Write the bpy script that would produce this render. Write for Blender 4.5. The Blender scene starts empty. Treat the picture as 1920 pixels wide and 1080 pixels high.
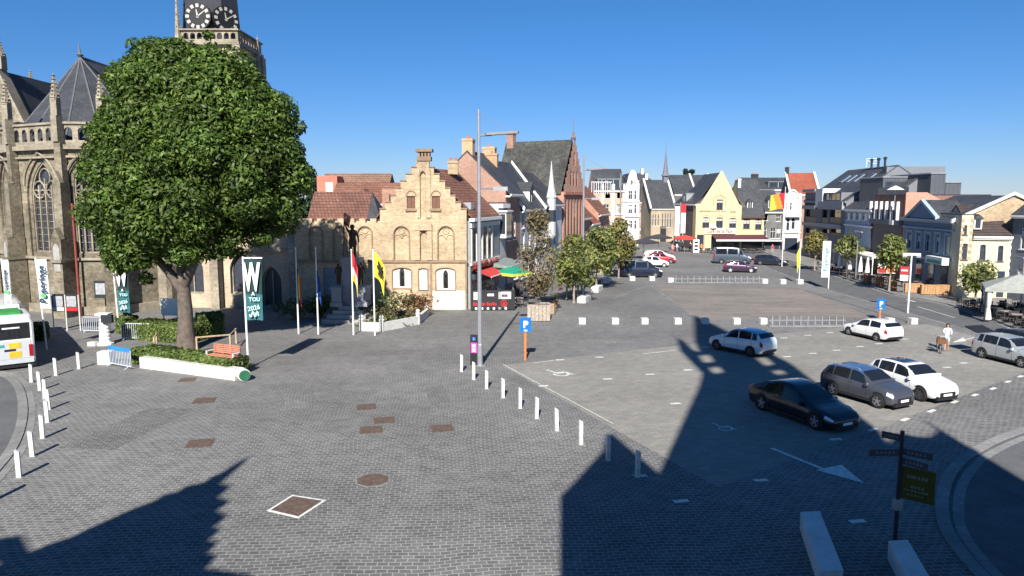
import bpy, bmesh, math, random
from math import sin, cos, pi, radians as R, atan, tan, hypot
from mathutils import Vector, Matrix
from mathutils.geometry import tessellate_polygon
random.seed(7)
S = bpy.context.scene
COL = S.collection
# ---------------------------------------------------------------- camera, sky, sun, exposure
FPX, CH, PITCH = 1350.0, 9.4, atan((540 - 372) / 1350.0)
cam_d = bpy.data.cameras.new('camera'); cam = bpy.data.objects.new('camera', cam_d); COL.objects.link(cam)
cam.location = (0, 0, CH); cam.rotation_euler = (pi/2 - PITCH, 0, 0)
cam_d.sensor_width = 36; cam_d.lens = 36 * FPX / 1920; cam_d.clip_start = .1; cam_d.clip_end = 6000
S.camera = cam
SUN_EL, SUN_AZ = R(36), R(83)           # SUN_AZ: direction the shadows run, from +X
SD = Vector((cos(SUN_AZ)*cos(SUN_EL), sin(SUN_AZ)*cos(SUN_EL), -sin(SUN_EL)))
sun_d = bpy.data.lights.new('sun', 'SUN'); sun = bpy.data.objects.new('sun', sun_d); COL.objects.link(sun)
sun_d.energy = 5.0; sun_d.angle = R(.5); sun_d.color = (1, .95, .87)
sun.rotation_euler = SD.to_track_quat('-Z', 'Y').to_euler(); sun.location = (0, -40, 60)
W = bpy.data.worlds.new('World'); S.world = W; W.use_nodes = True
sky = W.node_tree.nodes.new('ShaderNodeTexSky'); sky.sky_type = 'NISHITA'; sky.sun_disc = False
sky.sun_elevation = SUN_EL; sky.sun_rotation = R(187); sky.altitude = 0; sky.air_density = 1.0; sky.dust_density = 0; sky.ozone_density = 3
bg = W.node_tree.nodes['Background']; bg.inputs[1].default_value = .05
hs = W.node_tree.nodes.new('ShaderNodeHueSaturation'); hs.inputs['Saturation'].default_value = 1.12
tn = W.node_tree.nodes.new('ShaderNodeVectorMath'); tn.operation = 'MULTIPLY'; 
wt = W.node_tree.nodes.new('ShaderNodeTexCoord'); wx_ = W.node_tree.nodes.new('ShaderNodeSeparateXYZ'); wr_ = W.node_tree.nodes.new('ShaderNodeValToRGB')
W.node_tree.links.new(wt.outputs['Generated'], wx_.inputs[0]); W.node_tree.links.new(wx_.outputs[2], wr_.inputs[0])
for i, (p, c) in enumerate(((0.0, (.5, .62, .98, 1)), (.32, (.56, .78, 1, 1)))): wr_.color_ramp.elements[i].position = p; wr_.color_ramp.elements[i].color = c
tg_ = W.node_tree.nodes.new('ShaderNodeVectorMath'); tg_.operation = 'SCALE'; tg_.inputs[3].default_value = 1.22
W.node_tree.links.new(wr_.outputs[0], tg_.inputs[0]); W.node_tree.links.new(tg_.outputs[0], tn.inputs[1])
W.node_tree.links.new(sky.outputs[0], tn.inputs[0]); W.node_tree.links.new(tn.outputs[0], hs.inputs['Color']); W.node_tree.links.new(hs.outputs[0], bg.inputs[0])
S.view_settings.view_transform = 'Standard'; S.view_settings.look = 'None'; S.view_settings.exposure = .8; S.view_settings.gamma = 1
# ---------------------------------------------------------------- helpers: measuring, meshes, materials
CP, SP = cos(PITCH), sin(PITCH)
def ray(px, py):
    a, b = (px-960)/FPX, (540-py)/FPX
    return Vector((a, CP + b*SP, -SP + b*CP))
def G(px, py, z=0.0):
    r = ray(px, py); t = (z-CH)/r.z
    return Vector((r.x*t, r.y*t, z))
def V(px, py, Y):
    r = ray(px, py); t = Y/r.y
    return Vector((r.x*t, Y, CH + r.z*t))
class Plane:
    'an upright facade plane through o, running in direction rz; uv() measures along it'
    def __init__(s, o, rz): s.o = Vector((o[0], o[1], 0)); s.rz = rz; s.d = Vector((cos(rz), sin(rz), 0)); s.n = Vector((-sin(rz), cos(rz), 0))
    def uv(s, px, py):
        r = ray(px, py); t = s.n.dot(s.o)/s.n.dot(r); p = Vector((0, 0, CH)) + r*t
        return ((p-s.o).dot(s.d), p.z)
    def rc(s, x0, y0, x1, y1):
        xm, ym = (x0+x1)/2, (y0+y1)/2
        return (s.uv(x0, ym)[0], s.uv(xm, y1)[1], s.uv(x1, ym)[0], s.uv(xm, y0)[1])
class MB:
    def __init__(s): s.v = []; s.f = []; s.m = []
    def add(s, vs, fs, mi=0):
        n = len(s.v); s.v += [tuple(v) for v in vs]
        for f in fs: s.f.append(tuple(i+n for i in f)); s.m.append(mi)
        return s
    def box(s, x0, y0, z0, x1, y1, z1, mi=0):
        return s.add([(x0,y0,z0),(x1,y0,z0),(x1,y1,z0),(x0,y1,z0),(x0,y0,z1),(x1,y0,z1),(x1,y1,z1),(x0,y1,z1)],
                     [(0,3,2,1),(4,5,6,7),(0,1,5,4),(1,2,6,5),(2,3,7,6),(3,0,4,7)], mi)
    def obox(s, c, u, L, wd, z0, z1, mi=0):
        'box centred at c, long side along angle u'
        d = Vector((cos(u), sin(u), 0))*L/2; e = Vector((-sin(u), cos(u), 0))*wd/2; c = Vector((c[0], c[1], 0))
        ps = [c-d-e, c+d-e, c+d+e, c-d+e]
        return s.prism([(p.x, p.y) for p in ps], z0, z1, mi)
    def prism(s, poly, z0, z1, mi=0):
        n = len(poly)
        vs = [(p[0], p[1], z0) for p in poly] + [(p[0], p[1], z1) for p in poly]
        fs = [(i, (i+1) % n, (i+1) % n + n, i+n) for i in range(n)]
        s.add(vs, fs, mi)
        b = len(s.v) - 2*n
        for t in tessellate_polygon([[Vector((p[0], p[1], 0)) for p in poly]]):
            s.f.append(tuple(b+i for i in t)); s.m.append(mi); s.f.append(tuple(b+n+i for i in t)); s.m.append(mi)
        return s
    def pris(s, poly, a0, a1, ax, mi=0):
        'poly in a vertical plane: ax=y -> poly (x,z) extruded along y ; ax=x -> poly (y,z) extruded along x'
        k = len(s.v); s.prism(poly, a0, a1, mi)
        for i in range(k, len(s.v)):
            a, b, c = s.v[i]; s.v[i] = (a, c, b) if ax == 'y' else (c, a, b)
        return s
    def cyl(s, p0, p1, r0, r1=None, n=10, mi=0, caps=True):
        r1 = r0 if r1 is None else r1; p0, p1 = Vector(p0), Vector(p1); d = (p1-p0).normalized()
        a = d.orthogonal().normalized(); b = d.cross(a); vs = []
        for p, r in ((p0, r0), (p1, r1)):
            vs += [p + (a*cos(2*pi*i/n) + b*sin(2*pi*i/n))*r for i in range(n)]
        fs = [(i, (i+1) % n, (i+1) % n+n, i+n) for i in range(n)]
        if caps: fs += [tuple(range(n))[::-1], tuple(range(n, 2*n))]
        return s.add(vs, fs, mi)
    def tube(s, pts, rs, n=8, mi=0):
        pts = [Vector(p) for p in pts]
        if not hasattr(rs, '__len__'): rs = [rs]*len(pts)
        k = len(pts); base = len(s.v); ref = None
        for i, p in enumerate(pts):
            d = (pts[min(i+1, k-1)] - pts[max(i-1, 0)]).normalized()
            a = d.orthogonal().normalized() if ref is None else (ref - d*ref.dot(d)).normalized()
            ref = a; b = d.cross(a)
            s.v += [tuple(p + (a*cos(2*pi*j/n)+b*sin(2*pi*j/n))*rs[i]) for j in range(n)]
        for i in range(k-1):
            for j in range(n):
                s.f.append((base+i*n+j, base+i*n+(j+1) % n, base+(i+1)*n+(j+1) % n, base+(i+1)*n+j)); s.m.append(mi)
        s.f.append(tuple(base+j for j in range(n))[::-1]); s.m.append(mi)
        s.f.append(tuple(base+(k-1)*n+j for j in range(n))); s.m.append(mi)
        return s
    def lathe(s, prof, n=16, c=(0, 0, 0), axis='z', mi=0, caps=True):
        base = len(s.v); k = len(prof)
        for r, h in prof:
            for j in range(n):
                x, y = r*cos(2*pi*j/n), r*sin(2*pi*j/n)
                s.v.append((c[0]+x, c[1]+y, c[2]+h) if axis == 'z' else (c[0]+x, c[1]+h, c[2]+y))
        for i in range(k-1):
            for j in range(n):
                s.f.append((base+i*n+j, base+i*n+(j+1) % n, base+(i+1)*n+(j+1) % n, base+(i+1)*n+j)); s.m.append(mi)
        if not caps: return s
        s.f.append(tuple(base+j for j in range(n))[::-1]); s.m.append(mi)
        s.f.append(tuple(base+(k-1)*n+j for j in range(n))); s.m.append(mi)
        return s
    def wall(s, outer, holes=(), y=0.0, rev=.18, mi=0, edge=0.0):
        'front face in the (x,z) plane at y with openings and their reveals; edge>0 adds the thickness of the outer rim'
        loops = [[Vector((p[0], p[1], 0)) for p in L] for L in [outer]+list(holes)]
        flat = [v for L in loops for v in L]; b = len(s.v)
        s.v += [(v.x, y, v.y) for v in flat]
        for t in tessellate_polygon(loops): s.f.append(tuple(b+i for i in t)); s.m.append(mi)
        def rim(L, dep):
            n = len(L)
            s.add([(p[0], y, p[1]) for p in L] + [(p[0], y+dep, p[1]) for p in L], [(i, (i+1) % n, (i+1) % n+n, i+n) for i in range(n)], mi)
        for L in holes: rim(L, rev)
        if edge:
            rim(outer, edge); b = len(s.v); s.v += [(v.x, y+edge, v.y) for v in flat]
            for t in tessellate_polygon(loops): s.f.append(tuple(b+i for i in t)); s.m.append(mi)
        return s
    def build(s, name, mats, parent=None, loc=(0, 0, 0), rz=0, smooth=False, xf=None, norm=True, world=False):
        vs = s.v
        if xf: vs = [xf(v) for v in vs]
        if world and parent is not None:
            L = parent.location; c, q = cos(-parent.rotation_euler.z), sin(-parent.rotation_euler.z)
            vs = [((x-L.x)*c-(y-L.y)*q, (x-L.x)*q+(y-L.y)*c, z-L.z) for x, y, z in vs]
        me = bpy.data.meshes.new(name); me.from_pydata(vs, [], s.f)
        if not isinstance(mats, (list, tuple)): mats = [mats]
        for m in mats: me.materials.append(m)
        if len(mats) > 1: me.polygons.foreach_set('material_index', s.m)
        if norm:
            bm = bmesh.new(); bm.from_mesh(me); bmesh.ops.recalc_face_normals(bm, faces=bm.faces); bm.to_mesh(me); bm.free()
        if smooth:
            me.polygons.foreach_set('use_smooth', [True]*len(me.polygons)); me.set_sharp_from_angle(angle=R(smooth if smooth is not True else 42))
        me.update()
        o = bpy.data.objects.new(name, me); COL.objects.link(o); o.location = loc; o.rotation_euler.z = rz
        if parent is not None: o.parent = parent
        return o
def tag(o, label=None, cat=None, group=None, kind=None):
    if label: o['label'] = label
    if cat: o['category'] = cat
    if group: o['group'] = group
    if kind: o['kind'] = kind
    return o
def thing(name, label, cat, loc=(0, 0, 0), rz=0, group=None):
    o = bpy.data.objects.new(name, None); COL.objects.link(o); o.empty_display_size = .3
    o.location = (loc[0], loc[1], loc[2] if len(loc) > 2 else 0); o.rotation_euler.z = rz
    return tag(o, label, cat, group)
def dup(o, loc, rz=None, label=None, parent=None, scale=None):
    'a copy of a thing with copies of its parts and sub-parts'
    c = o.copy(); COL.objects.link(c)
    if parent is not None: c.parent = parent
    else:
        c.location = (loc[0], loc[1], loc[2] if len(loc) > 2 else 0)
        if rz is not None: c.rotation_euler.z = rz
        if scale: c.scale = (scale,)*3 if not hasattr(scale, '__len__') else scale
        if label: c['label'] = label
    for ch in list(o.children): dup(ch, None, parent=c)
    return c
def arch(x0, z0, x1, z1, kind='p', n=7):
    'outline of an opening: r rectangle, a round or segmental head, p pointed head'
    if kind == 'r': return [(x0, z0), (x1, z0), (x1, z1), (x0, z1)]
    w = x1-x0; c = (x0+x1)/2
    if kind == 's': rise = min(w*.18, (z1-z0)*.4)
    elif kind == 'a': rise = min(w/2, (z1-z0)*.8)
    else: rise = min(w*.85, (z1-z0)*.8)
    pts = [(x0, z0), (x1, z0)]; zs = z1-rise
    if kind in 'as':
        for i in range(n+1):
            a = pi*i/n; pts.append((c+w/2*cos(a), zs+rise*sin(a)))
    else:
        for i in range(n+1):
            q = i/n; pts.append((x1 - w*(1-math.sqrt(1-q*q*.75)), zs+rise*q))
        pts[-1] = (c, z1)
        for i in range(n-1, -1, -1):
            q = i/n; pts.append((x0 + w*(1-math.sqrt(1-q*q*.75)), zs+rise*q))
    return pts
def inset(L, d):
    cx = sum(p[0] for p in L)/len(L); cz = (min(p[1] for p in L)+max(p[1] for p in L))/2
    hw = max(p[0] for p in L)-cx; hz = max(p[1] for p in L)-cz
    return [(cx+(p[0]-cx)*(1-d/hw), cz+(p[1]-cz)*(1-d/hz)) for p in L]
# materials
MATS = {}
def _nt(name):
    m = bpy.data.materials.new(name); m.use_nodes = True; nt = m.node_tree; b = nt.nodes['Principled BSDF']
    return m, nt, b, nt.nodes.new, nt.links.new
def _noise(nt, vec, scale, detail=4, rough=.6):
    n = nt.nodes.new('ShaderNodeTexNoise'); n.inputs['Scale'].default_value = scale; n.inputs['Detail'].default_value = detail; n.inputs['Roughness'].default_value = rough
    if vec is not None: nt.links.new(vec, n.inputs['Vector'])
    return n.outputs['Fac']
def _mul(nt, col, fac, lo, hi, f0=.3, f1=.7):
    r = nt.nodes.new('ShaderNodeMapRange'); nt.links.new(fac, r.inputs[0])
    for i, v in enumerate((f0, f1, lo, hi)): r.inputs[i+1].default_value = v
    m = nt.nodes.new('ShaderNodeVectorMath'); m.operation = 'SCALE'; nt.links.new(col, m.inputs[0]); nt.links.new(r.outputs[0], m.inputs[3])
    return m.outputs[0]
def M(name, col, rough=.6, metal=0, var=.18, scale=3.0, spec=.3, coat=0, trans=0, bump=0):
    if name in MATS: return MATS[name]
    m, nt, b, N, L = _nt(name)
    b.inputs['Roughness'].default_value = rough; b.inputs['Metallic'].default_value = metal; b.inputs['Specular IOR Level'].default_value = spec
    b.inputs['Coat Weight'].default_value = coat; b.inputs['Transmission Weight'].default_value = trans
    rgb = N('ShaderNodeRGB'); rgb.outputs[0].default_value = (*col, 1); out = rgb.outputs[0]
    if var:
        tc = N('ShaderNodeTexCoord'); f = _noise(nt, tc.outputs['Object'], scale); out = _mul(nt, out, f, 1-var, 1+var)
        f2 = _noise(nt, tc.outputs['Object'], scale*9, 3); out = _mul(nt, out, f2, 1-var*.6, 1+var*.6)
        if bump:
            bp = N('ShaderNodeBump'); bp.inputs['Strength'].default_value = bump; bp.inputs['Distance'].default_value = .05; L(f2, bp.inputs['Height']); L(bp.outputs[0], b.inputs['Normal'])
    L(out, b.inputs['Base Color'])
    MATS[name] = m; return m
def brick(name, c1, c2, mortar, bw=.24, bh=.075, ms=.012, rough=.85, stain=.25, flat=False, ang=0, bump=.3, off=.5, sc=.35, spec=.2):
    'coursed material: bricks, stones, slates or setts; walls use (x+y, z), flat ground uses (x, y)'
    if name in MATS: return MATS[name]
    m, nt, b, N, L = _nt(name)
    b.inputs['Roughness'].default_value = rough; b.inputs['Specular IOR Level'].default_value = spec
    tc = N('ShaderNodeTexCoord'); sp = N('ShaderNodeSeparateXYZ'); cb = N('ShaderNodeCombineXYZ')
    if flat:
        mp = N('ShaderNodeMapping'); mp.inputs['Rotation'].default_value = (0, 0, ang); L(tc.outputs['Object'], mp.inputs['Vector']); vec = mp.outputs[0]
        wn = N('ShaderNodeTexNoise'); wn.inputs['Scale'].default_value = .35; wn.inputs['Detail'].default_value = 2; L(vec, wn.inputs['Vector'])
        vm = N('ShaderNodeVectorMath'); vm.operation = 'MULTIPLY_ADD'; L(wn.outputs['Color'], vm.inputs[0]); vm.inputs[1].default_value = (.6, .6, 0); L(vec, vm.inputs[2]); bv = vm.outputs[0]
    else:
        L(tc.outputs['Object'], sp.inputs[0]); ad = N('ShaderNodeMath'); L(sp.outputs[0], ad.inputs[0]); L(sp.outputs[1], ad.inputs[1])
        L(ad.outputs[0], cb.inputs[0]); L(sp.outputs[2], cb.inputs[1]); vec = tc.outputs['Object']; bv = cb.outputs[0]
    t = N('ShaderNodeTexBrick'); L(bv, t.inputs['Vector']); t.offset = off
    for k, v in (('Color1', c1), ('Color2', c2), ('Mortar', mortar)): t.inputs[k].default_value = (*v, 1)
    t.inputs['Scale'].default_value = 1; t.inputs['Mortar Size'].default_value = ms; t.inputs['Mortar Smooth'].default_value = .3; t.inputs['Bias'].default_value = 0
    t.inputs['Brick Width'].default_value = bw; t.inputs['Row Height'].default_value = bh
    out = t.outputs['Color']
    out = _mul(nt, out, _noise(nt, vec, sc, 5), 1-stain, 1+stain); out = _mul(nt, out, _noise(nt, vec, sc*12, 4, .7), 1-stain*.7, 1+stain*.7)
    L(out, b.inputs['Base Color'])
    if bump:
        bp = N('ShaderNodeBump'); bp.inputs['Strength'].default_value = bump; bp.inputs['Distance'].default_value = .02; bp.invert = True; L(t.outputs['Fac'], bp.inputs['Height']); L(bp.outputs[0], b.inputs['Normal'])
    MATS[name] = m; return m
def leafmat(name, c0, c1, c2, tr=.25):
    if name in MATS: return MATS[name]
    m, nt, b, N, L = _nt(name)
    g = N('ShaderNodeNewGeometry'); rp = N('ShaderNodeValToRGB'); L(g.outputs['Random Per Island'], rp.inputs[0])
    e = rp.color_ramp.elements; e[0].color = (*c0, 1); e[1].color = (*c2, 1); k = e.new(.55); k.color = (*c1, 1)
    tc = N('ShaderNodeTexCoord'); col = _mul(nt, rp.outputs[0], _noise(nt, tc.outputs['Object'], .55, 3), .6, 1.4, .35, .65)
    L(col, b.inputs['Base Color']); b.inputs['Roughness'].default_value = .5; b.inputs['Specular IOR Level'].default_value = .3
    ts = N('ShaderNodeBsdfTranslucent'); L(col, ts.inputs[0]); mx = N('ShaderNodeMixShader'); mx.inputs[0].default_value = tr
    L(b.outputs[0], mx.inputs[1]); L(ts.outputs[0], mx.inputs[2]); L(mx.outputs[0], nt.nodes['Material Output'].inputs[0])
    MATS[name] = m; return m
def text(s, size, mat, parent, loc, rz=0, name='lettering', ext=.01, upright=True, align='CENTER', roll=0, sx=1, bold=0):
    'raised lettering; upright letters face local -y'
    c = bpy.data.curves.new('t', 'FONT'); c.body = s; c.size = size; c.extrude = ext; c.align_x = align; c.align_y = 'CENTER'; c.resolution_u = 3; c.offset = bold
    o = bpy.data.objects.new('t', c); COL.objects.link(o)
    me = bpy.data.meshes.new_from_object(o); bpy.data.objects.remove(o)
    Mx = Matrix.Scale(sx, 4, (1, 0, 0)); Mx = Matrix.Rotation(roll, 4, 'Z') @ Mx
    if upright: Mx = Matrix.Rotation(pi/2, 4, 'X') @ Mx
    me.transform(Matrix.Rotation(rz, 4, 'Z') @ Mx); me.materials.clear(); me.materials.append(mat); me.name = name
    q = bpy.data.objects.new(name, me); COL.objects.link(q); q.location = loc
    if parent is not None: q.parent = parent
    return q
# shared materials
GLASS = M('window_glass', (.035, .045, .06), .08, 0, 0, spec=.6)
GLASS2 = M('church_glass', (.045, .05, .065), .25, 0, .3, 4, spec=.5)
WHITE = M('white_paint', (.78, .78, .76), .5, 0, .05)
OFFW = M('off_white', (.62, .6, .55), .7, 0, .1)
STEEL = M('galvanised_steel', (.42, .43, .45), .4, .6, .1)
DARK = M('dark_metal', (.035, .037, .042), .5, .2, .1)
BLACK = M('black_plastic', (.02, .02, .022), .6, 0, .1)
CONC = M('pale_concrete', (.6, .6, .57), .8, 0, .12, 2, bump=.1)
STONE = M('grey_stone', (.33, .32, .3), .85, 0, .2, 1.5, bump=.2)
RED = M('red_paint', (.5, .03, .035), .5, 0, .08)
ORANGE = M('orange_paint', (.72, .2, .06), .5, 0, .08)
BLUE = M('blue_sign', (.01, .14, .5), .4, 0, .04)
GREEN = M('green_paint', (.03, .3, .1), .5, 0, .08)
YEL = M('yellow_cloth', (.8, .62, .05), .7, 0, .08)
WOOD = M('pale_wood', (.4, .3, .2), .75, 0, .25, 5)
WOODB = M('brown_wood', (.28, .13, .07), .7, 0, .25, 5)
SLATE = brick('slate', (.05, .053, .06), (.075, .078, .085), (.03, .03, .035), .3, .2, .012, .6, .2, bump=.2)
TILE = brick('brown_tile', (.2, .095, .065), (.26, .13, .09), (.09, .045, .035), .3, .24, .03, .8, .25, bump=.4)
TILER = brick('red_tile', (.32, .09, .05), (.38, .12, .07), (.14, .045, .03), .3, .24, .03, .8, .25, bump=.4)
BRY = brick('yellow_brick', (.36, .255, .145), (.5, .375, .24), (.42, .36, .27), .3, .11, .016, .9, .26)
BRR = brick('red_brick', (.33, .13, .085), (.42, .18, .11), (.45, .38, .32), .24, .085, .012, .9, .22)
BRB = brick('brown_brick', (.3, .15, .1), (.38, .2, .14), (.4, .33, .28), .24, .085, .012, .9, .22)
CHST = brick('church_stone', (.155, .135, .097), (.25, .215, .157), (.19, .168, .126), .38, .2, .014, .9, .45, sc=.4)
ASH = brick('ashlar', (.27, .235, .178), (.33, .29, .22), (.22, .19, .15), .7, .32, .01, .85, .38, sc=.4)
# ================================================================ ground, roads, painted markings
SETT = brick('setts', (.11, .109, .106), (.16, .157, .152), (.28, .275, .262), .30, .17, .018, .8, .22, True, R(-4), .4, sc=.1)
PAVER = brick('parking_pavers', (.225, .216, .195), (.275, .262, .234), (.185, .178, .162), .45, .22, .016, .85, .13, True, R(-8), .25, sc=.15)
PAVER2 = brick('square_pavers', (.19, .17, .15), (.24, .212, .185), (.165, .15, .133), 3.0, .6, .03, .85, .16, True, R(3), .2, sc=.15)
PAVM = brick('pavement_slabs', (.2, .195, .185), (.25, .24, .225), (.13, .13, .125), .6, .4, .015, .85, .2, True, R(10), .2, sc=.3)
ASPH = M('asphalt', (.12, .122, .125), .9, 0, .18, .8, .15, bump=.2)
KERB = brick('kerb_stone', (.2, .2, .192), (.25, .245, .237), (.12, .12, .116), 1.0, 1.0, .012, .85, .2, True, 0, .1)
PAINT = M('road_paint', (.62, .62, .58), .75, 0, .3, 6)
def sheet(name, poly, z, mat, kind='structure', thick=0, px=True):
    P = [G(*p) for p in poly] if px else [Vector((p[0], p[1], 0)) for p in poly]
    m = MB()
    if thick: m.prism([(p.x, p.y) for p in P], z-thick, z)
    else:
        m.v = [(p.x, p.y, z) for p in P]
        for t in tessellate_polygon([[Vector((p.x, p.y, 0)) for p in P]]): m.f.append(tuple(t)); m.m.append(0)
    o = m.build(name, mat); o['kind'] = kind; return o
g = MB(); g.v = [(0, 60, 0)] + [(2500*cos(2*pi*i/48), 60+2500*sin(2*pi*i/48), 0) for i in range(48)]
g.f = [(0, 1+i, 1+(i+1) % 48) for i in range(48)]; g.m = [0]*48
tag(g.build('ground', SETT), kind='structure')
sheet('parking_area', [(940,685),(1590,612),(1740,608),(1990,672),(1640,806),(1345,914)], .004, PAVER)
sheet('square_paving', [(1222,533),(1500,540),(1640,597),(1310,600)], .004, PAVER2)
ROADL = [(1330,462),(1400,486),(1510,532),(1640,570),(1790,613),(1925,648),(2150,700)]
ROADR = [(2150,672),(1925,626),(1850,596),(1775,571),(1720,561),(1675,553),(1557,514),(1470,487),(1400,462)]
sheet('road', ROADL + ROADR, .006, ASPH)
def strip(name, pts, wd, z, mat, side=1, thick=.0, kind='structure'):
    P = [G(*p) for p in pts]; Q = []
    for i, p in enumerate(P):
        d = (P[min(i+1, len(P)-1)]-P[max(i-1, 0)]).normalized(); Q.append(p + Vector((-d.y, d.x, 0))*wd*side)
    m = MB(); n = len(P)
    for zz in ((z-thick, z) if thick else (z,)): m.v += [(p.x, p.y, zz) for p in P] + [(q.x, q.y, zz) for q in Q]
    b = 2*n if thick else 0
    for i in range(n-1): m.f.append((b+i, b+i+1, b+n+i+1, b+n+i)); m.m.append(0)
    if thick:
        for i in range(n-1):
            m.f.append((i, i+1, 2*n+i+1, 2*n+i)); m.m.append(0); m.f.append((n+i, n+i+1, 3*n+i+1, 3*n+i)); m.m.append(0)
        for i in (0, n-1): m.f.append((i, n+i, 3*n+i, 2*n+i)); m.m.append(0)
    o = m.build(name, mat); o['kind'] = kind; return o
strip('kerb', ROADR, .3, .12, KERB, -1, .13)
strip('gutter', ROADR, .35, .010, KERB, 1)
strip('road_edge', ROADL, .3, .012, KERB, 1)
# raised pavement in front of the right hand houses
pv = [G(*p) for p in ROADR]
pav = [(p.x+.3, p.y) for p in pv]
m = MB(); m.prism([pav[0]] + pav[1:] + [(62, 110), (62, 30)], -.02, .116); tag(m.build('pavement', PAVM), kind='structure')
# kerb curves: left road bend and right road bend
LC = [(-60,690),(0,699),(26,708),(44,728),(52,765),(47,805),(30,845),(0,884),(-60,950)]
def spl(pts, k=5):
    out = []
    for i in range(len(pts)-1):
        p0, p1, p2, p3 = [Vector(pts[min(max(j, 0), len(pts)-1)]) for j in (i-1, i, i+1, i+2)]
        for q in range(k):
            t = q/k; out.append(tuple(.5*((2*p1)+(p2-p0)*t+(2*p0-5*p1+4*p2-p3)*t*t+(3*p1-p0-3*p2+p3)*t**3)))
    return out + [tuple(pts[-1])]
LCs = spl(LC)
sheet('bus_road', LCs + [(-400,950),(-400,690)], .006, ASPH)
strip('kerb', LCs, .36, .05, KERB, -1, .06); strip('gutter', LCs, .3, .011, KERB, 1)
RC = [(2050,770),(1920,812),(1858,838),(1808,872),(1782,920),(1784,985),(1822,1045),(1880,1105)]
RCs = spl(RC)
sheet('side_road', RCs + [(2400,1105),(2400,770)], .006, ASPH)
strip('kerb', RCs, .36, .05, KERB, -1, .06); strip('gutter', [(x+(7 if y > 860 else 3), y+(2 if y > 1000 else 4)) for x, y in RCs], .3, .011, KERB, 1)
# paint
mk = MB()
def mark(px, py, L=.5, wd=.22, a=R(10), z=.014):
    p = G(px, py); d = Vector((cos(a), sin(a), 0))*L/2; e = Vector((-sin(a), cos(a), 0))*wd/2
    mk.add([(q.x, q.y, z) for q in (p-d-e, p+d-e, p+d+e, p-d+e)], [(0, 1, 2, 3)])
def pline(a, b, wd=.12, z=.016):
    A, B = G(*a), G(*b); d = (B-A).normalized(); e = Vector((-d.y, d.x, 0))*wd/2
    mk.add([(q.x, q.y, z) for q in (A-e, B-e, B+e, A+e)], [(0, 1, 2, 3)])
for q in [(1019,724),(1140,711),(1219,702),(1267,757),(1050,675),(1124,670),(1290,694),(1322,651),(1569,657),(1612,650),(1524,663),(1476,669),(1648,645),(1697,636),(1775,689),(1807,681),(1470,634),(1515,629),(1556,624),(1567,824),(1427,901),(1277,940),(1200,893),(1608,978),(1400,640)]: mark(*q)
for q in [(1914,706),(1890,716),(1862,729),(1828,741),(1790,754),(1747,771),(1697,787),(1637,806)]: mark(*q, .62, .2, R(38))
pline((944,684), (1150,795), .05); pline((1205,664), (1268,657), .08); pline((1000,681),(1040,676),.08)
pline((1447,841), (1545,881), .17)
mk.add([tuple(G(x, y)+Vector((0, 0, .0165))) for x, y in ((1530,882),(1578,872),(1620,907))], [(0, 1, 2)])
pline((1838,631), (1805,638), .12); mk.add([tuple(G(x, y)+Vector((0, 0, .0165))) for x, y in ((1785,643),(1812,640),(1806,633))], [(0, 1, 2)])
pline((1700,562),(1716,566),.25); pline((1720,575),(1790,596),.1)
def wheelchair(px, py, s, a):
    c = G(px, py)
    def pt(x, y): return (c.x + s*(x*cos(a)-y*sin(a)), c.y + s*(x*sin(a)+y*cos(a)))
    n = 14
    for i in range(n-3):
        a0, a1 = pi*.75+2*pi*i/n, pi*.75+2*pi*(i+1)/n
        q = [pt(r*cos(t)*.42, r*sin(t)*.42-.1) for r, t in ((1, a0), (1, a1), (.72, a1), (.72, a0))]
        mk.add([(x, y, .0165) for x, y in q], [(0, 1, 2, 3)])
    for x0, y0, x1, y1 in ((-.12,.0,.0,.75),(.0,.15,.45,.27),(.0,-.02,.4,.1),(.36,-.5,.48,.1),(-.14,.8,.02,.98)):
        q = [pt(x, y) for x, y in ((x0, y0), (x1, y0), (x1, y1), (x0, y1))]; mk.add([(x, y, .0168) for x, y in q], [(0, 1, 2, 3)])
wheelchair(1050, 701, 1.1, R(35)); wheelchair(1358, 803, .75, R(20))
tag(mk.build('road_markings', PAINT, norm=False), kind='structure')
# dark surface drains and pale joint lines crossing the setts
for a, b in (((1218,535),(1312,602)), ((1150,560),(1222,533))):
    strip('paving_joint', [a, b], .18, .007, KERB)
strip('paving_joint', [(1505,545),(1700,603)], .25, .009, ASPH)
# worn and relaid patches of setts, slightly different in colour and direction
PAT = [brick('setts_%s' % n, *c, .30, .17, .018, .8, .22, True, R(an), .4, sc=.2) for n, c, an in (('relaid', ((.125, .122, .117), (.172, .167, .16), (.27, .262, .25)), 12), ('dusty', ((.1, .099, .096), (.143, .141, .137), (.25, .243, .232)), -14))]
for k, (px, py, w_, d_, a) in enumerate([(640,700,5,2.2,15),(250,800,2.2,5.5,-8),(880,900,3.0,1.4,5),(560,745,1.5,4.5,20),(1000,720,1.2,5,30),(760,660,6,1.3,8),(470,760,2.8,1.2,-5),(820,740,1.0,3,12),(1130,640,4.5,1.4,4),(1110,700,1,1,0)][:9]):
    p = G(px, py); c_, s_ = cos(R(a)), sin(R(a)); sheet('paving_patch', [(p.x+u*w_/2*c_-v*d_/2*s_, p.y+u*w_/2*s_+v*d_/2*c_) for u, v in ((-1, -1), (1, -.94), (.96, 1), (-.97, .95))], .0035, PAT[k % 2], px=False)
RUST = M('rusty_iron', (.115, .08, .063), .85, 0, .35, 5)
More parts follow.
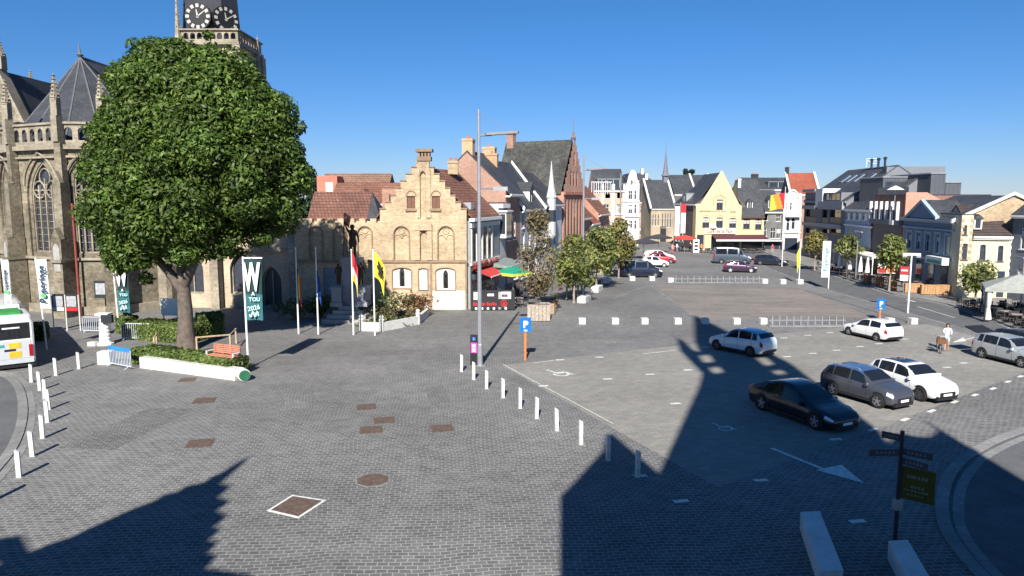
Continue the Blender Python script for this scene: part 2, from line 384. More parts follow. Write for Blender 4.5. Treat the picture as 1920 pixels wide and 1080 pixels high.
for px, py, sz, lab, n in [(383,751,.95,'square rusty manhole cover on the setts below the bench planter',4),(375,831,.95,'square rusty manhole cover nearest the left row of bollards',4),(352,712,.8,'dull manhole cover just in front of the white planter wall',4),
        (687,763,.85,'square manhole cover farthest from the viewer in the cluster of four',4),(720,788,.85,'manhole cover touching the corner of a duller one in the cluster of four',4),(696,806,.9,'dull brown manhole cover nearest the viewer in the cluster of four',4),
        (829,803,.9,'square manhole cover between the cluster of covers and the white bollards',4),(699,900,.62,'octagonal rusty manhole cover alone on the open setts',8)]:
    p = G(px, py); t = thing('manhole_cover', lab, 'manhole cover', p, R(12), 'rusty covers set in the paving')
    m = MB(); q = sz*(.72 if n == 4 else 1); m.prism([(q*cos(2*pi*(i+.5)/n), q*sin(2*pi*(i+.5)/n)) for i in range(n)], 0, .008); m.build('rim', KERB if n == 8 else RUST, t)
    m = MB(); q *= .9; m.prism([(q*cos(2*pi*(i+.5)/n), q*sin(2*pi*(i+.5)/n)) for i in range(n)], .004, .012); m.build('lid', RUST, t)
P4 = [G(*p) for p in ((500,958),(548,928),(612,938),(560,972))]; c = sum(P4, Vector())/4
t = thing('inspection_hatch', 'large brown hatch with a white painted border on the foreground setts', 'hatch', c)
m = MB(); m.prism([(p.x-c.x, p.y-c.y) for p in P4], 0, .008); m.build('border', PAINT, t)
m = MB(); m.prism([((p.x-c.x)*.86, (p.y-c.y)*.86) for p in P4], .004, .014); m.build('lid', RUST, t)
# ================================================================ houses
def window(par, L, y0, fr, n=1, tr=1, sill=True, pane=None, rev=.16, fw=.06, shade=None):
    'a window in opening outline L of the wall plane y0: frame with glazing bars and sill, pane as its child'
    x0, x1 = min(p[0] for p in L), max(p[0] for p in L); z0, z1 = min(p[1] for p in L), max(p[1] for p in L)
    m = MB(); yf = y0+rev-.07
    m.wall(L, [inset(L, fw)], yf, .05)
    for i in range(1, n+1):
        xx = x0+(x1-x0)*i/(n+1); m.box(xx-.025, yf+.002, z0+fw, xx+.025, yf+.05, z1-fw*1.5)
    if tr: zz = z0+(z1-z0)*.66; m.box(x0+fw, yf+.004, zz-.03, x1-fw, yf+.048, zz+.03)
    if sill: m.box(x0-.08, y0-.07, z0-.08, x1+.08, y0+rev, z0+.002)
    w = m.build('window', fr, par)
    m = MB(); m.wall(inset(L, fw*.5), [], yf+.035); m.build('pane', pane or GLASS, w, norm=False)
    if pane is None and x1-x0 > .6 and random.random() < .45:
        k = random.choice((.3, .5, 1)); m = MB(); m.box(x0+fw, yf+.028, z0+(z1-z0)*(1-k) if k < 1 else z0+fw, x1-fw if k < 1 else x0+(x1-x0)*.36, yf+.033, z1-(z1-z0)*.12); m.build('curtain', M('net_curtain', (.5, .49, .46), .9, 0, .15, 6), w)
    return w
def house(name, label, o, rz, w, d, eave, ridge, kind, wall, roof, wins=(), fr=None, shear=0, over=.3, cat='house', outline=None, nb=1, holes=(), group=None, side=None, roofname='roof', party=True, pane=None, trim=None, z0=0, hip=0, gz=0):
    'local x along the front, -y to the street; wins = (x0, z0, x1, z1, head)'
    t = thing(name, label, cat, (o[0], o[1], z0), rz, group); fr = fr or WHITE
    xf = (lambda v: (v[0]+v[1]*shear, v[1], v[2])) if shear else None
    L = outline or ([(0, 0), (w, 0), (w, eave), (w/2, ridge), (0, eave)] if kind == 'gable' else [(0, 0), (w, 0), (w, eave), (0, eave)])
    ops = [arch(*q[:4], q[4] if len(q) > 4 else 'r') for q in wins]
    m = MB(); m.wall(L, ops + list(holes), 0, .2)
    if side: m.build('wall', wall, t, xf=xf); m = MB()
    rd = d/2 if not hip else hip
    if kind == 'side':
        for x in (0, w): m.add([(x, 0, 0), (x, d, 0), (x, d, eave), (x, rd, ridge-.05), (x, 0, eave)], [(0, 1, 2, 3, 4)])
        m.add([(0, d, 0), (w, d, 0), (w, d, eave), (0, d, eave)], [(0, 1, 2, 3)])
    else:
        for x in (0, w): m.add([(x, 0, 0), (x, d, 0), (x, d, eave), (x, 0, eave)], [(0, 1, 2, 3)])
        m.add([(0, d, 0), (w, d, 0), (w, d, eave)] + ([(w/2, d, ridge)] if kind == 'gable' else []) + [(0, d, eave)], [tuple(range(5 if kind == 'gable' else 4))])
    if holes or ops:    # dark rooms behind the openings
        m.add([(.01, .45, 0), (w-.01, .45, 0), (w-.01, .45, eave-.02), (.01, .45, eave-.02)], [(0, 1, 2, 3)])
    m.build('side_wall' if side else 'wall', side or wall, t, xf=xf)
    m = MB(); k = .16
    if kind == 'side':
        s = (ridge-eave)/rd; s2 = (ridge-eave)/(d-rd); e0 = (-over, eave-s*over+.02); e1 = (d+over, eave-s2*over+.02)
        m.pris([e0, (rd, ridge), e1, (e1[0], e1[1]+k), (rd, ridge+k), (e0[0], e0[1]+k)], 0 if party else -.25, w if party else w+.25, 'x')
    elif kind == 'gable':
        s = (ridge-eave)/(w/2); e0 = (-over, eave-s*over+.02); e1 = (w+over, eave-s*over+.02)
        m.pris([e0, (w/2, ridge), e1, (e1[0], e1[1]+k), (w/2, ridge+k), (e0[0], e0[1]+k)], .35 if outline else -.15, d+.1, 'y')
    else:
        m.box(0, .0, eave, w, d, eave+.12)
    m.build(roofname, roof, t, xf=xf)
    if kind == 'side' and trim is not False:
        m = MB(); s = (ridge-eave)/rd; m.box(0, -over-.12, eave-s*over-.06, w, -over+.02, eave-s*over+.12); m.box(0, -over+.02, eave-s*over-.2, w, -.003, eave-s*over-.05); m.build('gutter', trim or fr, t, xf=xf)
    for q, L in zip(wins, ops):
        window(t, L, 0, fr, n=nb if (q[2]-q[0]) > .7 else 0, pane=pane)
    return t
def chimney(t, x, y, z0, z1, a=.7, b=.5, mat=None, pots=2):
    m = MB(); m.box(x-a/2, y-b/2, z0, x+a/2, y+b/2, z1); m.box(x-a/2-.06, y-b/2-.06, z1-.22, x+a/2+.06, y+b/2+.06, z1-.1)
    c = m.build('chimney', mat or BRR, t)
    for i in range(pots):
        m = MB(); m.lathe([(.1, 0), (.12, .05), (.09, .3)], 8, (x+(i-(pots-1)/2)*a/max(pots, 1), y, z1)); m.build('chimney_pot', M('terracotta', (.4, .16, .09), .8), c)
    return c
def dormer(t, x, y, z, w, h, dep, mat, roofm, fr=None, flat=True, name='dormer'):
    m = MB(); m.box(x-w/2, y, z, x+w/2, y+dep, z+h)
    if flat: m.box(x-w/2-.12, y-.14, z+h, x+w/2+.12, y+dep, z+h+.12)
    o = m.build(name, mat, t)
    if not flat:
        m = MB(); m.pris([(x-w/2-.15, z+h-.05), (x+w/2+.15, z+h-.05), (x, z+h+w*.6)], y-.12, y+dep+.6, 'y'); m.build('roof', roofm, o)
    m = MB(); m.wall([(x-w/2+.12, z+.1), (x+w/2-.12, z+.1), (x+w/2-.12, z+h-.1), (x-w/2+.12, z+h-.1)], [], y-.006); m.build('pane', GLASS, o, norm=False)
    if w > .8:
        m = MB(); m.box(x-.03, y-.03, z+.1, x+.03, y-.008, z+h-.1); m.build('mullion', fr or WHITE, o)
    return o
def skylight(t, x, y, z, w, h, slope, rev=1):
    'roof window lying on a slope that rises with y'
    m = MB(); c, s = cos(slope), sin(slope)
    def P(a, b, e): return (x+a, y+b*c-e*s, z+b*s+e*c)
    m.add([P(a, b, e) for e in (0, .1) for a, b in ((-w/2, -h/2), (w/2, -h/2), (w/2, h/2), (-w/2, h/2))], [(4, 5, 6, 7), (0, 1, 5, 4), (1, 2, 6, 5), (2, 3, 7, 6), (3, 0, 4, 7)])
    o = m.build('skylight', STEEL, t); m = MB(); k = .85
    m.add([P(a*k, b*k, .106) for a, b in ((-w/2, -h/2), (w/2, -h/2), (w/2, h/2), (-w/2, h/2))], [(0, 1, 2, 3)]); m.build('pane', GLASS, o, norm=False); return o
# ================================================================ step-gabled yellow house beside the church
pl = Plane((V(557, 579, 60.7).x, 60.7), 0)
def z4(x, y): return pl.uv(540+x/3.176, 260+y/3.176)
def zr(x0, y0, x1, y1):
    a, b = z4(x0, y1), z4(x1, y0); return (a[0], a[1], b[0], b[1])
t = thing('step_gable_house', 'yellow brick house with a stepped gable, blind arches and a low battlemented wing', 'house', (pl.o.x, 60.7))
SH = .29
U = lambda x: z4(x, 700)[0]
Zz = lambda y: z4(809, y)[1]
u1 = U(1065)
out = [(0, 0), (u1, 0), (u1, Zz(420))]
st = [(1033, 420, 380), (1000, 380, 340), (970, 340, 297), (940, 297, 253), (908, 253, 212), (875, 212, 172), (848, 172, 172)]
for x, y0, y1 in st: out += [(U(x), Zz(y0)), (U(x), Zz(y1))]
out += [(U(848), Zz(130)), (U(770), Zz(130)), (U(770), Zz(172))]
for x, y0, y1 in [(743, 172, 212), (710, 212, 253), (678, 253, 297), (648, 297, 340), (618, 340, 380), (585, 380, 420)]: out += [(U(x), Zz(y0)), (U(x), Zz(y1))]
out += [(U(553), Zz(420)), (U(553), Zz(476))]
for a, b in ((553, 530), (495, 465), (430, 400), (300, 275), (240, 215), (180, 150)): out += [(U(a-.1), Zz(476)), (U(a-.2), Zz(500)), (U(b), Zz(500)), (U(b-.1), Zz(476))]
out += [(0, Zz(476))]
cl = []
for p in out:
    if not cl or hypot(p[0]-cl[-1][0], p[1]-cl[-1][1]) > .012: cl.append(p)
out = cl
blind = [arch(*zr(a, 520, b, 720), 'a', 9) for a, b in ((632, 722), (893, 988), (272, 350), (416, 500), (132, 205))]
lanc = [arch(*zr(786, 190, 822, 470), 'p'), arch(*zr(785, 545, 830, 720), 'p')]
upw = [arch(*zr(708, 342, 757, 416), 'r'), arch(*zr(858, 342, 905, 416), 'r')]
loww = [arch(*zr(622, 768, 735, 892), 's'), arch(*zr(778, 770, 832, 902), 's'), arch(*zr(880, 768, 997, 904), 's')]
door = [arch(*zr(215, 768, 300, 1000), 'r')]
m = MB(); m.wall(out, blind+lanc+upw+loww+door, 0, .16, 0, 0)
n = len(out); m.add([(p[0], 0, p[1]) for p in out]+[(p[0], .45, p[1]) for p in out], [(i, (i+1) % n, (i+1) % n+n, i+n) for i in range(n)])
m.wall(out, [], .45)
for x, z in ((u1, Zz(440)),): m.add([(x, .45, 0), (x, 8.1, 0), (x, 8.1, z), (x, .45, z)], [(0, 1, 2, 3)])
xf = lambda v: (v[0]+max(0, v[1]-.45)*SH, v[1], v[2])
m.build('wall', BRY, t, xf=xf)
m = MB()
for L in blind+lanc: m.wall(L, [], .13)
for L in blind:    # tracery roundel and twin heads inside the blind arches
    x0, x1 = L[0][0], L[1][0]; zt = max(p[1] for p in L); w = x1-x0; c = (x0+x1)/2
    for cx in (x0+w*.25, x1-w*.25): m.tube([(cx+w*.23*cos(a), .1, zt-w*.78+w*.25*sin(a)) for a in [pi*i/8 for i in range(9)]], .045, 5)
    m.tube([(c+w*.2*cos(a), .1, zt-w*.3+w*.2*sin(a)) for a in [2*pi*i/10 for i in range(11)]], .045, 5)
m.build('blind_arch_back', BRY, t)
DKB = brick('dark_moulding', (.24, .16, .1), (.3, .2, .13), (.3, .25, .2), .2, .1, .01, .9, .2)
m = MB()
for L in blind+lanc+loww[:0]: m.tube([(p[0], -.02, p[1]) for p in L[1:]]+[(L[0][0], -.02, L[0][1])], .06, 5)  # dark rings draw in the recess shadow outline that frontal sun leaves weak
for x0, y0, x1, y1 in ((700, 418, 765, 432), (843, 418, 912, 432)): a = zr(x0, y0, x1, y1); m.box(a[0], -.14, a[1], a[2], .05, a[3])
for a, b in ((710, 757), (858, 905)):
    q = zr(a-4, 310, b+4, 342); L = arch(*q, 'a'); m.tube([(p[0], -.01, p[1]) for p in L[1:]]+[(L[0][0], -.01, L[0][1])], .05, 5)
a = zr(0, 722, 1065, 738); m.box(0, -.12, a[1], u1+.05, -.003, a[3])
for x in (853, 1060): a = zr(x-4, 740, x+4, 1005); m.box(a[0], -.06, 0, a[2], -.004, a[3])
m.build('moulding', DKB, t)
m = MB()   # projecting central bay with sloped head
a = zr(755, 500, 785, 722); b = zr(830, 500, 857, 722)
for q in (a, b): m.box(q[0], -.2, q[1], q[2], -.004, q[3])
c = zr(755, 478, 857, 545); m.wall([(c[0], c[1]), (c[0]+.0, c[3]-.35), (c[0]+.25, c[3]), (c[2]-.25, c[3]), (c[2], c[3]-.35), (c[2], c[1])], [], -.26, .25, 0, .25)
for x0, x1 in ((770, 784), (824, 848)): q = zr(x0, 180, x1, 470); m.box(q[0], -.12, q[1], q[2], -.004, q[3])
m.build('central_bay', BRY, t)
for s in ((1033, 420), (1000, 380), (970, 340), (940, 297), (908, 253), (875, 212), (848, 172)):
    x, y = s; nx = {1033: 1065, 1000: 1033, 970: 1000, 940: 970, 908: 940, 875: 908, 848: 875}[x]
    for q in ((x, nx), (1618-nx, 1618-x)): m = MB(); m.box(U(q[0])-.02, -.07, Zz(y)+.002, U(q[1])+.05, .5, Zz(y)+.1); m.build('coping', DKB, t)
m = MB(); q = zr(768, 60, 850, 132); w = q[2]-q[0]
m.box(q[0], -.1, q[1], q[2], .9, q[1]+.35)
for i in range(4): x = q[0]+.1+i*(w-.36)/3; m.box(x, -.05, q[1]+.35, x+.16, .12, q[3]-.25); m.box(x, .7, q[1]+.35, x+.16, .85, q[3]-.25)
m.box(q[0]-.12, -.18, q[3]-.25, q[2]+.12, 1.0, q[3]); m.box(q[0]+.15, .3, q[1]+.35, q[2]-.15, .5, q[3]-.25)
m.build('chimney', DKB, t)
SHUT = M('brown_shutter', (.13, .06, .04), .7, 0, .15, 8)
for L in upw:
    w = window(t, L, 0, SHUT, 1, 0, False, M('shutter_board', (.17, .085, .055), .7, 0, .2, 10))
PAN = M('whitewashed_panel', (.72, .7, .64), .8, 0, .12, 3)
for i, L in enumerate(loww):
    m = MB(); m.wall(L, [], .1); p = m.build('blind_window', PAN, t)
    m = MB(); m.tube([(q[0], -.02, q[1]) for q in L]+[(L[0][0], -.02, L[0][1])], .06, 5); m.build('frame', DKB, p)
    if i != 1:
        x = (L[0][0]+L[1][0])/2; zb = L[0][1]
        for s in (-1, 1): m = MB(); q = arch(x+s*.62-.38, zb+.1, x+s*.62+.38, zb+2.05, 'p'); m.tube([(v[0], .085, v[1]) for v in q+[q[0]]], .03, 4); m.build('tracery', OFFW, p)
        m = MB(); m.wall(arch(x-.2, zb+.2, x+.2, zb+1.75, 'p'), [], .07, edge=.03); m.build('niche', DARK, p)
        m = MB(); m.lathe([(.02, 0), (.15, .05), (.17, .5), (.12, .75), (.05, .85), (.1, .95), (.08, 1.1), (.02, 1.16)], 8, (x, .0, zb+.28)); m.build('figurine', M('dark_bronze', (.03, .028, .025), .5, .5, .1), p)
m = MB(); L = door[0]; m.wall(L, [], .12); m.build('door', M('grey_door', (.22, .25, .28), .6), t)
m = MB(); q = zr(560, 740, 1062, 1008); m.build('plinth', BRY, t) if 0 else None
m = MB(); q = zr(858, 905, 1058, 1008); m.box(q[0], -.02, 0, q[2], -.004, q[3]); m.build('worn_plinth', M('worn_whitewash', (.66, .6, .5), .9, 0, .3, 2), t)
# roofs
cx = (U(553)+u1)/2; er, ez = u1+.45, Zz(470)-.1; s = (Zz(180)-ez)/(er-cx)
m = MB(); k = .15; m.pris([(cx-(er-cx), ez), (cx, Zz(180)), (er, ez), (er, ez+k), (cx, Zz(180)+k), (cx-(er-cx), ez+k)], .46, 8.1, 'y'); m.build('roof', TILE, t, xf=xf)
m = MB(); m.box(er-.25, .3, ez-.25, er+.2, 8.1, ez+.02); m.build('gutter', WHITE, t, xf=xf)
m = MB(); q = zr(1092, 418, 1125, 450); m.box(er-1.2, 1.6, ez+.75, er-.5, 2.4, ez+1.35); m.build('skylight', STEEL, t, xf=xf)
chimney(t, U(895)+.9, 5.2, Zz(200), Zz(112), .9, .5, BRY, 2)
a0, a1 = U(112), U(545); zt, zb = Zz(338)+.2, Zz(490)
m = MB(); m.pris([(.5, zb), (3.0, zt), (5.5, zb), (5.5, zb+.15), (3.0, zt+.15), (.5, zb+.15)], a0, U(470), 'x'); m.build('wing_roof', brick('dark_brown_tile', (.15, .075, .055), (.2, .1, .075), (.07, .035, .03), .3, .24, .03, .8, .25, bump=.4), t)
m = MB(); m.add([(U(470)-.02, .5, zb), (U(470)-.02, 3.0, zt), (U(470)-.02, 5.5, zb)], [(0, 1, 2)])
m.add([(U(470), .5, zb+.1), (U(470), 3.0, zt+.1), (a1+.1, .6, zb), (a1+.1, 5.5, zb), (U(470), 5.5, zb+.1)], [(0, 1, 2), (1, 2, 3), (1, 3, 4)]); m.build('wing_roof_hip', SLATE, t)
m = MB(); m.box(a0-.3, .46, 0, U(553), 5.6, zb-.02); m.build('wing_wall', BRY, t)
# street side of the same house: shop front with a red awning (in shade)
rz = R(73.8); o2 = pl.o + Vector((u1+.02, .45, 0))
ts = thing('corner_cafe_front', 'dark cafe front with white pilasters on the shaded side of the step-gabled house', 'shop front', o2, rz)
m = MB(); m.box(0, -.25, 0, 8.2, -.02, 7.5); m.build('wall', M('grey_render', (.28, .29, .3), .8), ts)
m = MB()
for x in (.15, 1.5, 3.0, 4.4, 5.8): m.box(x, -.36, 4.0, x+.28, -.252, 6.9)
m.box(0, -.42, 3.7, 8.2, -.252, 3.95); m.box(0, -.4, 6.92, 8.2, -.252, 7.3); m.build('pilaster', OFFW, ts)
for i, x in enumerate((.5, 1.9, 3.4, 4.8)):
    m = MB(); m.box(x, -.285, 4.1, x+.95, -.255, 6.7); m.build('window', GLASS, ts)
m = MB(); m.box(.2, -.29, .9, 6.6, -.252, 3.2); m.build('shop_window', GLASS, ts)
m = MB()
for i in range(12): m.lathe([(.0, 0), (.13, .02), (.2, .2), (.12, .38), (.0, .42)], 7, (.3+i*.52+random.uniform(-.1, .1), -.62+random.uniform(-.06, .06), 3.6))
m.box(.1, -.8, 3.45, 6.6, -.43, 3.62); m.build('flower_box', leafmat('flowers_mixed', (.05, .09, .03), (.3, .03, .04), (.5, .4, .42)), ts)
AWN = M('red_canvas', (.52, .055, .045), .8, 0, .1)
ta = thing('awning', 'red canvas awning over the cafe door beside the step-gabled house', 'awning', o2 + Vector((cos(rz)*.4, sin(rz)*.4, 0)), rz)
m = MB(); m.pris([(-.3, 3.35), (-2.0, 2.75), (-2.0, 2.5), (-1.98, 2.5), (-1.98, 2.72), (-.3, 3.32)], 0, 4.2, 'x'); m.build('canopy', AWN, ta)
m = MB(); m.box(0, -2.05, 2.7, 4.2, -1.97, 2.78); m.build('front_bar', WHITE, ta)
ta = thing('awning', 'grey slatted awning box next to the red awning', 'awning', o2 + Vector((cos(rz)*4.9, sin(rz)*4.9, 0)), rz)
m = MB(); m.pris([(-.3, 3.6), (-2.4, 3.25), (-2.4, 3.0), (-.3, 3.2)], 0, 5.5, 'x'); m.build('canopy', M('grey_green_canvas', (.2, .24, .22), .8), ta)
m = MB(); m.box(0, -2.46, 2.98, 5.5, -2.405, 3.3); m.build('front_bar', OFFW, ta)
# ================================================================ left row of houses (street line of the shaded side)
rowL = Plane((pl.o.x+u1+.16, 61.15), rz)
def LR(px): return rowL.uv(px, 430)[0]
def LO(u, off=0): p = rowL.o + rowL.d*(u*1.2) + Vector((-sin(rz), cos(rz), 0))*off; return (p.x, p.y)
GREYR = M('light_grey_render', (.5, .5, .5), .8, 0, .12); WHR = M('white_render', (.66, .66, .65), .8, 0, .12)
def wz(py, u):
    p = rowL.o + rowL.d*u; return CH + (372-py)*p.y*1.01/FPX
# brown brick house with the big gable end
b0, b1 = 9.0, 13.4
t = house('brick_gable_house', 'tall house with a brown brick gable end and ochre chimney behind the step-gabled house', LO(b0), rz, (b1-b0)*1.2, 8.0, 10.2, 14.0, 'side', BRB, SLATE, [(.6, 5.2, 1.7, 7.6), (2.6, 5.2, 3.7, 7.6), (.6, 1, 4.6, 3.4)], over=.5)
OCH = brick('ochre_brick', (.42, .24, .13), (.47, .29, .16), (.5, .42, .3), .24, .085, .012, .9, .2)
chimney(t, .5, 4.0, 13.2, 15.3, .8, 1.1, OCH, 2); chimney(t, 5.0, 3.0, 11.6, 14.1, .5, 1.3, OCH, 1)
t = house('infill_house', 'narrow flat roofed house with a white cornice between the step-gabled house and the brick gable', LO(7.1), rz, 2.2, 6, 8.9, 9, 'flat', GREYR, SLATE, (), over=0)
m = MB(); m.box(-.2, -.5, 8.5, 2.3, -.004, 8.88); m.build('cornice', WHITE, t)
m = MB(); m.box(.2, -.7, 5.6, 2.0, -.005, 8.1); b = m.build('bay_window', OFFW, t)
m = MB(); m.box(.35, -.73, 6.0, 1.05, -.705, 7.9); m.box(1.15, -.73, 6.0, 1.85, -.705, 7.9); m.box(.17, -.6, 6.0, .198, -.1, 7.9); m.build('pane', GLASS, b)
m = MB(); m.box(.0, -.85, 8.1, 2.15, -.004, 8.25); m.build('roof', WHITE, b)
# grey fronted house, dark tiles
t = house('grey_fronted_house', 'grey rendered house with a dark tiled roof and white sloping coping', LO(13.4), rz, 9.8, 7.5, 8.6, 13.4, 'side', GREYR, SLATE, [(.8+2.5*i, z, 1.9+2.5*i, z+2.1) for i in range(3) for z in (3.6, 6.2)]+[(.6, .8, 7.4, 3.0)], over=.4)
for x in (-.12, 9.7): m = MB(); m.pris([(-.5, 8.1), (3.75, 13.55), (3.75, 13.9), (-.6, 8.4)], x, x+.3, 'x'); m.build('coping', WHITE, t)
dormer(t, 5.6, .2, 8.5, 1.6, 1.8, 2.4, WHITE, SLATE, flat=False)
chimney(t, 1.2, 3.75, 13, 14.9, .7, 1.4, OCH, 1)
t = house('white_turret_house', 'narrow white house whose bay carries a slim pointed turret', LO(21.6), rz, 11, 8, 8.8, 12.6, 'side', WHR, SLATE, [(1+2.6*i, z, 2.2+2.6*i, z+2.1) for i in range(3) for z in (3.6, 6.3)], over=.3)
m = MB(); m.lathe([(.4, 4.6), (.55, 4.9), (.55, 9.4), (.65, 9.5), (.4, 10.6), (.15, 12.6), (.03, 13.9)], 8, (2.6, -.5, 0)); tr = m.build('turret', GREYR, t)
m = MB(); m.lathe([(.575, 6.6), (.575, 8.0)], 8, (2.6, -.5, 0)); m.build('pane', GLASS, tr)
# red brick guild house: tall stepped gable to the street and a huge slate roof
e0 = 30.9; ew = 7.4; rz2 = R(63)
rgt = []; dx, dz = (ew/2-.35)/7, .9
for i in range(7): rgt += [(ew-i*dx, 10.4+(i+1)*dz), (ew-(i+1)*dx, 10.4+(i+1)*dz)]
rgt += [(ew/2+.35, 17.5)]
gout = [(0, 0), (ew, 0)] + rgt + [(ew-p[0], p[1]) for p in rgt[::-1]]
RED2 = brick('guild_brick', (.4, .17, .115), (.48, .23, .155), (.42, .35, .3), .24, .085, .012, .9, .2)
nich = [arch(ew*(.07+i*.15), 4.2, ew*(.16+i*.15), 9.4, 'p') for i in range(6)]+[arch(ew*(.3+i*.15), 11.2, ew*(.39+i*.15), 13.2, 'p') for i in range(3)]+[arch(ew*.455, 13.9, ew*.545, 15.8, 'p')]
t = house('guild_house', 'tall red brick house with stepped gable, finial and a vast dark slate roof', LO(e0+.8), rz2, ew, 10.5, 10.3, 17.3, 'gable', RED2, brick('mossy_slate', (.05, .05, .047), (.085, .085, .078), (.03, .03, .03), .4, .25, .015, .8, .4), (), outline=gout, over=.2, holes=nich)
for L in nich:
    w = window(t, L, 0, M('dark_brown_frame', (.07, .04, .03), .6), 1, 1, False)
m = MB(); m.box(-.1, -.3, 9.9, ew+.1, -.004, 10.3); m.box(-.1, -.25, 3.5, ew+.1, -.004, 3.8); m.build('cornice', M('red_sandstone', (.35, .16, .12), .8), t)
m = MB(); m.lathe([(.3, 17.5), (.4, 17.7), (.2, 18.0), (.1, 18.5), (.05, 18.6), (.035, 20.2), (.0, 20.4)], 8, (ew/2, .2, 0)); m.build('finial', M('brown_stone', (.2, .13, .1), .8), t)
chimney(t, ew/2, 9.8, 16.3, 18.7, 1.0, 1.0, BRB, 2)
# smaller roofs beyond
t = house('brown_roof_house', 'low brick house with a brown roof beyond the guild house', LO(41.6), rz, 9, 8, 6.6, 11.8, 'side', BRR, TILE, [(.8, 3.6, 2, 5.6), (3.2, 3.6, 4.4, 5.6), (5.4, 3.6, 6.6, 5.6), (.6, .7, 6.8, 2.8)])
t = house('white_shop_house', 'small white shop house between brick neighbours on the left row', LO(49.2), rz, 7.8, 9, 5.4, 9.8, 'side', WHR, TILER, [(.8, 3.4, 2, 5.0), (3.8, 3.4, 5.0, 5.0), (.5, .6, 6, 2.7)])
t = house('brick_row_house', 'red brick row house left of the big white corner block', LO(55.8), rz, 12, 9, 6.8, 11.6, 'side', BRR, TILE, [(1+2.4*i, 4, 2.2+2.4*i, 6) for i in range(4)])
# big white and salmon corner block facing the viewer
pF = Plane((V(1113, 455, 142.4).x, 142.4), 0)
SALM = M('salmon_render', (.6, .36, .26), .8, 0, .1)
x1 = pF.uv(1197, 440)[0]; xs = pF.uv(1171, 440)[0]
wf = [pF.rc(*q) for q in ((1131,383,1142,402),(1156,383,1166,402),(1136,385,1136.1,385.1))][:2]
wf += [pF.rc(a, y0, b, y1) for a, b in ((1135, 1144), (1157, 1166)) for y0, y1 in ((355, 372), (412, 426))]
t = house('salmon_house', 'salmon and white house with a dark mansard roof and rooftop terrace', pF.o, 0, xs-.02, 12, 11.0, 15.2, 'side', SALM, SLATE, wf, over=.3)
m = MB()
for q in ((1128,345,1131.5,440),(1146,345,1152,440),(1168,345,1171,440)): a = pF.rc(*q); m.box(a[0], -.12, 0, a[2], -.004, a[3])
a = pF.rc(1120,399,1171,403); m.box(0, -.2, a[1], xs, -.004, a[3]); m.build('pilaster', WHR, t)
dormer(t, xs*.62, .5, 11.2, 2.6, 1.9, 3, STEEL, SLATE); dormer(t, xs*.25, .5, 11.2, 1.6, 1.9, 3, STEEL, SLATE)
m = MB()
for i in range(9): m.box(-.6+i*.45, -.3, 10.2, -.5+i*.45, -.2, 12.6)
m.box(-.7, -.3, 12.5, 3.4, -.2, 12.65); m.build('terrace_rail', WHR, t)
wf = [pF.rc(*q) for q in ((1178,358,1186,374),(1189,358,1193.5,374),(1178,384,1186,401),(1189,384,1193.5,401),(1178,414,1186,428),(1189,414,1193.5,430))]
wf = [(a-xs, b, c-xs, d) for a, b, c, d in wf]
zr_ = pF.uv(1184, 319)[1]; w2 = x1-xs
go = [(0, 0), (w2, 0), (w2, 12.3), (w2*.86, 12.6), (w2*.8, zr_-1.0), (w2*.62, zr_), (w2*.4, zr_), (w2*.22, zr_-1.0), (w2*.1, 12.4), (0, 12.0)]
t = house('white_gable_house', 'bright white four storey house with a curved gable ending the left row', pF.o+Vector((xs, 0, 0)), 0, w2, 12, 11.8, zr_-.6, 'gable', WHR, SLATE, wf, outline=go, over=0)
m = MB(); a = pF.rc(1171,403,1197,406); m.box(-.05, -.35, a[1], w2+.2, -.004, a[3]); a = pF.rc(1171,376,1197,378); m.box(-.05, -.25, a[1], w2+.1, -.004, a[3]); m.build('cornice', WHR, t)
m = MB(); a = pF.rc(1183,338,1186,346); m.box(a[0]-xs, -.03, a[1], a[2]-xs, -.004, a[3]); m.build('attic_slot', DARK, t)
# roofs behind the low wing
t = house('red_dormer_house', 'red brick house with long brown roofs behind the low battlemented wing', (V(598, 480, 83).x, 83), 0, 8.0, 8, 9.6, 12.2, 'side', BRR, brick('faded_tile', (.25, .15, .105), (.31, .19, .14), (.11, .06, .045), .3, .24, .03, .8, .25, bump=.4), (), over=.1)
m = MB(); m.box(.2, -.6, 7.5, 2.5, 2.5, 11.9); d_ = m.build('dormer', brick('bright_red_brick', (.5, .13, .08), (.55, .17, .1), (.5, .3, .25), .24, .085, .012, .9, .15), t)
m = MB(); m.box(1.2, -.63, 9.6, 2.0, -.605, 11.2); m.build('pane', WHITE, d_)
t = house('brick_rear_house', 'low red brick house with a tiled roof and small white gable seen over the wing', (V(620, 480, 74).x, 74), 0, 7.4, 7, 8.8, 10.9, 'side', BRR, TILE, (), over=.1)
dormer(t, 3.5, -.2, 8.4, 1.3, 1.2, 2, WHITE, TILE, flat=False)
m = MB(); m.box(5.6, -.9, 7, 7.2, 3, 10.3); b = m.build('annexe', BRR, t); m = MB(); m.box(6.3, -.93, 7.6, 8.2, -.905, 9.8); m.build('window', GLASS, b)
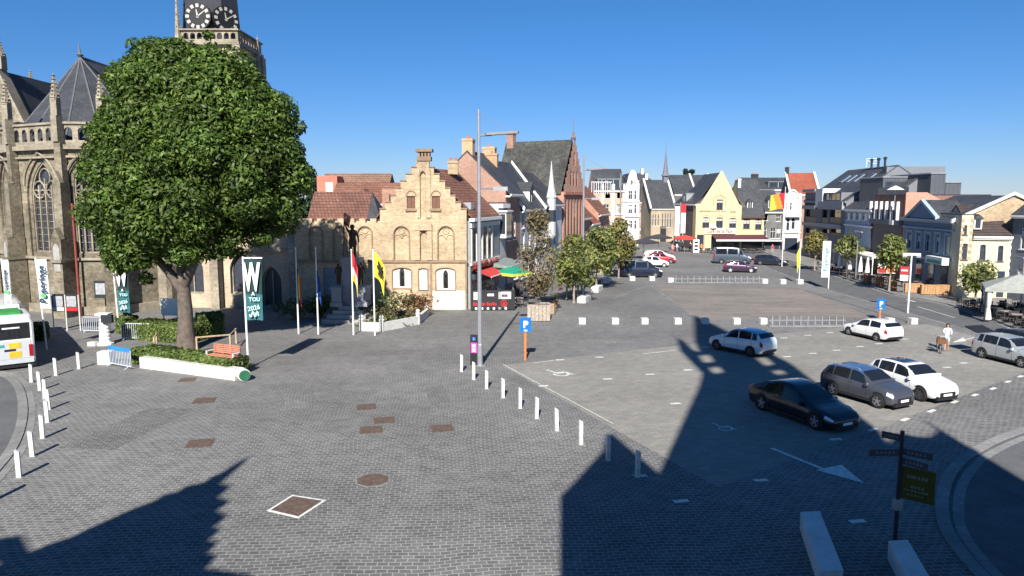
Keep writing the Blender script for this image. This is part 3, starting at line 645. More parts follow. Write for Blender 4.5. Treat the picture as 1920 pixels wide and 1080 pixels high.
# ================================================================ far end of the square
YR = M('pale_yellow_render', (.58, .48, .285), .85, 0, .12)
pC = Plane((V(1303, 466, 131.3).x, 131.3), 0)
cw = pC.uv(1389, 440)[0]
Zc = lambda y: pC.uv(1340, y)[1]
Uc = lambda x: pC.uv(x, 430)[0]
def zc(x0, y0, x1, y1): return pC.rc(1300+x0/6, 310+y0/6, 1300+x1/6, 310+y1/6)
co = [(0, 0), (cw, 0), (cw, Zc(386)), (Uc(1386), Zc(386)), (Uc(1350.5), Zc(320)), (Uc(1348.5), Zc(320)), (Uc(1312), Zc(382)), (0, Zc(382))]
cwin = [zc(262,385,332,498), zc(103,583,180,698), zc(256,585,332,710), zc(404,592,482,712)]
cwin = [q+('s',) if i else q for i, q in enumerate(cwin)]
t = house('gabled_cafe', 'pale yellow cafe with a tall pointed gable at the far end of the square', pC.o, 0, cw, 11, Zc(384), Zc(325), 'gable', YR, SLATE, cwin, outline=co, over=.0, cat='cafe', fr=M('dark_window_frame', (.1, .08, .07), .6), nb=1, roofname='roof')
BRN = M('brown_letters', (.1, .05, .03), .7)
SGN = M('cream_sign', (.75, .68, .5), .6, 0, .05)
m = MB(); a = zc(125,705,470,770); m.box(a[0], -.25, a[1], a[2], -.02, a[3]); sg = m.build('sign_board', SGN, t)
m = MB(); q = zc(180,655,262,705); m.lathe([(.0, 0), ((q[2]-q[0])/2, 0), ((q[2]-q[0])/2.3, .35), (.1, .7), (0, .72)], 12, ((q[0]+q[2])/2, -.13, q[1])); m.build('sign_crest', WHITE, sg)
text('Café de la Paix', .95, M('sign_letters', (.22, .12, .1), .7), sg, ((a[0]+a[2])/2-.1, -.27, (a[1]+a[3])/2-.05), bold=.02, sx=.84)
for s, x0, x1, y in (('RESTAURANT', 78, 198, 518), ('HOTEL', 414, 472, 526)):
    q = zc(x0, y-10, x1, y+10); text(s, .36, BRN, t, ((q[0]+q[2])/2, -.02, (q[1]+q[3])/2), bold=.01)
q = zc(214, 510, 380, 528); m = MB(); rr = random.Random(4); x = q[0]
while x < q[2]-.2: w_ = rr.uniform(.12, .22); m.box(x, -.03, q[1]+.08, x+w_, -.004, q[3]-.06); x += w_+rr.choice((.06, .06, .2))
m.build('lettering', M('red_letters', (.35, .1, .06), .7), t)
m = MB(); q = zc(230,328,365,385); m.tube([(q[0], -.05, q[1]-1.0), (q[0], -.05, q[1]+.3), ((q[0]+q[2])/2, -.05, q[3]), (q[2], -.05, q[1]+.3), (q[2], -.05, q[1]-1.0)], .09, 5)
for w_ in cwin[1:]: m.tube([(w_[0]+(w_[2]-w_[0])*i/6, -.03, w_[3]+.15+.25*sin(pi*i/6)) for i in range(7)], .06, 5)
m.build('moulding', M('ochre_moulding', (.6, .4, .2), .85), t)
m = MB(); q = zc(130,775,560,960)
m.box(Uc(1321), -.3, 0, Uc(1333), -.02, Zc(440)); m.build('pier', YR, t)
m = MB(); m.box(.3, -.03, .3, Uc(1320), -.005, Zc(440)); m.box(Uc(1334), -.03, .3, cw-.2, -.005, Zc(442)); m.build('shop_window', GLASS, t)
# lower wing of the cafe
w0, w1 = Uc(1389)+.02, Uc(1432)
wy = [zc(562,600,636,712), zc(697,605,768,718)]; wy = [(a-w0, b, c-w0, d, 's') for a, b, c, d in wy]
t2 = house('cafe_wing', 'lower pale yellow wing with a steep slate roof right of the gabled cafe', pC.o+Vector((w0, 0, 0)), 0, w1-w0, 9, Zc(403), Zc(344)+.6, 'side', YR, SLATE, wy, fr=M('dark_window_frame', (.1, .08, .07), .6), over=.35, cat='cafe', trim=M('brown_gutter', (.12, .06, .04), .6))
dormer(t2, (w1-w0)*.42, .8, Zc(398), .95, 1.9, 2.5, WHITE, SLATE, flat=False); skylight(t2, (w1-w0)*.3, 3.2, Zc(357), .8, .9, R(52))
m = MB(); m.box(.2, -.03, .3, w1-w0-.2, -.005, Zc(440)); m.build('shop_window', GLASS, t2)
chimney(t2, .4, 3.4, Zc(352), Zc(334), .5, .7, WHR, 1)
ta = thing('awning', 'long awning with a pale front bar across the yellow cafe fronts', 'awning', pC.o+Vector((Uc(1334), 0, 0)))
m = MB(); m.pris([(-.3, Zc(440)), (-3.2, Zc(440)-.75), (-3.2, Zc(440)-.85), (-.3, Zc(440)-.12)], 0, w1-Uc(1334), 'x'); m.build('canopy', M('dark_red_canvas', (.09, .03, .04), .8), ta)
m = MB(); m.box(0, -3.35, Zc(440)-1.0, w1-Uc(1334), -3.205, Zc(440)-.72); m.build('front_bar', WHITE, ta)
# dark narrow house, then ornate white house
DKG = brick('dark_grey_brick', (.12, .12, .12), (.17, .165, .16), (.2, .2, .2), .24, .085, .012, .9, .3)
n0, n1 = w1+.05, Uc(1466)
t = house('dark_narrow_house', 'narrow dark grey house with pale windows between the yellow cafe and the white house', pC.o+Vector((n0, .2, 0)), 0, n1-n0, 9, Zc(396), Zc(360)+.3, 'side', DKG, SLATE,
    [tuple(a-n0 if i % 2 == 0 else a for i, a in enumerate(zc(*q))) for q in ((800,550,845,622),(935,560,985,632),(870,705,930,825),(940,705,985,825),(800,700,830,800))], fr=OFFW, over=.3)
dormer(t, (n1-n0)*.45, .5, Zc(390), 1.2, 1.5, 2, OFFW, SLATE, flat=False)
m = MB(); m.box(-.1, -1.2, Zc(452), n1-n0, -.02, Zc(450)); m.build('fascia', OFFW, t)
m = MB(); m.box(.3, -.03, .2, n1-n0-.3, -.005, Zc(454)); m.build('shop_window', GLASS, t)
o0, o1 = n1+.1, Uc(1500)
wd = o1-o0
oo = [(0, 0), (wd, 0), (wd, Zc(362)), (wd*.86, Zc(362)), (wd*.84, Zc(368))] + [(wd*.5+wd*.34*cos(a), Zc(370)+1.45*sin(a)) for a in [pi*i/10 for i in range(11)]] + [(wd*.14, Zc(362)), (0, Zc(362))]
ow = [tuple(a-o0 if i % 2 == 0 else a for i, a in enumerate(zc(*q))) for q in ((1046,590,1085,735),(1104,590,1146,720),(1045,420,1062,505),(1086,420,1112,505))]
t = house('ornate_white_house', 'narrow ornate white house with a round topped gable', pC.o+Vector((o0, 0, 0)), 0, wd, 11, Zc(372), Zc(368), 'flat', WHR, SLATE, ow, outline=oo, fr=WHITE)
m = MB(); m.tube([(wd*.5+wd*.4*cos(a), -.08, Zc(380)+2.2*sin(a)) for a in [pi*i/10 for i in range(11)]], .14, 6)
for z in (404, 437): m.box(-.1, -.25, Zc(z), wd+.1, -.004, Zc(z)+.22)
for x in (0, wd-.3): m.box(x, -.12, 0, x+.3, -.004, Zc(366))
m.build('moulding', OFFW, t)
m = MB(); m.box(.3, -1.0, Zc(406), wd-.3, -.26, Zc(406)+.1)
for i in range(8): m.box(.35+i*(wd-.75)/7, -.98, Zc(406)+.1, .42+i*(wd-.75)/7, -.92, Zc(406)+.9)
m.box(.3, -1.0, Zc(406)+.9, wd-.3, -.9, Zc(406)+.98); m.build('balcony', WHITE, t)
m = MB(); m.box(.5, -.03, .1, wd-.4, -.005, Zc(446)); m.build('shop_window', GLASS, t)
# roofs behind these
t = house('grey_roof_block', 'flat topped grey apartment block behind the dark narrow house', (V(1394, 470, 152).x, 152), 0, 11.5, 10, 11.2, 13.7, 'side', M('zinc_grey', (.2, .21, .23), .6), SLATE, (), over=.2)
dormer(t, 7, .8, 11.5, 4, 1.3, 3, STEEL, SLATE); chimney(t, 3.4, 5, 13, 14.6, 1.4, .6, DARK, 3)
t = house('red_roof_house', 'house with a red tiled roof behind the ornate white house', (V(1478, 470, 139).x, 139), R(-8), 5.2, 9, 10.2, 14.2, 'side', BRB, brick('orange_tile', (.27, .075, .045), (.33, .1, .06), (.16, .05, .035), .3, .24, .03, .8, .2), (), over=.2)
for x in (-.35, 5.0): m = MB(); m.pris([(-.4, 9.9), (4.5, 14.3), (4.5, 14.6), (-.4, 10.3)], x, x+.4, 'x'); m.build('coping', OFFW, t)
chimney(t, .1, 4.5, 14.2, 15.5, .6, .9, DARK, 1)
# dark shaded house with banners, left of the cafe; it faces the side street
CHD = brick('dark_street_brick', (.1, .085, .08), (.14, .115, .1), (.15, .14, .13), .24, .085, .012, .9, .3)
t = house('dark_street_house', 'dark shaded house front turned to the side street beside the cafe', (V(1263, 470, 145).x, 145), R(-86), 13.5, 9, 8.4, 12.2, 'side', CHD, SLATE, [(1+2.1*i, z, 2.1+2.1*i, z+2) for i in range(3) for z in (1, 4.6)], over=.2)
dormer(t, 5, .3, 8.8, 2.6, 1.5, 2.5, STEEL, SLATE)
# old grammar house with tall windows and the small spire
pH = Plane((V(1206, 452, 157).x, 157), R(4))
OLD = brick('old_tan_brick', (.36, .28, .19), (.44, .35, .24), (.36, .3, .23), .24, .085, .012, .9, .3)
hw = [pH.rc(*q) for q in ((1241,400,1244,427),(1246,400,1249,427),(1251,400,1254,427),(1256,400,1259,427),(1223,402,1226,424),(1228,402,1231,424),(1233,402,1236,424))]
h1 = pH.uv(1263, 440)[0]; h0 = pH.uv(1220, 440)[0]; zE = pH.uv(1245, 391)[1]; zR = pH.uv(1245, 346)[1]
t = house('spire_chapel', 'old tan brick hall with tall windows, big slate roof and a slim spirelet', pH.o+pH.d*h0, R(4), h1-h0, 13, zE, zR+1.0, 'side', OLD, SLATE, [(a-h0, b, c-h0, d, 'p') for a, b, c, d in hw], over=.2, fr=OFFW, cat='hall')
for x in (-.4, h1-h0): m = MB(); m.pris([(-.3, zE), (6.5, zR+1.1), (6.5, zR+1.5), (-.3, zE+.4)], x, x+.4, 'x'); m.build('coping', OFFW, t)
m = MB(); sx = h1-h0-.3; z = zR+.6
m.box(sx-.55, 5.9, z-1, sx+.55, 7.1, z+1.4); m.lathe([(1.0, 1.4), (1.0, 1.6), (.62, 2.0), (.3, 4.6), (.05, 7.2), (.03, 9.0), (0, 9.1)], 8, (sx, 6.5, z)); m.build('spirelet', M('slate_blue', (.16, .16, .2), .6), t)
m = MB(); m.box(2.1, -.05, 0, 3.4, -.004, 3.3); m.build('door', DARK, t)
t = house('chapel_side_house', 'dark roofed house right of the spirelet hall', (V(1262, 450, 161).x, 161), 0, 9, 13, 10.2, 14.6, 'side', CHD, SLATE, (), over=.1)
for x in (4.6, 8.8): m = MB(); m.pris([(-.2, 10.1), (6.5, 14.7), (6.5, 15.1), (-.2, 10.5)], x, x+.4, 'x'); m.build('coping', OFFW, t)
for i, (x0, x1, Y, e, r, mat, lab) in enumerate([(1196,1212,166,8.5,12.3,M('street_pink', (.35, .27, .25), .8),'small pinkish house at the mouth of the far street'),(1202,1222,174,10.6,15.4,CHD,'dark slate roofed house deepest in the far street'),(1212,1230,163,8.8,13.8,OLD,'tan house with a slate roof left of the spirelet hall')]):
    p = V(x0, 450, Y); w_ = (x1-x0)*Y/FPX
    t = house('street_house', lab, p, R(3), w_, 12, e, r, 'side', mat, SLATE, [(w_*.2, e-2.6, w_*.4, e-.8), (w_*.6, e-2.6, w_*.8, e-.8), (w_*.2, 1, w_*.8, 3)], over=.2)
    chimney(t, w_*.5, 6, r-.3, r+1.3, .6, .7, OFFW, 1)
# ================================================================ right row of houses (street fronts in shade)
RZ = R(-90)+R(5.97)*-1
pR = Plane((42.5, 68.3), RZ)          # u grows towards the viewer
def RU(px): return pR.uv(px, 450)[0]
def RO(u, off=0): p = pR.o+pR.d*u + pR.n*off; return (p.x, p.y)
def rrow(x0, x1): u0, u1 = RU(x0), RU(x1); return u0, u1-u0
def rz_(px, py): return pR.uv(px, py)[1]
def rwin(u0, qs, k='r'): return [(lambda a: (a[0]-u0, a[1], a[2]-u0, a[3], k))(pR.rc(*q)) for q in qs]
def zk(L): return [tuple((1480+a/5.4) if i % 2 == 0 else (300+a/5.4) for i, a in enumerate(q)) for q in L]
def z6(L): return [tuple((1680+a/4.154) if i % 2 == 0 else (340+a/4.154) for i, a in enumerate(q)) for q in L]
# modern dark grey apartment house
u0, w = rrow(1505, 1583)
DG = M('dark_render', (.17, .18, .2), .75, 0, .08); DG2 = M('mid_grey_cladding', (.3, .31, .33), .7, 0, .08)
hol = rwin(u0, zk([(160,328,265,460),(158,500,272,630),(158,690,272,780),(330,505,390,640),(405,505,520,640),(330,700,400,770),(415,700,520,770)]))
ezz = rz_(1552, 377); rdg = rz_(1560, 318)+.2
t = house('modern_apartment_house', 'dark grey modern apartment house with recessed balconies and big roof windows', RO(u0), RZ, w, 13, ezz, rdg, 'side', DG, SLATE, (), over=.1, holes=[arch(*q[:4], 'r') for q in hol], trim=DG2, side=DG)
for q in hol:
    m = MB(); m.add([(q[0], .4, q[1]), (q[2], .4, q[1]), (q[2], .4, q[3]), (q[0], .4, q[3])], [(0, 1, 2, 3)]); b = m.build('balcony', GLASS, t, norm=False)
    m = MB(); m.box(q[0], .05, q[1], q[2], .12, q[1]+(q[3]-q[1])*.42); m.build('railing', M('bronze_panel', (.16, .13, .1), .5), b)
    m = MB(); m.box(q[2]-.25, .2, q[1], q[2]-.1, .38, q[3]); m.build('curtain', OFFW, b)
m = MB()
for q in zk([(150,460,280,498),(150,632,320,668),(312,420,560,500),(315,650,545,690),(155,295,280,325)]): a = pR.rc(*q); m.box(a[0]-u0, -.35, a[1], a[2]-u0, -.004, a[3])
m.build('balcony_slab', DG2, t)
m = MB(); a = pR.rc(*zk([(285,290,355,480)])[0]); m.box(a[0]-u0, -.3, a[1], a[2]-u0, 2.5, a[3]); m.build('white_wall', WHR, t)
a = pR.rc(*zk([(360,330,540,415)])[0]); m = MB(); m.box(a[0]-u0, -.2, a[1], a[2]-u0, 3, a[3]); d_ = m.build('dormer', DG, t)
m = MB()
for i in range(4): x = a[0]-u0+.3+i*(a[2]-a[0]-.4)/4; m.box(x, -.24, a[1]+.15, x+(a[2]-a[0])/4-.35, -.205, a[3]-.15)
m.build('pane', GLASS, d_)
m = MB(); m.box(a[0]-u0+1.6, -.26, a[1]+.15, a[0]-u0+2.3, -.245, a[3]-.15); m.build('curtain', OFFW, d_)
sl = atan((rdg-ezz)/6.5)
for f in (.28, .42, .57, .8): skylight(t, w*f, 6.5*.66, ezz+(rdg-ezz)*.66+.2, 1.3, 1.7, sl)
m = MB(); m.box(w-1.6, 5.0, ezz+2, w-.02, 12.5, rdg-.1); m.build('lift_tower', DG, t)
for f in (.55, .68, .8): m = MB(); m.cyl((w*f, 6.2, rdg), (w*f, 6.2, rdg+1.1), .16); m.lathe([(.25, 0), (.28, .25), (.05, .35)], 8, (w*f, 6.2, rdg+1.1)); m.build('vent_pipe', DARK, t)
ta = thing('tv_antenna', 'white roof aerials on top of the modern grey apartment house', 'antenna', Vector(RO(u0+w*.5, 6.3)+(rdg+.2,)))
m = MB()
for x in (-.5, .4):
    m.cyl((x, 0, 0), (x, 0, 1.3), .03, n=6)
    for z in (.6, .95, 1.3): m.box(x, -.03, z-.03, x+.55, .03, z+.03)
m.build('mast', WHITE, ta)
# light blue house
u0, w = rrow(1583, 1636)
LB = M('light_blue_render', (.36, .45, .52), .8, 0, .08)
qs = zk([(570,535,597,608),(622,535,650,608),(680,535,708,608),(738,540,770,608),(588,700,618,780),(645,700,675,800),(705,700,735,800)])
ezz = rz_(1610, 391)
t = house('light_blue_house', 'light blue rendered house with white shutters and a long slate roof', RO(u0), RZ, w, 11, ezz, ezz+4.2, 'side', LB, SLATE, rwin(u0, qs), over=.3, side=DG)
m = MB()
for q in qs[:4]: a = pR.rc(*q); x = a[2]-u0+.05; m.box(x, -.1, a[1], x+.75, -.004, a[3])
m.build('shutter', WHITE, t)
m = MB(); a = pR.rc(*zk([(560,625,820,690)])[0]); m.box(0, -.2, a[1]+.2, w, -.004, a[1]+.4); m.build('band', WHITE, t)
m = MB(); m.box(.3, -.05, .3, w-.3, -.006, 3.2); m.build('shop_window', GLASS, t)
# red brick house with white fins
u0, w = rrow(1636, 1692)
ezz = rz_(1664, 367)
DRB = brick('dark_red_brick', (.2, .085, .06), (.26, .11, .08), (.25, .2, .18), .24, .085, .012, .9, .2)
a = pR.rc(*zk([(830,420,1120,600)])[0]); hol = [(a[0]-u0, a[1], a[2]-u0, a[3])]
t = house('fin_front_house', 'flat roofed red brick house with tall white fins across its upper windows', RO(u0), RZ, w, 9, ezz, ezz, 'flat', DRB, DARK, (), holes=[arch(*hol[0], 'r')])
q = hol[0]; m = MB(); m.add([(q[0], .18, q[1]), (q[2], .18, q[1]), (q[2], .18, q[3]), (q[0], .18, q[3])], [(0, 1, 2, 3)]); m.build('pane', GLASS, t, norm=False)
for i in range(6): m = MB(); x = q[0]+(q[2]-q[0])*i/5.3; m.box(x, -.3, q[1], x+.3, .15, q[3]); m.build('fin', WHITE, t)
m = MB(); m.pris([(0, ezz-5), (5, ezz-5), (5, ezz-1.2), (2.2, ezz+.35), (0, ezz+.35)], w+.01, w+.2, 'x'); m.build('party_wall', brick('salmon_brick', (.5, .2, .13), (.56, .25, .17), (.5, .35, .3), .24, .085, .012, .9, .15), t)
m = MB(); a = pR.rc(*zk([(820,600,1140,650)])[0]); m.box(0, -.5, a[1], w, -.004, a[3]); m.build('fascia', DG, t)
m = MB(); a = pR.rc(*zk([(830,650,1130,800)])[0]); m.box(.2, -.06, a[1]-3, w-.2, -.004, a[3]); m.build('cladding', M('blue_black_cladding', (.05, .06, .085), .5), t)
m = MB(); a = pR.rc(*zk([(1062,610,1100,655)])[0]); m.box(a[0]-u0, -.58, a[1], a[2]-u0, -.505, a[3]); m.build('sign_plate', WHITE, t)
m = MB(); m.box(0, .3, ezz+.12, w, .36, ezz+1.0); m.build('terrace_rail', M('smoked_glass', (.1, .12, .14), .2), t)
# penthouses behind
def bx(name, lab, x0, x1, ytop, Y, dep, mat, rz=0):
    p = V(x0, 400, Y); w_ = (x1-x0)*Y/FPX; zt = V(x0, ytop, Y).z
    t = thing(name, lab, 'building', (p.x, p.y), rz)
    m = MB(); m.box(0, 0, 0, w_, dep, zt); m.build('wall', mat, t); m = MB(); m.box(-.1, -.1, zt, w_+.1, dep+.1, zt+.15); m.build('roof', STEEL, t); return t, w_, zt
SEAM = brick('seamed_zinc', (.09, .097, .11), (.105, .112, .125), (.055, .06, .065), .5, 30, .02, .5, .12, bump=.1, off=0)
t, w_, zt = bx('grey_penthouse', 'grey zinc penthouse with a roof terrace above the fin fronted house', 1652, 1728, 333, 91, 6, SEAM)
m = MB(); m.box(.3, -.05, zt-2.7, w_*.7, -.01, zt-.5); m.build('window', GLASS, t)
t, w_, zt = bx('zinc_chimney_block', 'tallest seamed zinc block on the skyline of the right row', 1741, 1768, 326, 86, 5, SEAM)
m = MB(); m.box(-.02, -.3, zt-3.8, w_, -.01, zt-3.0); m.build('white_band', WHR, t)
bx('zinc_end_block', 'lower seamed zinc block at the right end of the grey penthouse', 1769, 1798, 343, 87, 6, SEAM)
ta = thing('parasol', 'open white parasol on the roof terrace of the grey penthouse', 'parasol', V(1678, 372, 81))
m = MB(); m.cyl((0, 0, -1.3), (0, 0, 1.4), .04); m.build('pole', STEEL, ta); m = MB(); m.lathe([(.95, .95), (.5, 1.2), (.05, 1.4)], 8); m.build('canopy', WHITE, ta)
# slate blue house with a pediment
u0, w = rrow(1694, 1790)
SB = M('slate_blue_render', (.17, .24, .31), .75, 0, .08); SBT = M('pale_blue_trim', (.33, .41, .48), .7, 0, .06)
qs = z6([(90,400,122,520),(160,408,192,530),(230,415,264,545),(305,420,340,560),(385,432,420,572)])
ezz = rz_(1745, 410)
t = house('slate_blue_house', 'slate blue rendered house with a triangular pediment and five tall windows', RO(u0), RZ, w, 10, ezz, ezz+2.2, 'side', SB, SLATE, rwin(u0, qs), over=.4, fr=SBT, trim=SBT)
m = MB(); a = pR.rc(*z6([(120,175,340,292)])[0]); x0, x1 = a[0]-u0, a[2]-u0; xm = (x0+x1)/2
m.pris([(x0, ezz), (x1, ezz), (xm, ezz+1.7)], -.3, 2.5, 'y'); p_ = m.build('pediment', SB, t)
m = MB(); m.pris([(x0-.3, ezz-.02), (xm, ezz+1.7), (x1+.3, ezz-.02), (x1+.3, ezz+.25), (xm, ezz+1.98), (x0-.3, ezz+.25)], -.5, -.1, 'y'); m.build('cornice', SBT, p_)
m = MB(); m.pris([(x0-.25, ezz-.02), (xm, ezz+1.69), (x1+.25, ezz-.02), (x1+.25, ezz+.2), (xm, ezz+1.93), (x0-.25, ezz+.2)], -.09, 3.0, 'y'); m.build('roof', SLATE, p_)
m = MB(); m.box(-.05, -.22, ezz-1.1, w+.05, -.004, ezz-.95); m.box(0, -.15, 3.1, w, -.004, 3.35)
for q in rwin(u0, qs): m.box(q[0]-.16, -.06, q[1]-.1, q[0]-.02, -.004, q[3]+.15); m.box(q[2]+.02, -.06, q[1]-.1, q[2]+.16, -.004, q[3]+.15); m.box(q[0]-.2, -.09, q[3]+.15, q[2]+.2, -.004, q[3]+.32)
m.build('moulding', SBT, t)
for i in range(4): m = MB(); x = w*(.08+.24*i); m.box(x, -.05, .3, x+1.3, -.005, 2.9); m.build('shop_window', GLASS, t)
m = MB(); m.add([(w+.01, 0, 0), (w+.01, 10, 0), (w+.01, 10, ezz), (w+.01, 5, ezz+2.2), (w+.01, 0, ezz)], [(0, 1, 2, 3, 4)]); m.build('gable_end', BRY, t)
m = MB(); m.pris([(-.5, ezz-.3), (5, ezz+2.4), (5, ezz+2.7), (-.5, ezz+.05)], w, w+.22, 'x'); m.build('coping', OFFW, t); m = MB(); m.pris([(10.5, ezz-.3), (5, ezz+2.4), (5, ezz+2.7), (10.5, ezz+.05)], w, w+.22, 'x'); m.build('coping', OFFW, t)
SGW = M('sign_white', (.7, .72, .72), .5, 0, .04)
m = MB(); a = pR.rc(*z6([(300,588,435,636)])[0]); m.box(a[0]-u0, -.9, a[1]-.1, a[2]-u0, -.25, a[3]); sg = m.build('sign', SGW, t)
m = MB(); m.box(a[0]-u0+.4, -.93, a[1], a[2]-u0-.1, -.903, a[3]-.28); m.build('sign_band', M('teal', (.05, .3, .27), .5), sg)
# cream house, turned more to the viewer, plus its tall narrow brick neighbour part
CRM = M('cream_render', (.54, .51, .37), .8, 0, .1); CRW = M('cream_white_trim', (.74, .72, .62), .7, 0, .05)
pK = Plane((42.75, 67.7), R(-12)); 
kx = lambda x: pK.uv(1680+x/4.154, 480)[0]; kz = lambda x, y: pK.uv(1680+x/4.154, 340+y/4.154)[1]
def kr(*q): return pK.rc(1680+q[0]/4.154, 340+q[1]/4.154, 1680+q[2]/4.154, 340+q[3]/4.154)
k0, k1, k2 = kx(492), kx(582), kx(888)
kw = [kr(520,342,554,418), kr(512,484,556,612)]; kw = [(a-k0, b, c-k0, d, 's') for a, b, c, d in kw]
ko = [(0, 0), (k1-k0, 0), (k1-k0, kz(570, 262)), ((k1-k0)*.45, kz(530, 246)), (0, kz(495, 262))]
t = house('cream_gable_house', 'narrow cream and brick house slice with two stacked windows left of the cream house', pK.o+pK.d*k0, R(-12), k1-k0, 7, kz(530, 264), kz(530, 250), 'flat', CRM, SLATE, kw, outline=ko, fr=M('dark_window_frame', (.1, .08, .07), .6), nb=0)
m = MB()
for i in range(7): z = kz(500, 262)-.6*i-.3; m.box(-.02, -.04, z-.3, .25, -.004, z); m.box(k1-k0-.25, -.04, z-.3, k1-k0+.02, -.004, z)
m.build('quoin', BRY, t)
kw = [kr(648,494,698,614), kr(788,502,834,624)]; kw = [(a-k1, b, c-k1, d, 's') for a, b, c, d in kw]
lowk = kr(790,700,845,760); zE = kz(730, 425)
t = house('cream_house', 'cream rendered house with a dark tiled roof and white framed windows', pK.o+pK.d*(k1+.02), R(-12), k2-k1, 9, zE, zE+2.7, 'side', CRM, brick('dark_tile', (.06, .045, .045), (.085, .065, .06), (.03, .025, .025), .3, .24, .03, .8, .25), kw, fr=M('dark_window_frame', (.1, .08, .07), .6), over=.25, nb=0, trim=WHITE)
m = MB()
for q in kw:
    L = arch(q[0]-.02, q[1], q[2]+.02, q[3]+.02, 's'); m.tube([(L[0][0]-.06, -.02, L[0][1])]+[(L[0][0]-.06, -.02, L[-1][1])]+[(p[0], -.02, p[1]+.06) for p in L[:1:-1]]+[(L[1][0]+.06, -.02, L[1][1])], .09, 5)
for i in range(8): z = zE-.3-.62*i; m.box(k2-k1-.22, -.04, z-.32, k2-k1+.02, -.004, z)
m.build('surround', CRW, t)
dormer(t, .5, .3, zE+.6, .7, 1.0, 1.5, WHITE, SLATE, flat=False)
m = MB(); m.box(lowk[0]-k1, -.03, 0.2, lowk[2]-k1, -.004, lowk[3]); m.build('door', GLASS, t)
pE = pK.o+pK.d*(k2+.05)
t = house('dark_end_house', 'dark shaded house cut by the right edge of the picture', pE, R(-86), 10, 9, 8.0, 11.6, 'side', M('blue_grey_render', (.13, .15, .19), .8), SLATE, [(1+2.2*i, z, 2.1+2.2*i, z+1.9) for i in range(3) for z in (1.2, 4.8)], over=.3)
# ================================================================ the church
KY = FPX/1100.0
def VC(px, py, Y): p = V(px, py, Y*KY); return Vector((p.x, Y, p.z))
ch = thing('church', 'large gothic stone church with apse, buttresses, slate roofs and clock tower', 'church', (-38, 54*KY))
def cb(m, name, mat, **k): return m.build(name, mat, k.pop('parent', ch), xf=lambda v: (v[0]+38, (v[1]-54)*KY, v[2]), **k)
def seg(m, A, B, fn):
    'run fn(local MB) along the wall line A-B and move it into place (outside on the -y side of the line)'
    q = MB(); L = hypot(B[0]-A[0], B[1]-A[1]); fn(q, L); c, s_ = (B[0]-A[0])/L, (B[1]-A[1])/L
    q.v = [(A[0]+x*c-y*s_, A[1]+x*s_+y*c, z) for x, y, z in q.v]; m.add(q.v, q.f, 0); m.m[-len(q.f):] = q.m
PC = [(-56, 66), (-47.5, 54.2), (-41.0, 49.2), (-35.4, 47), (-32.4, 47.4), (-29.8, 50.2), (-29.6, 55)]
WT, SILL, HEAD = 13.6, 5.0, 12.3
for i in range(len(PC)-1):
    A, B = PC[i], PC[i+1]; L = hypot(B[0]-A[0], B[1]-A[1]); c_ = L/2; ww = min(1.6, L*.33)
    op = arch(c_-ww, SILL, c_+ww, HEAD, 'p', 8); op2 = arch(c_-ww-.35, SILL-.4, c_+ww+.35, HEAD+.45, 'p', 8)
    m = MB()
    seg(m, A, B, lambda q, L: (q.wall([(0, 0), (L, 0), (L, WT), (0, WT)], [op2], 0, .15), q.wall(op2, [op], .15, .27)))
    cb(m, 'apse_wall', CHST)
    m = MB()
    def trac(q, L):
        for p in range(1, 4): x = c_-ww+2*ww*p/4; q.box(x-.06, .24, SILL, x+.06, .4, HEAD-1.3-(.0 if p == 2 else .55))
        for cx, rr, zz in ((c_-ww*.5, ww*.44, HEAD-2.2), (c_+ww*.5, ww*.44, HEAD-2.2), (c_, ww*.42, HEAD-1.15)):
            q.tube([(cx+rr*cos(a), .3, zz+rr*sin(a)) for a in [2*pi*j/12 for j in range(13)]], .055, 5)
        for p in range(4): x = c_-ww+2*ww*(p+.5)/4; q.tube([(x+ww*.24*cos(a), .3, SILL+4.6+.5*sin(a)) for a in [pi*j/6 for j in range(7)]], .045, 4)
        q.wall(op, [inset(op, .12)], .22, .15)
        for z in range(9): q.box(c_-ww, .36, SILL+.3+z*.55, c_+ww, .39, SILL+.34+z*.55)
    seg(m, A, B, trac); w_ = cb(m, 'window', ASH)
    m = MB(); seg(m, A, B, lambda q, L: q.wall(op, [], .42)); p_ = cb(m, 'pane', GLASS2, norm=False); p_.parent = w_; p_.location = (0, 0, 0)
    m = MB()   # string courses, hood mould, cornice
    def trim(q, L):
        q.box(0, -.18, 4.45, L, -.003, 4.65); q.box(0, -.25, 0, L, -.003, .7); q.box(0, -.35, WT-.35, L, .4, WT); q.box(0, -.2, WT-1.0, L, -.003, WT-.85)
        pts = [(p[0], -.06, p[1]) for p in arch(c_-ww-.5, HEAD-2.4, c_+ww+.5, HEAD+.75, 'p', 8)[2:]]; q.tube(pts, .1, 5)
        q.tube([(c_-.0, -.08, HEAD+.7), (c_, -.08, HEAD+1.2)], [.14, .05], 6)
    seg(m, A, B, trim); cb(m, 'string_course', ASH)
    m = MB()
    def bal(q, L):
        n = max(3, int(L/1.0)); hs = []
        for j in range(n): x = L*(j+.5)/n; hs.append(arch(x-.3, WT+.35, x+.3, WT+1.35, 'a', 6))
        q.wall([(0, WT), (L, WT), (L, WT+1.6), (0, WT+1.6)], hs, -.1, .2, 0, .2); q.box(0, -.22, WT+1.6, L, .2, WT+1.78)
    seg(m, A, B, bal); cb(m, 'balustrade', ASH)
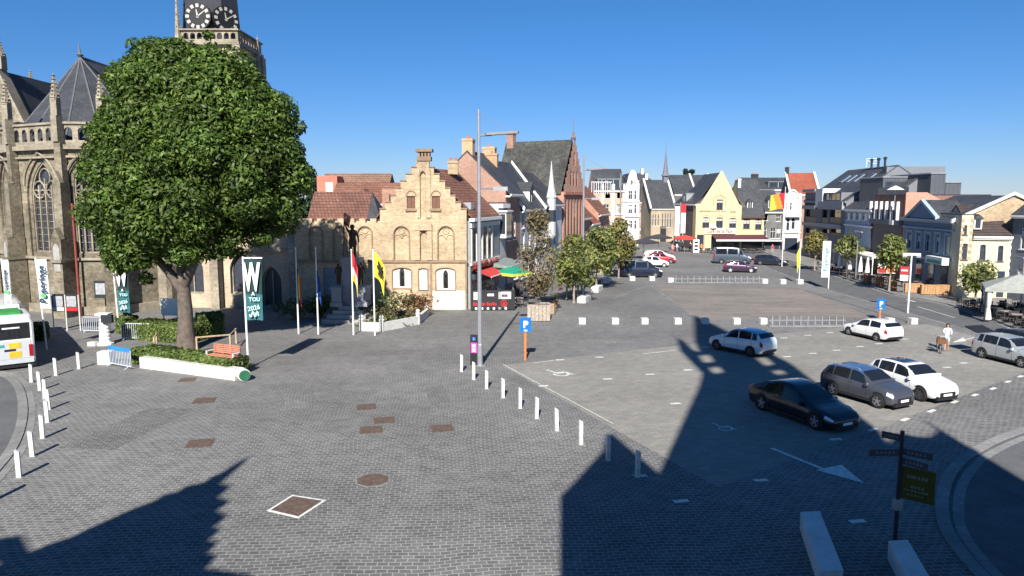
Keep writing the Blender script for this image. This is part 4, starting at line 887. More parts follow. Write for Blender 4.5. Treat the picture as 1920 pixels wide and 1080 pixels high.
def pinnacle(par, x, y, z0, z1, r=.42, name='pinnacle', mat=None, world=True):
    m = MB(); h = z1-z0
    m.prism([(x+r*cos(a), y+r*sin(a)) for a in [pi/4+pi/2*i for i in range(4)]], z0, z0+h*.42)
    for i in range(4):
        a = pi/2*i+pi/4*0; m.prism([(x+cos(a)*r*.8-sin(a)*r*.5, y+sin(a)*r*.8+cos(a)*r*.5), (x+cos(a)*r*.8+sin(a)*r*.5, y+sin(a)*r*.8-cos(a)*r*.5), (x, y)], z0+h*.36, z0+h*.5)
    m.lathe([(r*1.1, h*.42), (r*.8, h*.46), (.07, h*.95)], 6, (x, y, z0))
    for i in range(5):
        zz = h*(.5+.09*i); rr = r*.85*(1-(.5+.09*i-.42)/.55)
        for k in range(4): m.lathe([(0, -.08), (.1, 0), (0, .1)], 5, (x+cos(pi/2*k)*(rr+.04), y+sin(pi/2*k)*(rr+.04), z0+zz))
    m.lathe([(.05, h*.93), (.17, h*.95), (.05, h*.97), (.03, h), (0, h)], 6, (x, y, z0))
    return cb(m, name, mat or ASH, parent=par)
apx = VC(150, 107, 56.5)
for i in range(1, len(PC)-1):
    x, y = PC[i]; A, B = Vector(PC[i-1]), Vector(PC[i+1]); d = (B-A).normalized(); nrm = Vector((d.y, -d.x)); a = math.atan2(nrm.y, nrm.x)
    m = MB(); c = Vector((x, y))
    m.obox(c+nrm*.6, a, 1.2, .95, 0, 6.2); m.obox(c+nrm*.4, a, .8, .75, 6.2, 10.6); m.obox(c+nrm*.25, a, .5, .62, 10.6, WT+.2)
    m.obox(c+nrm*.65, a, 1.4, 1.08, 4.4, 4.62); m.obox(c+nrm*.65, a, 1.5, 1.12, 0, .7)
    e = Vector((-nrm.y, nrm.x))
    for w0, h0, wd in ((1.2, 6.2, .95), (.8, 10.6, .75)):   # sloped and gabled offsets
        P = c+nrm*w0; Q = c+nrm*(w0-.4)
        m.add([(*(P-e*wd/2), h0), (*(P+e*wd/2), h0), (*P, h0+.9), (*(Q-e*wd/2), h0+.05), (*(Q+e*wd/2), h0+.05), (*Q, h0+1.0)], [(0, 1, 2), (3, 5, 4), (0, 2, 5, 3), (1, 4, 5, 2)])
    cb(m, 'buttress', CHST)
    m = MB(); q = c+nrm*1.22
    L = arch(-.3, 6.3-2.6, .3, 5.9, 'p'); m.v = [(q.x+e.x*u, q.y+e.y*u, z) for u, z in L]; m.f = [tuple(range(len(L)))]; m.m = [0]; cb(m, 'niche', STONE, norm=False)
    m = MB(); q = c+nrm*.35; m.obox(q, a, .55, .55, WT+.2, WT+2.2); cb(m, 'pier', ASH)
    pinnacle(ch, q.x, q.y, WT+2.2, WT+5.4, .34)
CSL = brick('church_slate', (.05, .052, .057), (.065, .068, .074), (.035, .036, .04), .35, .25, .014, .55, .2, bump=.2)
m = MB()
for i in range(len(PC)-1):
    A, B = Vector((*PC[i], WT+.1)), Vector((*PC[i+1], WT+.1)); cc = Vector((apx.x, apx.y, WT))
    A = A+(cc-A).normalized()*.9; B = B+(cc-B).normalized()*.9; A.z = B.z = WT+.1; m.add([A, B, apx], [(0, 1, 2)])
far = Vector((-41, 78, apx.z)); r_ = Vector((*PC[-1], WT+.1)); l_ = Vector((*PC[0], WT+.1))
m.add([r_, r_+Vector((-3, 24, 0)), far, apx], [(0, 1, 2, 3)]); m.add([l_, l_+Vector((4, 14, 0)), far, apx], [(0, 1, 2, 3)])
cb(m, 'apse_roof', CSL)
m = MB(); m.tube([apx, apx+(far-apx)], .13, 6)
for i in range(1, 6): A = Vector((*PC[i], WT+.1)); cc = Vector((apx.x, apx.y, WT)); A = A+(cc-A).normalized()*.9; A.z = WT+.15; m.tube([A, apx], .07, 5)
m.lathe([(.15, 0), (.3, .2), (.1, .4), (.04, 1.2), (0, 1.25)], 8, apx); cb(m, 'lead_ridge', M('lead', (.14, .145, .15), .6), smooth=False)
m = MB(); m.obox((-38.0, 50.6), R(5), .9, .8, WT+.2, WT+2.4); m.obox((-44.5, 54.2), R(-35), .9, .8, WT+.5, WT+2.6); cb(m, 'roof_vent', DARK)
# north transept on the far left
tg = [VC(-150, 235, 62), VC(40, 235, 62)]; ta_ = VC(4, 135, 62); x0, x1 = -59.4, -49.2; zE = 15.0
m = MB(); m.wall([(x0, 0), (x1, 0), (x1, zE), (ta_.x, ta_.z), (x0, zE)], [arch(-55.5, 8, -51.8, 18, 'p')], 61.5, .5, edge=.8); cb(m, 'transept_gable', CHST)
m = MB(); L = arch(-55.5, 8, -51.8, 18, 'p'); m.wall(L, [], 61.95); cb(m, 'pane', GLASS2, norm=False)
m = MB()
for k in range(1, 4): m.box(-55.5+.92*k-.06, 61.8, 8, -55.5+.92*k+.06, 61.94, 16.2)
cb(m, 'mullion', ASH)
m = MB(); m.pris([(x0, zE), (ta_.x, ta_.z), (x1, zE), (x1, zE+.1), (ta_.x, ta_.z+.1), (x0, zE+.1)], 62.31, 80, 'y'); cb(m, 'transept_roof', CSL)
m = MB(); m.pris([(x1-.2, zE-.1), (ta_.x, ta_.z+.05), (ta_.x, ta_.z+.6), (x1+.15, zE+.25)], 61.2, 62.4, 'y'); m.pris([(x0+.2, zE-.1), (ta_.x, ta_.z+.05), (ta_.x, ta_.z+.6), (x0-.15, zE+.25)], 61.2, 62.4, 'y'); cb(m, 'coping', ASH)
pinnacle(ch, ta_.x+.1, 61.8, ta_.z+.2, VC(10, 70, 61.8).z, .5)
q = VC(58, 158, 70); pinnacle(ch, q.x, q.y, q.z-1.0, VC(58, 132, 70).z, .3)
# lower chapels and the aisle wall behind the tree
m = MB()
chw = [arch(-31.9, 1.6, -30.9, 4.6, 'p'), arch(-28.6, 1.2, -26.6, 4.9, 'p'), arch(-24.3, 1.2, -22.3, 4.9, 'p'), arch(-21.6, .05, -19.9, 3.6, 'p')]
m.wall([(-33, 0), (-18.6, 0), (-18.6, 7.4), (-25.2, 7.4), (-27.6, 9.8), (-30, 7.4), (-33, 7.4)], chw, 50.3, .5, edge=.6)
m.box(-18.9, 50.9, 0, -18.6, 54, 7.4); cb(m, 'aisle_wall', BRY if 0 else brick('tan_church_brick', (.42, .32, .22), (.5, .4, .29), (.42, .36, .28), .3, .1, .014, .9, .3))
for L in chw:
    m = MB(); m.wall(L, [inset(L, .14)], 50.6, .1); x = (L[0][0]+L[1][0])/2; m.box(x-.05, 50.62, L[0][1], x+.05, 50.7, max(p[1] for p in L)-.4); w_ = cb(m, 'window', ASH)
    m = MB(); m.wall(L, [], 50.72); p_ = cb(m, 'pane', GLASS2, norm=False); p_.parent = w_; p_.location = (0, 0, 0)
m = MB()
for x in (-33, -29.7, -25.3, -18.6): m.box(x-.35, 49.5, 0, x+.35, 50.29, 5.2); m.add([(x-.35, 49.5, 5.2), (x+.35, 49.5, 5.2), (x+.35, 50.29, 6.6), (x-.35, 50.29, 6.6)], [(0, 1, 2, 3)])
m.box(-33, 50.05, 4.9, -18.6, 50.297, 5.1); m.box(-33, 50.05, 7.1, -30, 50.297, 7.4); m.box(-25.2, 50.05, 7.1, -18.6, 50.297, 7.4)
for i in range(8): x = -32.3+i*.55; m.tube([(x+.2*cos(a), 50.27, 6.5+.2*sin(a)) for a in [pi*j/6 for j in range(7)]], .05, 4)
cb(m, 'aisle_buttress', ASH)
m = MB(); m.cyl((-34.7, 46.6, 0), (-34.7, 46.6, 9), .09); cb(m, 'downpipe', M('rust_red_pipe', (.25, .06, .05), .6))
m = MB(); m.add([(-33, 50.3, 7.3), (-18.5, 50.3, 7.3), (-24, 57, 11), (-33, 57, 11)], [(0, 1, 2, 3)]); m.add([(-33, 57, 11), (-24, 57, 11), (-24, 57, 0), (-33, 57, 0)], [(0, 1, 2, 3)]); cb(m, 'aisle_roof', CSL)
m = MB(); m.box(-32.5, 57.2, 0, -29.5, 77, 14); cb(m, 'nave_wall', CHST); m = MB(); m.pris([(-41, 22.6), (-29, 13.9), (-41, 13.9)], 58.2, 77, 'y'); cb(m, 'nave_roof', CSL)
# tower
tx0, tx1, ty0, ty1, tz = -42.2, -35.3, 78, 85, VC(445, 58, 78).z
m = MB()
bell = [arch(-41.3+i*3.0, tz-10.5, -39.7+i*3.0, tz-3.5, 'p') for i in range(2)]
m.wall([(tx0, 0), (tx1, 0), (tx1, tz-1.3), (tx0, tz-1.3)], bell, ty0, .6)
for L in bell: m.wall(L, [], ty0+.6)
m.add([(tx0, ty0, 0), (tx0, ty1, 0), (tx1, ty1, 0), (tx1, ty0, 0), (tx0, ty0, tz-1.3), (tx0, ty1, tz-1.3), (tx1, ty1, tz-1.3), (tx1, ty0, tz-1.3)], [(0, 1, 5, 4), (1, 2, 6, 5), (2, 3, 7, 6), (4, 5, 6, 7)])
tw = cb(m, 'tower', BRY if 0 else brick('tower_brick', (.5, .39, .26), (.58, .47, .33), (.48, .4, .3), .3, .1, .014, .9, .28))
def tb(m, n, mat, **k): return m.build(n, mat, tw, loc=(0, 0, 0), xf=lambda v: (v[0]+38, (v[1]-54)*KY, v[2]), **k)
m = MB(); n = 8; W_ = tx1-tx0
for fx in (0, 1):
    hs = [arch(W_*(j+.5)/n-.32, tz-1.05, W_*(j+.5)/n+.32, tz-.25, 'a', 5) for j in range(n)]
    q = MB(); q.wall([(-.2, tz-1.4), (W_+.2, tz-1.4), (W_+.2, tz), (-.2, tz)], hs, -.2, .25, edge=.25); q.box(-.35, -.4, tz, W_+.35, .1, tz+.2); q.box(-.4, -.45, tz-1.75, W_+.4, .2, tz-1.4)
    if fx == 0: q.v = [(tx0+x, ty0+y, z) for x, y, z in q.v]
    else: q.v = [(tx1-y, ty0+.3+x*.92, z) for x, y, z in q.v]
    m.add(q.v, q.f)
tb(m, 'balustrade', ASH)
for x, y in ((tx0, ty0), (tx1, ty0), (tx1, ty1), (tx0, ty1)): m = MB(); m.box(x-.5, y-.5, tz-12, x+.5, y+.5, tz-1.8); tb(m, 'corner_buttress', ASH)
lc = VC(398, 40, 82); lx, ly = lc.x, 82
m = MB(); m.lathe([(3.9, -1.2), (3.75, 0), (3.3, 7.4), (4.1, 7.6), (4.15, 7.9), (3.2, 9.3), (2.4, 12), (1.2, 19), (.1, 24)], 8, (lx, ly, tz))
ln = tb(m, 'lantern', M('lantern_slate', (.045, .045, .055), .6, 0, .2))
CLK = M('clock_black', (.02, .02, .022), .5, 0, .1); CLW = M('clock_white', (.5, .48, .42), .5, 0, .05)
for k, a in enumerate((R(-90-22.5+4), R(-45-22.5+8))):
    nx, ny = cos(R(-90+ (0 if k == 0 else 52))), sin(R(-90 + (0 if k == 0 else 52))); dx, dy = -ny, nx
    zc_ = tz+1.9; ox, oy = lx+nx*3.66, ly+ny*3.66
    def cp(u, v, e): return (ox+dx*u+nx*e, oy+dy*u+ny*e, zc_+v)
    m = MB(); n = 20; m.add([cp(1.7*cos(2*pi*i/n), 1.7*sin(2*pi*i/n), .1) for i in range(n)]+[cp(1.7*cos(2*pi*i/n), 1.7*sin(2*pi*i/n), -.4) for i in range(n)], [tuple(range(n))]+[(i, (i+1) % n, (i+1) % n+n, i+n) for i in range(n)])
    ck = tb(m, 'clock_face', CLK); m = MB()
    for h in range(12):
        a_ = 2*pi*h/12; c1, s1 = cos(a_), sin(a_); w_ = .19
        m.add([cp(c1*r1-s1*t_, s1*r1+c1*t_, .13) for r1, t_ in ((1.12, -w_), (1.55, -w_), (1.55, w_), (1.12, w_))], [(0, 1, 2, 3)])
    for a_, L_, w_ in ((R(100), .85, .13), (R(36), 1.3, .09)):
        c1, s1 = cos(a_), sin(a_); m.add([cp(c1*r1-s1*t_, s1*r1+c1*t_, .15) for r1, t_ in ((-.2, -w_), (L_, -w_*.4), (L_, w_*.4), (-.2, w_))], [(0, 1, 2, 3)])
    for i in range(20): pass
    q = m.build('clock_hand_and_numeral', CLW, tw, xf=lambda v: (v[0]+38, (v[1]-54)*KY, v[2]), norm=False)
for x0, px_, y1, Y, r in ((0, 334, -30, 78, .75), (1, 482, 66, 83, .62)):
    p = VC(px_, 60, Y); pinnacle(ch, p.x, Y, 20, VC(px_, y1, Y).z, r, 'corner_pinnacle')
    m = MB(); m.lathe([(r*1.1, 0), (r*1.1, 18), (r*.9, 20)], 8, (p.x, Y, 2)); cb(m, 'stair_turret', ASH)
# ================================================================ trees
import numpy as np
def leaves(name, mat, parent, P, N, size, seed=1, aspect=.8, jit=.55):
    'leaf sized quads at points P, roughly facing N'
    rng = np.random.default_rng(seed); n = len(P)
    d = N + rng.normal(0, jit, (n, 3)); d /= np.linalg.norm(d, axis=1)[:, None]
    a = np.cross(d, rng.normal(0, 1, (n, 3))); a /= np.linalg.norm(a, axis=1)[:, None]; b = np.cross(d, a)
    s = size*rng.uniform(.65, 1.25, n)[:, None]
    fold = d*s*.18
    q = np.stack([P-a*s, P-b*s*aspect*.5+fold, P+a*s, P+b*s*aspect*.5+fold], 1).reshape(-1, 3)
    me = bpy.data.meshes.new(name); me.vertices.add(4*n); me.vertices.foreach_set('co', q.ravel().astype('f4')); me.loops.add(4*n)
    me.loops.foreach_set('vertex_index', np.arange(4*n, dtype='i4')); me.polygons.add(n); me.polygons.foreach_set('loop_start', np.arange(0, 4*n, 4, dtype='i4'))
    me.materials.append(mat); me.update(calc_edges=True)
    o = bpy.data.objects.new(name, me); COL.objects.link(o); o.parent = parent; return o
def clumps(cs, per, seed=1, squash=.8, inner=.35):
    'leaf points over ball shaped clumps (x, y, z, r)'
    rng = np.random.default_rng(seed); Ps, Ns = [], []
    for x, y, z, r in cs:
        k = max(8, int(per*r*r)); d = rng.normal(0, 1, (k, 3)); d /= np.linalg.norm(d, axis=1)[:, None]
        rad = r*np.where(rng.random(k) < inner, rng.uniform(.2, .8, k), rng.uniform(.8, 1.08, k))
        p = d*rad[:, None]; p[:, 2] *= squash; Ps.append(p+np.array([x, y, z])); Ns.append(d + np.array([0, 0, .45]))
    return np.concatenate(Ps), np.concatenate(Ns)
BARK = M('bark', (.13, .105, .085), .9, 0, .35, 4, bump=.5); BARKL = M('pale_bark', (.3, .25, .2), .9, 0, .3, 4, bump=.4)
def trunk(t, h, r, limbs, seed=1, mat=None, top=.55, lean=(0, 0)):
    rng = random.Random(seed); m = MB()
    pts = [(lean[0]*i/5+rng.uniform(-.04, .04)*r*3, lean[1]*i/5, h*i/5) for i in range(6)]; rs = [r*1.35]+[r*(1-(1-top)*i/5) for i in range(1, 6)]
    m.tube(pts, rs, 10)
    for z0, tip, rr in limbs:
        k = min(5, int(z0/h*5)); b = Vector(pts[k]); b.z = z0; T = Vector(tip); mid = b.lerp(T, .5)+Vector((rng.uniform(-.3, .3), rng.uniform(-.3, .3), rng.uniform(0, .4)))
        m.tube([b, b.lerp(mid, .5)+Vector((0, 0, .1)), mid, T], [rr, rr*.8, rr*.6, rr*.25], 7)
    return m.build('trunk', mat or BARK, t, smooth=60)
# the big maple in front of the church
tb_ = G(352, 655); Yt = tb_.y
prof = [(75, 300, 445), (100, 228, 462), (150, 206, 492), (200, 186, 545), (250, 166, 566), (300, 152, 582), (350, 142, 584), (400, 134, 560), (440, 140, 545), (475, 180, 520), (505, 212, 420), (525, 238, 330)]
t = thing('maple_tree', 'huge dense green tree beside the church, rising from the hedged planter', 'tree', tb_)
rng = random.Random(3); cs = []
def prof_at(py):
    for i in range(len(prof)-1):
        if prof[i][0] <= py <= prof[i+1][0]:
            f = (py-prof[i][0])/(prof[i+1][0]-prof[i][0]); return prof[i][1]+f*(prof[i+1][1]-prof[i][1]), prof[i][2]+f*(prof[i+1][2]-prof[i][2])
    return prof[0][1:] if py < 75 else prof[-1][1:]
OUT = [(135,385),(148,310),(166,250),(188,200),(204,130),(232,95),(270,72),(300,66),(322,78),(348,66),(388,64),(432,68),(464,84),(480,118),(494,150),(516,162),(545,186),(560,235),(572,290),(586,340),(582,390),(560,425),(520,468),(478,488),(436,482),(398,492),(364,506),(338,515),(312,532),(262,532),(232,515),(196,490),(150,465),(126,430)]
def inside(x, y):
    c = False
    for k in range(len(OUT)):
        (x0, y0), (x1, y1) = OUT[k-1], OUT[k]
        if (y0 > y) != (y1 > y) and x < (x1-x0)*(y-y0)/(y1-y0)+x0: c = not c
    return c
def edge(x, y):
    d = 1e9; p = Vector((x, y))
    for k in range(len(OUT)):
        A, B = Vector(OUT[k-1]), Vector(OUT[k]); q = min(1, max(0, (p-A).dot(B-A)/(B-A).length_squared)); d = min(d, (p-A-(B-A)*q).length)
    return d
pm = Yt/FPX
while len(cs) < 300:
    px, py = rng.uniform(120, 590), rng.uniform(60, 535)
    if not inside(px, py): continue
    d = edge(px, py); r = rng.uniform(.6, 1.65); rp = r/pm
    if len(cs) % 4 == 0: r = rng.uniform(.3, .5); rp = r/pm
    elif d < rp*.8: continue
    if d > rp*3 and rng.random() < .25: continue
    dep = min(7.5, (max(0, d-rp*.8)**.62)*pm*5.2+.3); th = -1 if rng.random() < .66 else 1
    yy = th*dep*rng.uniform(.72, 1.0); c = V(px, py, Yt+yy); cs.append((c.x-tb_.x, yy, c.z, r))
P, N = clumps(cs, 520, 5, .85, .2)
MAP = leafmat('maple_leaf', (.035, .07, .012), (.075, .132, .022), (.17, .23, .05), .32)
leaves('crown', MAP, t, P, N, .165, 2, .85, .62)
lm = [(3.6, (-3.5, -1, 7.5), .36), (4.0, (3.2, -1.5, 8), .38), (4.6, (-1.5, 2.5, 9.5), .28), (4.8, (2, 2, 10), .28), (5, (0, -2.5, 9), .25), (5.2, (-4, .5, 11), .22), (5.3, (4.5, 0, 12), .22), (5.5, (.3, .3, 16), .3)]
trunk(t, 6.4, .54, lm, 4)
def small_tree(px, py, hz, wpx, top_py, bot_py, lab, mat, group, seed, n=26, per=95, leaf=.2, tr=.1, z0=0, name='street_tree', bark=None, lean=0):
    b = G(px, py, z0); Y = b.y; t = thing(name, lab, 'tree', b, 0, group); rng = random.Random(seed)
    zt, zb = V(px, top_py, Y).z-z0, V(px, bot_py, Y).z-z0; hw = wpx*Y/FPX/2; cs = []
    for i in range(n):
        f = rng.random(); z = zb+(zt-zb)*(.06+.88*f); r = rng.uniform(.4, .72)*min(hw, (zt-zb)/2)*.75; w_ = hw*sin(pi*min(1, .18+.8*f))**.6-r*.6; th = rng.uniform(0, 2*pi); q = w_*rng.uniform(.5, 1)
        cs.append((q*cos(th)+lean, q*sin(th), min(z, zt-r*.8), r))
    P, N = clumps(cs, per*1.5, seed, .85, .3); leaves('crown', mat, t, P, N, leaf*1.15, seed)
    trunk(t, zb+(zt-zb)*.8, tr, [(zb+(zt-zb)*rng.uniform(0, .5), (hw*.7*cos(a), hw*.7*sin(a), zb+(zt-zb)*rng.uniform(.4, .8)), tr*.5) for a in [2*pi*i/6+seed for i in range(6)]], seed, bark or BARKL, .3, (lean, 0)); return t
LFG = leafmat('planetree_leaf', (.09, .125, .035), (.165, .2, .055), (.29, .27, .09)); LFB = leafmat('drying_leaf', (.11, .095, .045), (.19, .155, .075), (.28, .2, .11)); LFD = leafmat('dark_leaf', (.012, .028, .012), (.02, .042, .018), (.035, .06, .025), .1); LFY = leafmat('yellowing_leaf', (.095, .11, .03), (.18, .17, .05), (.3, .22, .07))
gl = 'young trees on the shaded left side of the square'
small_tree(1012, 594, 0, 82, 392, 556, 'sparse brownish tree in the largest wooden planter beside the blue parking sign', LFB, gl, 11, 34, 60, .17, .09, lean=-.2)
small_tree(1076, 568, 0, 92, 440, 530, 'dense green low tree with a timber tree guard near the left row', LFG, gl, 12, 30, 80, .17, .09)
small_tree(1118, 542, 0, 96, 425, 508, 'wide green tree between the guarded tree and the far slatted planter', LFG, gl, 13, 32, 75, .18, .09)
small_tree(1160, 522, 0, 74, 410, 490, 'yellow green tree just behind the dark blue van', LFY, gl, 14, 28, 70, .2, .09)
gr = 'young trees in front of the shaded right row'
small_tree(1527, 507, 0, 50, 435, 486, 'thin yellowing tree in front of the modern dark apartment house', LFY, gr, 15, 24, 70, .2, .09, .12)
small_tree(1588, 520, 0, 56, 438, 482, 'round green tree in front of the light blue house', LFG, gr, 16, 26, 75, .2, .09, .12)
small_tree(1667, 545, 0, 62, 440, 505, 'full green tree in front of the fin fronted brick house', LFG, gr, 17, 30, 80, .2, .1, .12)
small_tree(1828, 568, 0, 70, 484, 545, 'broad tree with pale trunk in front of the cream house', LFG, gr, 18, 30, 80, .18, .1, .12)
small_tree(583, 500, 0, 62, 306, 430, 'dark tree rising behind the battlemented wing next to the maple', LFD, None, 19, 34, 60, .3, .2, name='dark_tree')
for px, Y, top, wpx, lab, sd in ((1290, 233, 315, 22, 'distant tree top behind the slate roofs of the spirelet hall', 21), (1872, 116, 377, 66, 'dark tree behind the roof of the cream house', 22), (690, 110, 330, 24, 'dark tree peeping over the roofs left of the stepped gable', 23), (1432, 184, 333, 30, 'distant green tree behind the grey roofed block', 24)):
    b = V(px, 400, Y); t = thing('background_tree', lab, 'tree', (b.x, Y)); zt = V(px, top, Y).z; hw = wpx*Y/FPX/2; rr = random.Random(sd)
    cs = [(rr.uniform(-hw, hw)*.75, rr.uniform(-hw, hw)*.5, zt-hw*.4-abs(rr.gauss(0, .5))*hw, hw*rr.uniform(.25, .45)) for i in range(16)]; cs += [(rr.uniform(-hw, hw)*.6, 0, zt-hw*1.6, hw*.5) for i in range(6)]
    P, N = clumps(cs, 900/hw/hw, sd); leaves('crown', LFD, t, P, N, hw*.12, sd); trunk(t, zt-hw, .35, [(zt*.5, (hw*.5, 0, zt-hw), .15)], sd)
# ================================================================ bollards
def make_bollard(name, lab, grp, p):
    t = thing(name, lab, 'bollard', p, R(20), grp)
    m = MB(); m.box(-.07, -.07, 0, .07, .07, .86); m.pris([(-.07, .86), (.07, .86), (.07, .9), (-.03, .96), (-.07, .96)], -.07, .07, 'y'); m.build('post', M('cream_white_post', (.6, .59, .55), .7, 0, .2, 5), t)
    m = MB(); m.box(-.14, -.14, .0, .14, .14, .016); m.build('base_plate', KERB, t); return t
gl = 'white bollards along the curved road on the left'; gr = 'white bollards in a row across the middle of the square'
bl = [((36,895),'white bollard nearest the viewer beside the left road'),((61,856),'second nearest white bollard beside the left road'),((80,822),'third white bollard from the viewer beside the left road'),((89,792),'fourth white bollard from the viewer beside the left road'),((92,768),'white bollard standing between two crowded ones at the left bend'),((84,748),'white bollard partly hidden behind a nearer one at the left bend'),((75,732),'white bollard just in front of the one touching the bus'),((59,717),'white bollard directly below the lower edge of the bus'),((105,704),'bollard alone on the setts right of the bus'),((148,692),'bollard at the tip of the shadow cast by the bus')]
b0_ = make_bollard('bollard', bl[0][1], gl, G(*bl[0][0]))
def tilt(o): o.rotation_euler.x = R(random.uniform(-2, 2)); o.rotation_euler.y = R(random.uniform(-2.5, 1.5))
for p, l in bl[1:]: tilt(dup(b0_, G(*p), R(20), l))
dup(b0_, G(-14, 940), R(20), 'bollard just outside the left edge, only its shadow in view')
br = [((865,697),'white bollard left of the black information pillar'),((888,712),'white bollard in front of the black information pillar'),((912,729),'white bollard right of the black information pillar'),((943,746),'white bollard between the pillar side group and the middle of the row'),((975,766),'white bollard at the middle of the right row, level with its lit paving'),((1006,785),'third lit white bollard from the large shadow'),((1044,808),'second lit white bollard from the large shadow'),((1089,833),'last sunlit white bollard before the large shadow'),((1140,864),'grey looking bollard at the tip of the pointed shadow'),((1195,895),'bollard standing fully inside the large shadow')]
for p, l in br:
    c = dup(b0_, G(*p), R(12), l); tilt(c); c['group'] = gr
# ================================================================ stone blocks and low rails across the square
def make_block(lab, p, rz=0, w=.5, d=.5, h=.45, grp='white stone cubes across the square', name='stone_block'):
    m = MB(); e = .03; P = [(-w/2, -d/2), (w/2, -d/2), (w/2, d/2), (-w/2, d/2)]
    m.prism(P, 0, h-e); k = .94; n = 4
    m.add([(x, y, h-e) for x, y in P]+[(x*k, y*k, h) for x, y in P], [(0, 1, 5, 4), (1, 2, 6, 5), (2, 3, 7, 6), (3, 0, 4, 7), (4, 5, 6, 7)])
    o = m.build(name, M('white_stone', (.58, .57, .53), .85, 0, .16, 3), None, (p[0], p[1], 0), rz); return tag(o, lab, 'stone block', grp)
for px, lab in ((1091,'white stone cube farthest left in the near row of cubes'),(1153,'second white cube from the left in the near row'),(1208,'third white cube from the left in the near row'),(1270,'white cube just left of the tall shadow tip'),(1322,'shaded grey cube standing in the tall shadow tip'),(1380,'white cube just above the roof of the pale blue car'),(1430,'white cube at the left end of the near low rail'),(1668,'white cube partly hidden behind the small white hatchback'),(1711,'white cube farthest right in the near row, beside the road')): make_block(lab, G(px, 607), R(4))
for (px, py), lab in (((1185,526),'white stone block in front of the dark blue van, left of two'),((1222,526),'white stone cube under the front wheel of the dark blue van'),((1257,529),'white cube at the left end of the far low rail'),((1433,531),'white cube at the right end of the far low rail'),((1467,532),'white cube between the far rail and the flag pole'),((1499,532),'white cube at the foot of the pole with the green flag')): make_block(lab, G(px, py), R(3), .6, .6, .5)
for (px, py), lab in (((1089,568),'long white stone seat nearest the viewer beside the planters'),((1114,548),'long white stone seat in the middle of the three by the trees'),((1132,531),'long white stone seat closest to the dark blue van')): make_block(lab, G(px, py)+Vector((.4, .9, 0)), R(-19), .75, 2.2, .55, 'long white stone seats along the left side', 'stone_bench')
def low_rail(px0, px1, py, n, lab):
    A, B = G(px0, py), G(px1, py); t = thing('low_rail', lab, 'railing', A, math.atan2(B.y-A.y, B.x-A.x)); L = (B-A).length
    m = MB(); m.box(0, -.35, 0, L, .35, .06); m.build('kerb_base', KERB, t)
    for i in range(n): x = .3+(L-.6)*i/(n-1); m = MB(); m.box(x-.035, -.05, .06, x+.035, .05, .75); m.build('post', STEEL, t)
    for z in (.4, ): m = MB(); m.box(.1, -.02, z, L-.1, .02, z+.06); m.build('rail', STEEL, t)
low_rail(1440, 1588, 611, 11, 'low steel rail with short posts in the near row of white cubes'); low_rail(1262, 1428, 530, 15, 'low steel rail with short posts in the far row of white cubes')
# ================================================================ big shaded stone benches in front of the viewer
for pts, lab in ((((1499,1004),(1537,1002),(1592,1110)), 'long pale concrete beam bench in the shade, left of two'), (((1664,1058),(1702,1056),(1748,1140)), 'pale concrete beam bench in the shade below the signpost')):
    h = .5; a, b = G(*pts[0]), G(*pts[1])
    p0 = G(pts[0][0]+2, pts[0][1]-44, h); p1 = G(pts[1][0], pts[1][1]-44, h); p2 = G(pts[2][0]-6, 1080, h)
    d = (p2-p1).normalized(); w = p0-p1; L = 3.4
    m = MB(); q = [p1, p0, p0+d*L, p1+d*L]; c = p1
    m.prism([(v.x-c.x, v.y-c.y) for v in q], 0, h); o = m.build('beam_bench', CONC, None, (c.x, c.y, 0)); tag(o, lab, 'bench', 'pale concrete beams by the viewer')
# ================================================================ lamp masts
def lamp_mast(base, top_py, arm_dir, lab, arm2=True):
    b = G(*base); H = V(base[0], top_py, b.y).z; t = thing('lamp_mast', lab, 'street lamp', b, 0, 'tall square lighting masts')
    m = MB(); m.tube([(0, 0, 0), (0, 0, 1.2), (0, 0, 1.25), (0, 0, H)], [.16, .15, .13, .075], 10); m.box(-.3, -.3, 0, .3, .3, .02); m.build('pole', STEEL, t)
    a = arm_dir; d = Vector((cos(a), sin(a), 0)); e = Vector((-sin(a), cos(a), 0)); z = H-1.4
    m = MB(); m.tube([d*.05+Vector((0, 0, z)), d*.7+Vector((0, 0, z+.05))], .06, 6)
    P = [(d*u+e*v) for u, v in ((.35, -.35), (2.1, -.35), (2.25, 0), (2.1, .35), (.35, .35))]
    k = len(P); m.v += [(p.x, p.y, z-.02+p.dot(d)*.08) for p in P]+[(p.x, p.y, z+.1+p.dot(d)*.08) for p in P]; b0 = len(m.v)-2*k
    m.f += [tuple(b0+i for i in range(k))[::-1], tuple(b0+k+i for i in range(k))]+[(b0+i, b0+(i+1) % k, b0+k+(i+1) % k, b0+k+i) for i in range(k)]; m.m += [0]*(k+2)
    m.build('lamp_head', M('lamp_head_metal', (.3, .29, .28), .5, .3, .1), t)
    m = MB(); m.cyl(Vector((0, 0, H-.15)), d*1.9+Vector((0, 0, z+.25)), .012, n=5); m.build('stay_wire', STEEL, t)
    if arm2:
        d2 = d; z = H*.7; m = MB(); m.tube([d2*.05+Vector((0, 0, z)), d2*.9+Vector((0, 0, z))], .05, 6); c = d2*1.2+Vector((0, 0, z-.08)); m.box(c.x-.4, c.y-.14, z-.12, c.x+.4, c.y+.14, z+.1); m.build('low_lamp', STEEL, t)
    return t
lamp_mast((900,685), 205, R(12), 'tall grey lighting mast beside the black information pillar'); lamp_mast((1092,558), 291, R(14), 'tall grey lighting mast rising from the trees of the left row'); lamp_mast((1161,505), 325, R(14), 'thin distant lighting mast in front of the white gabled house')
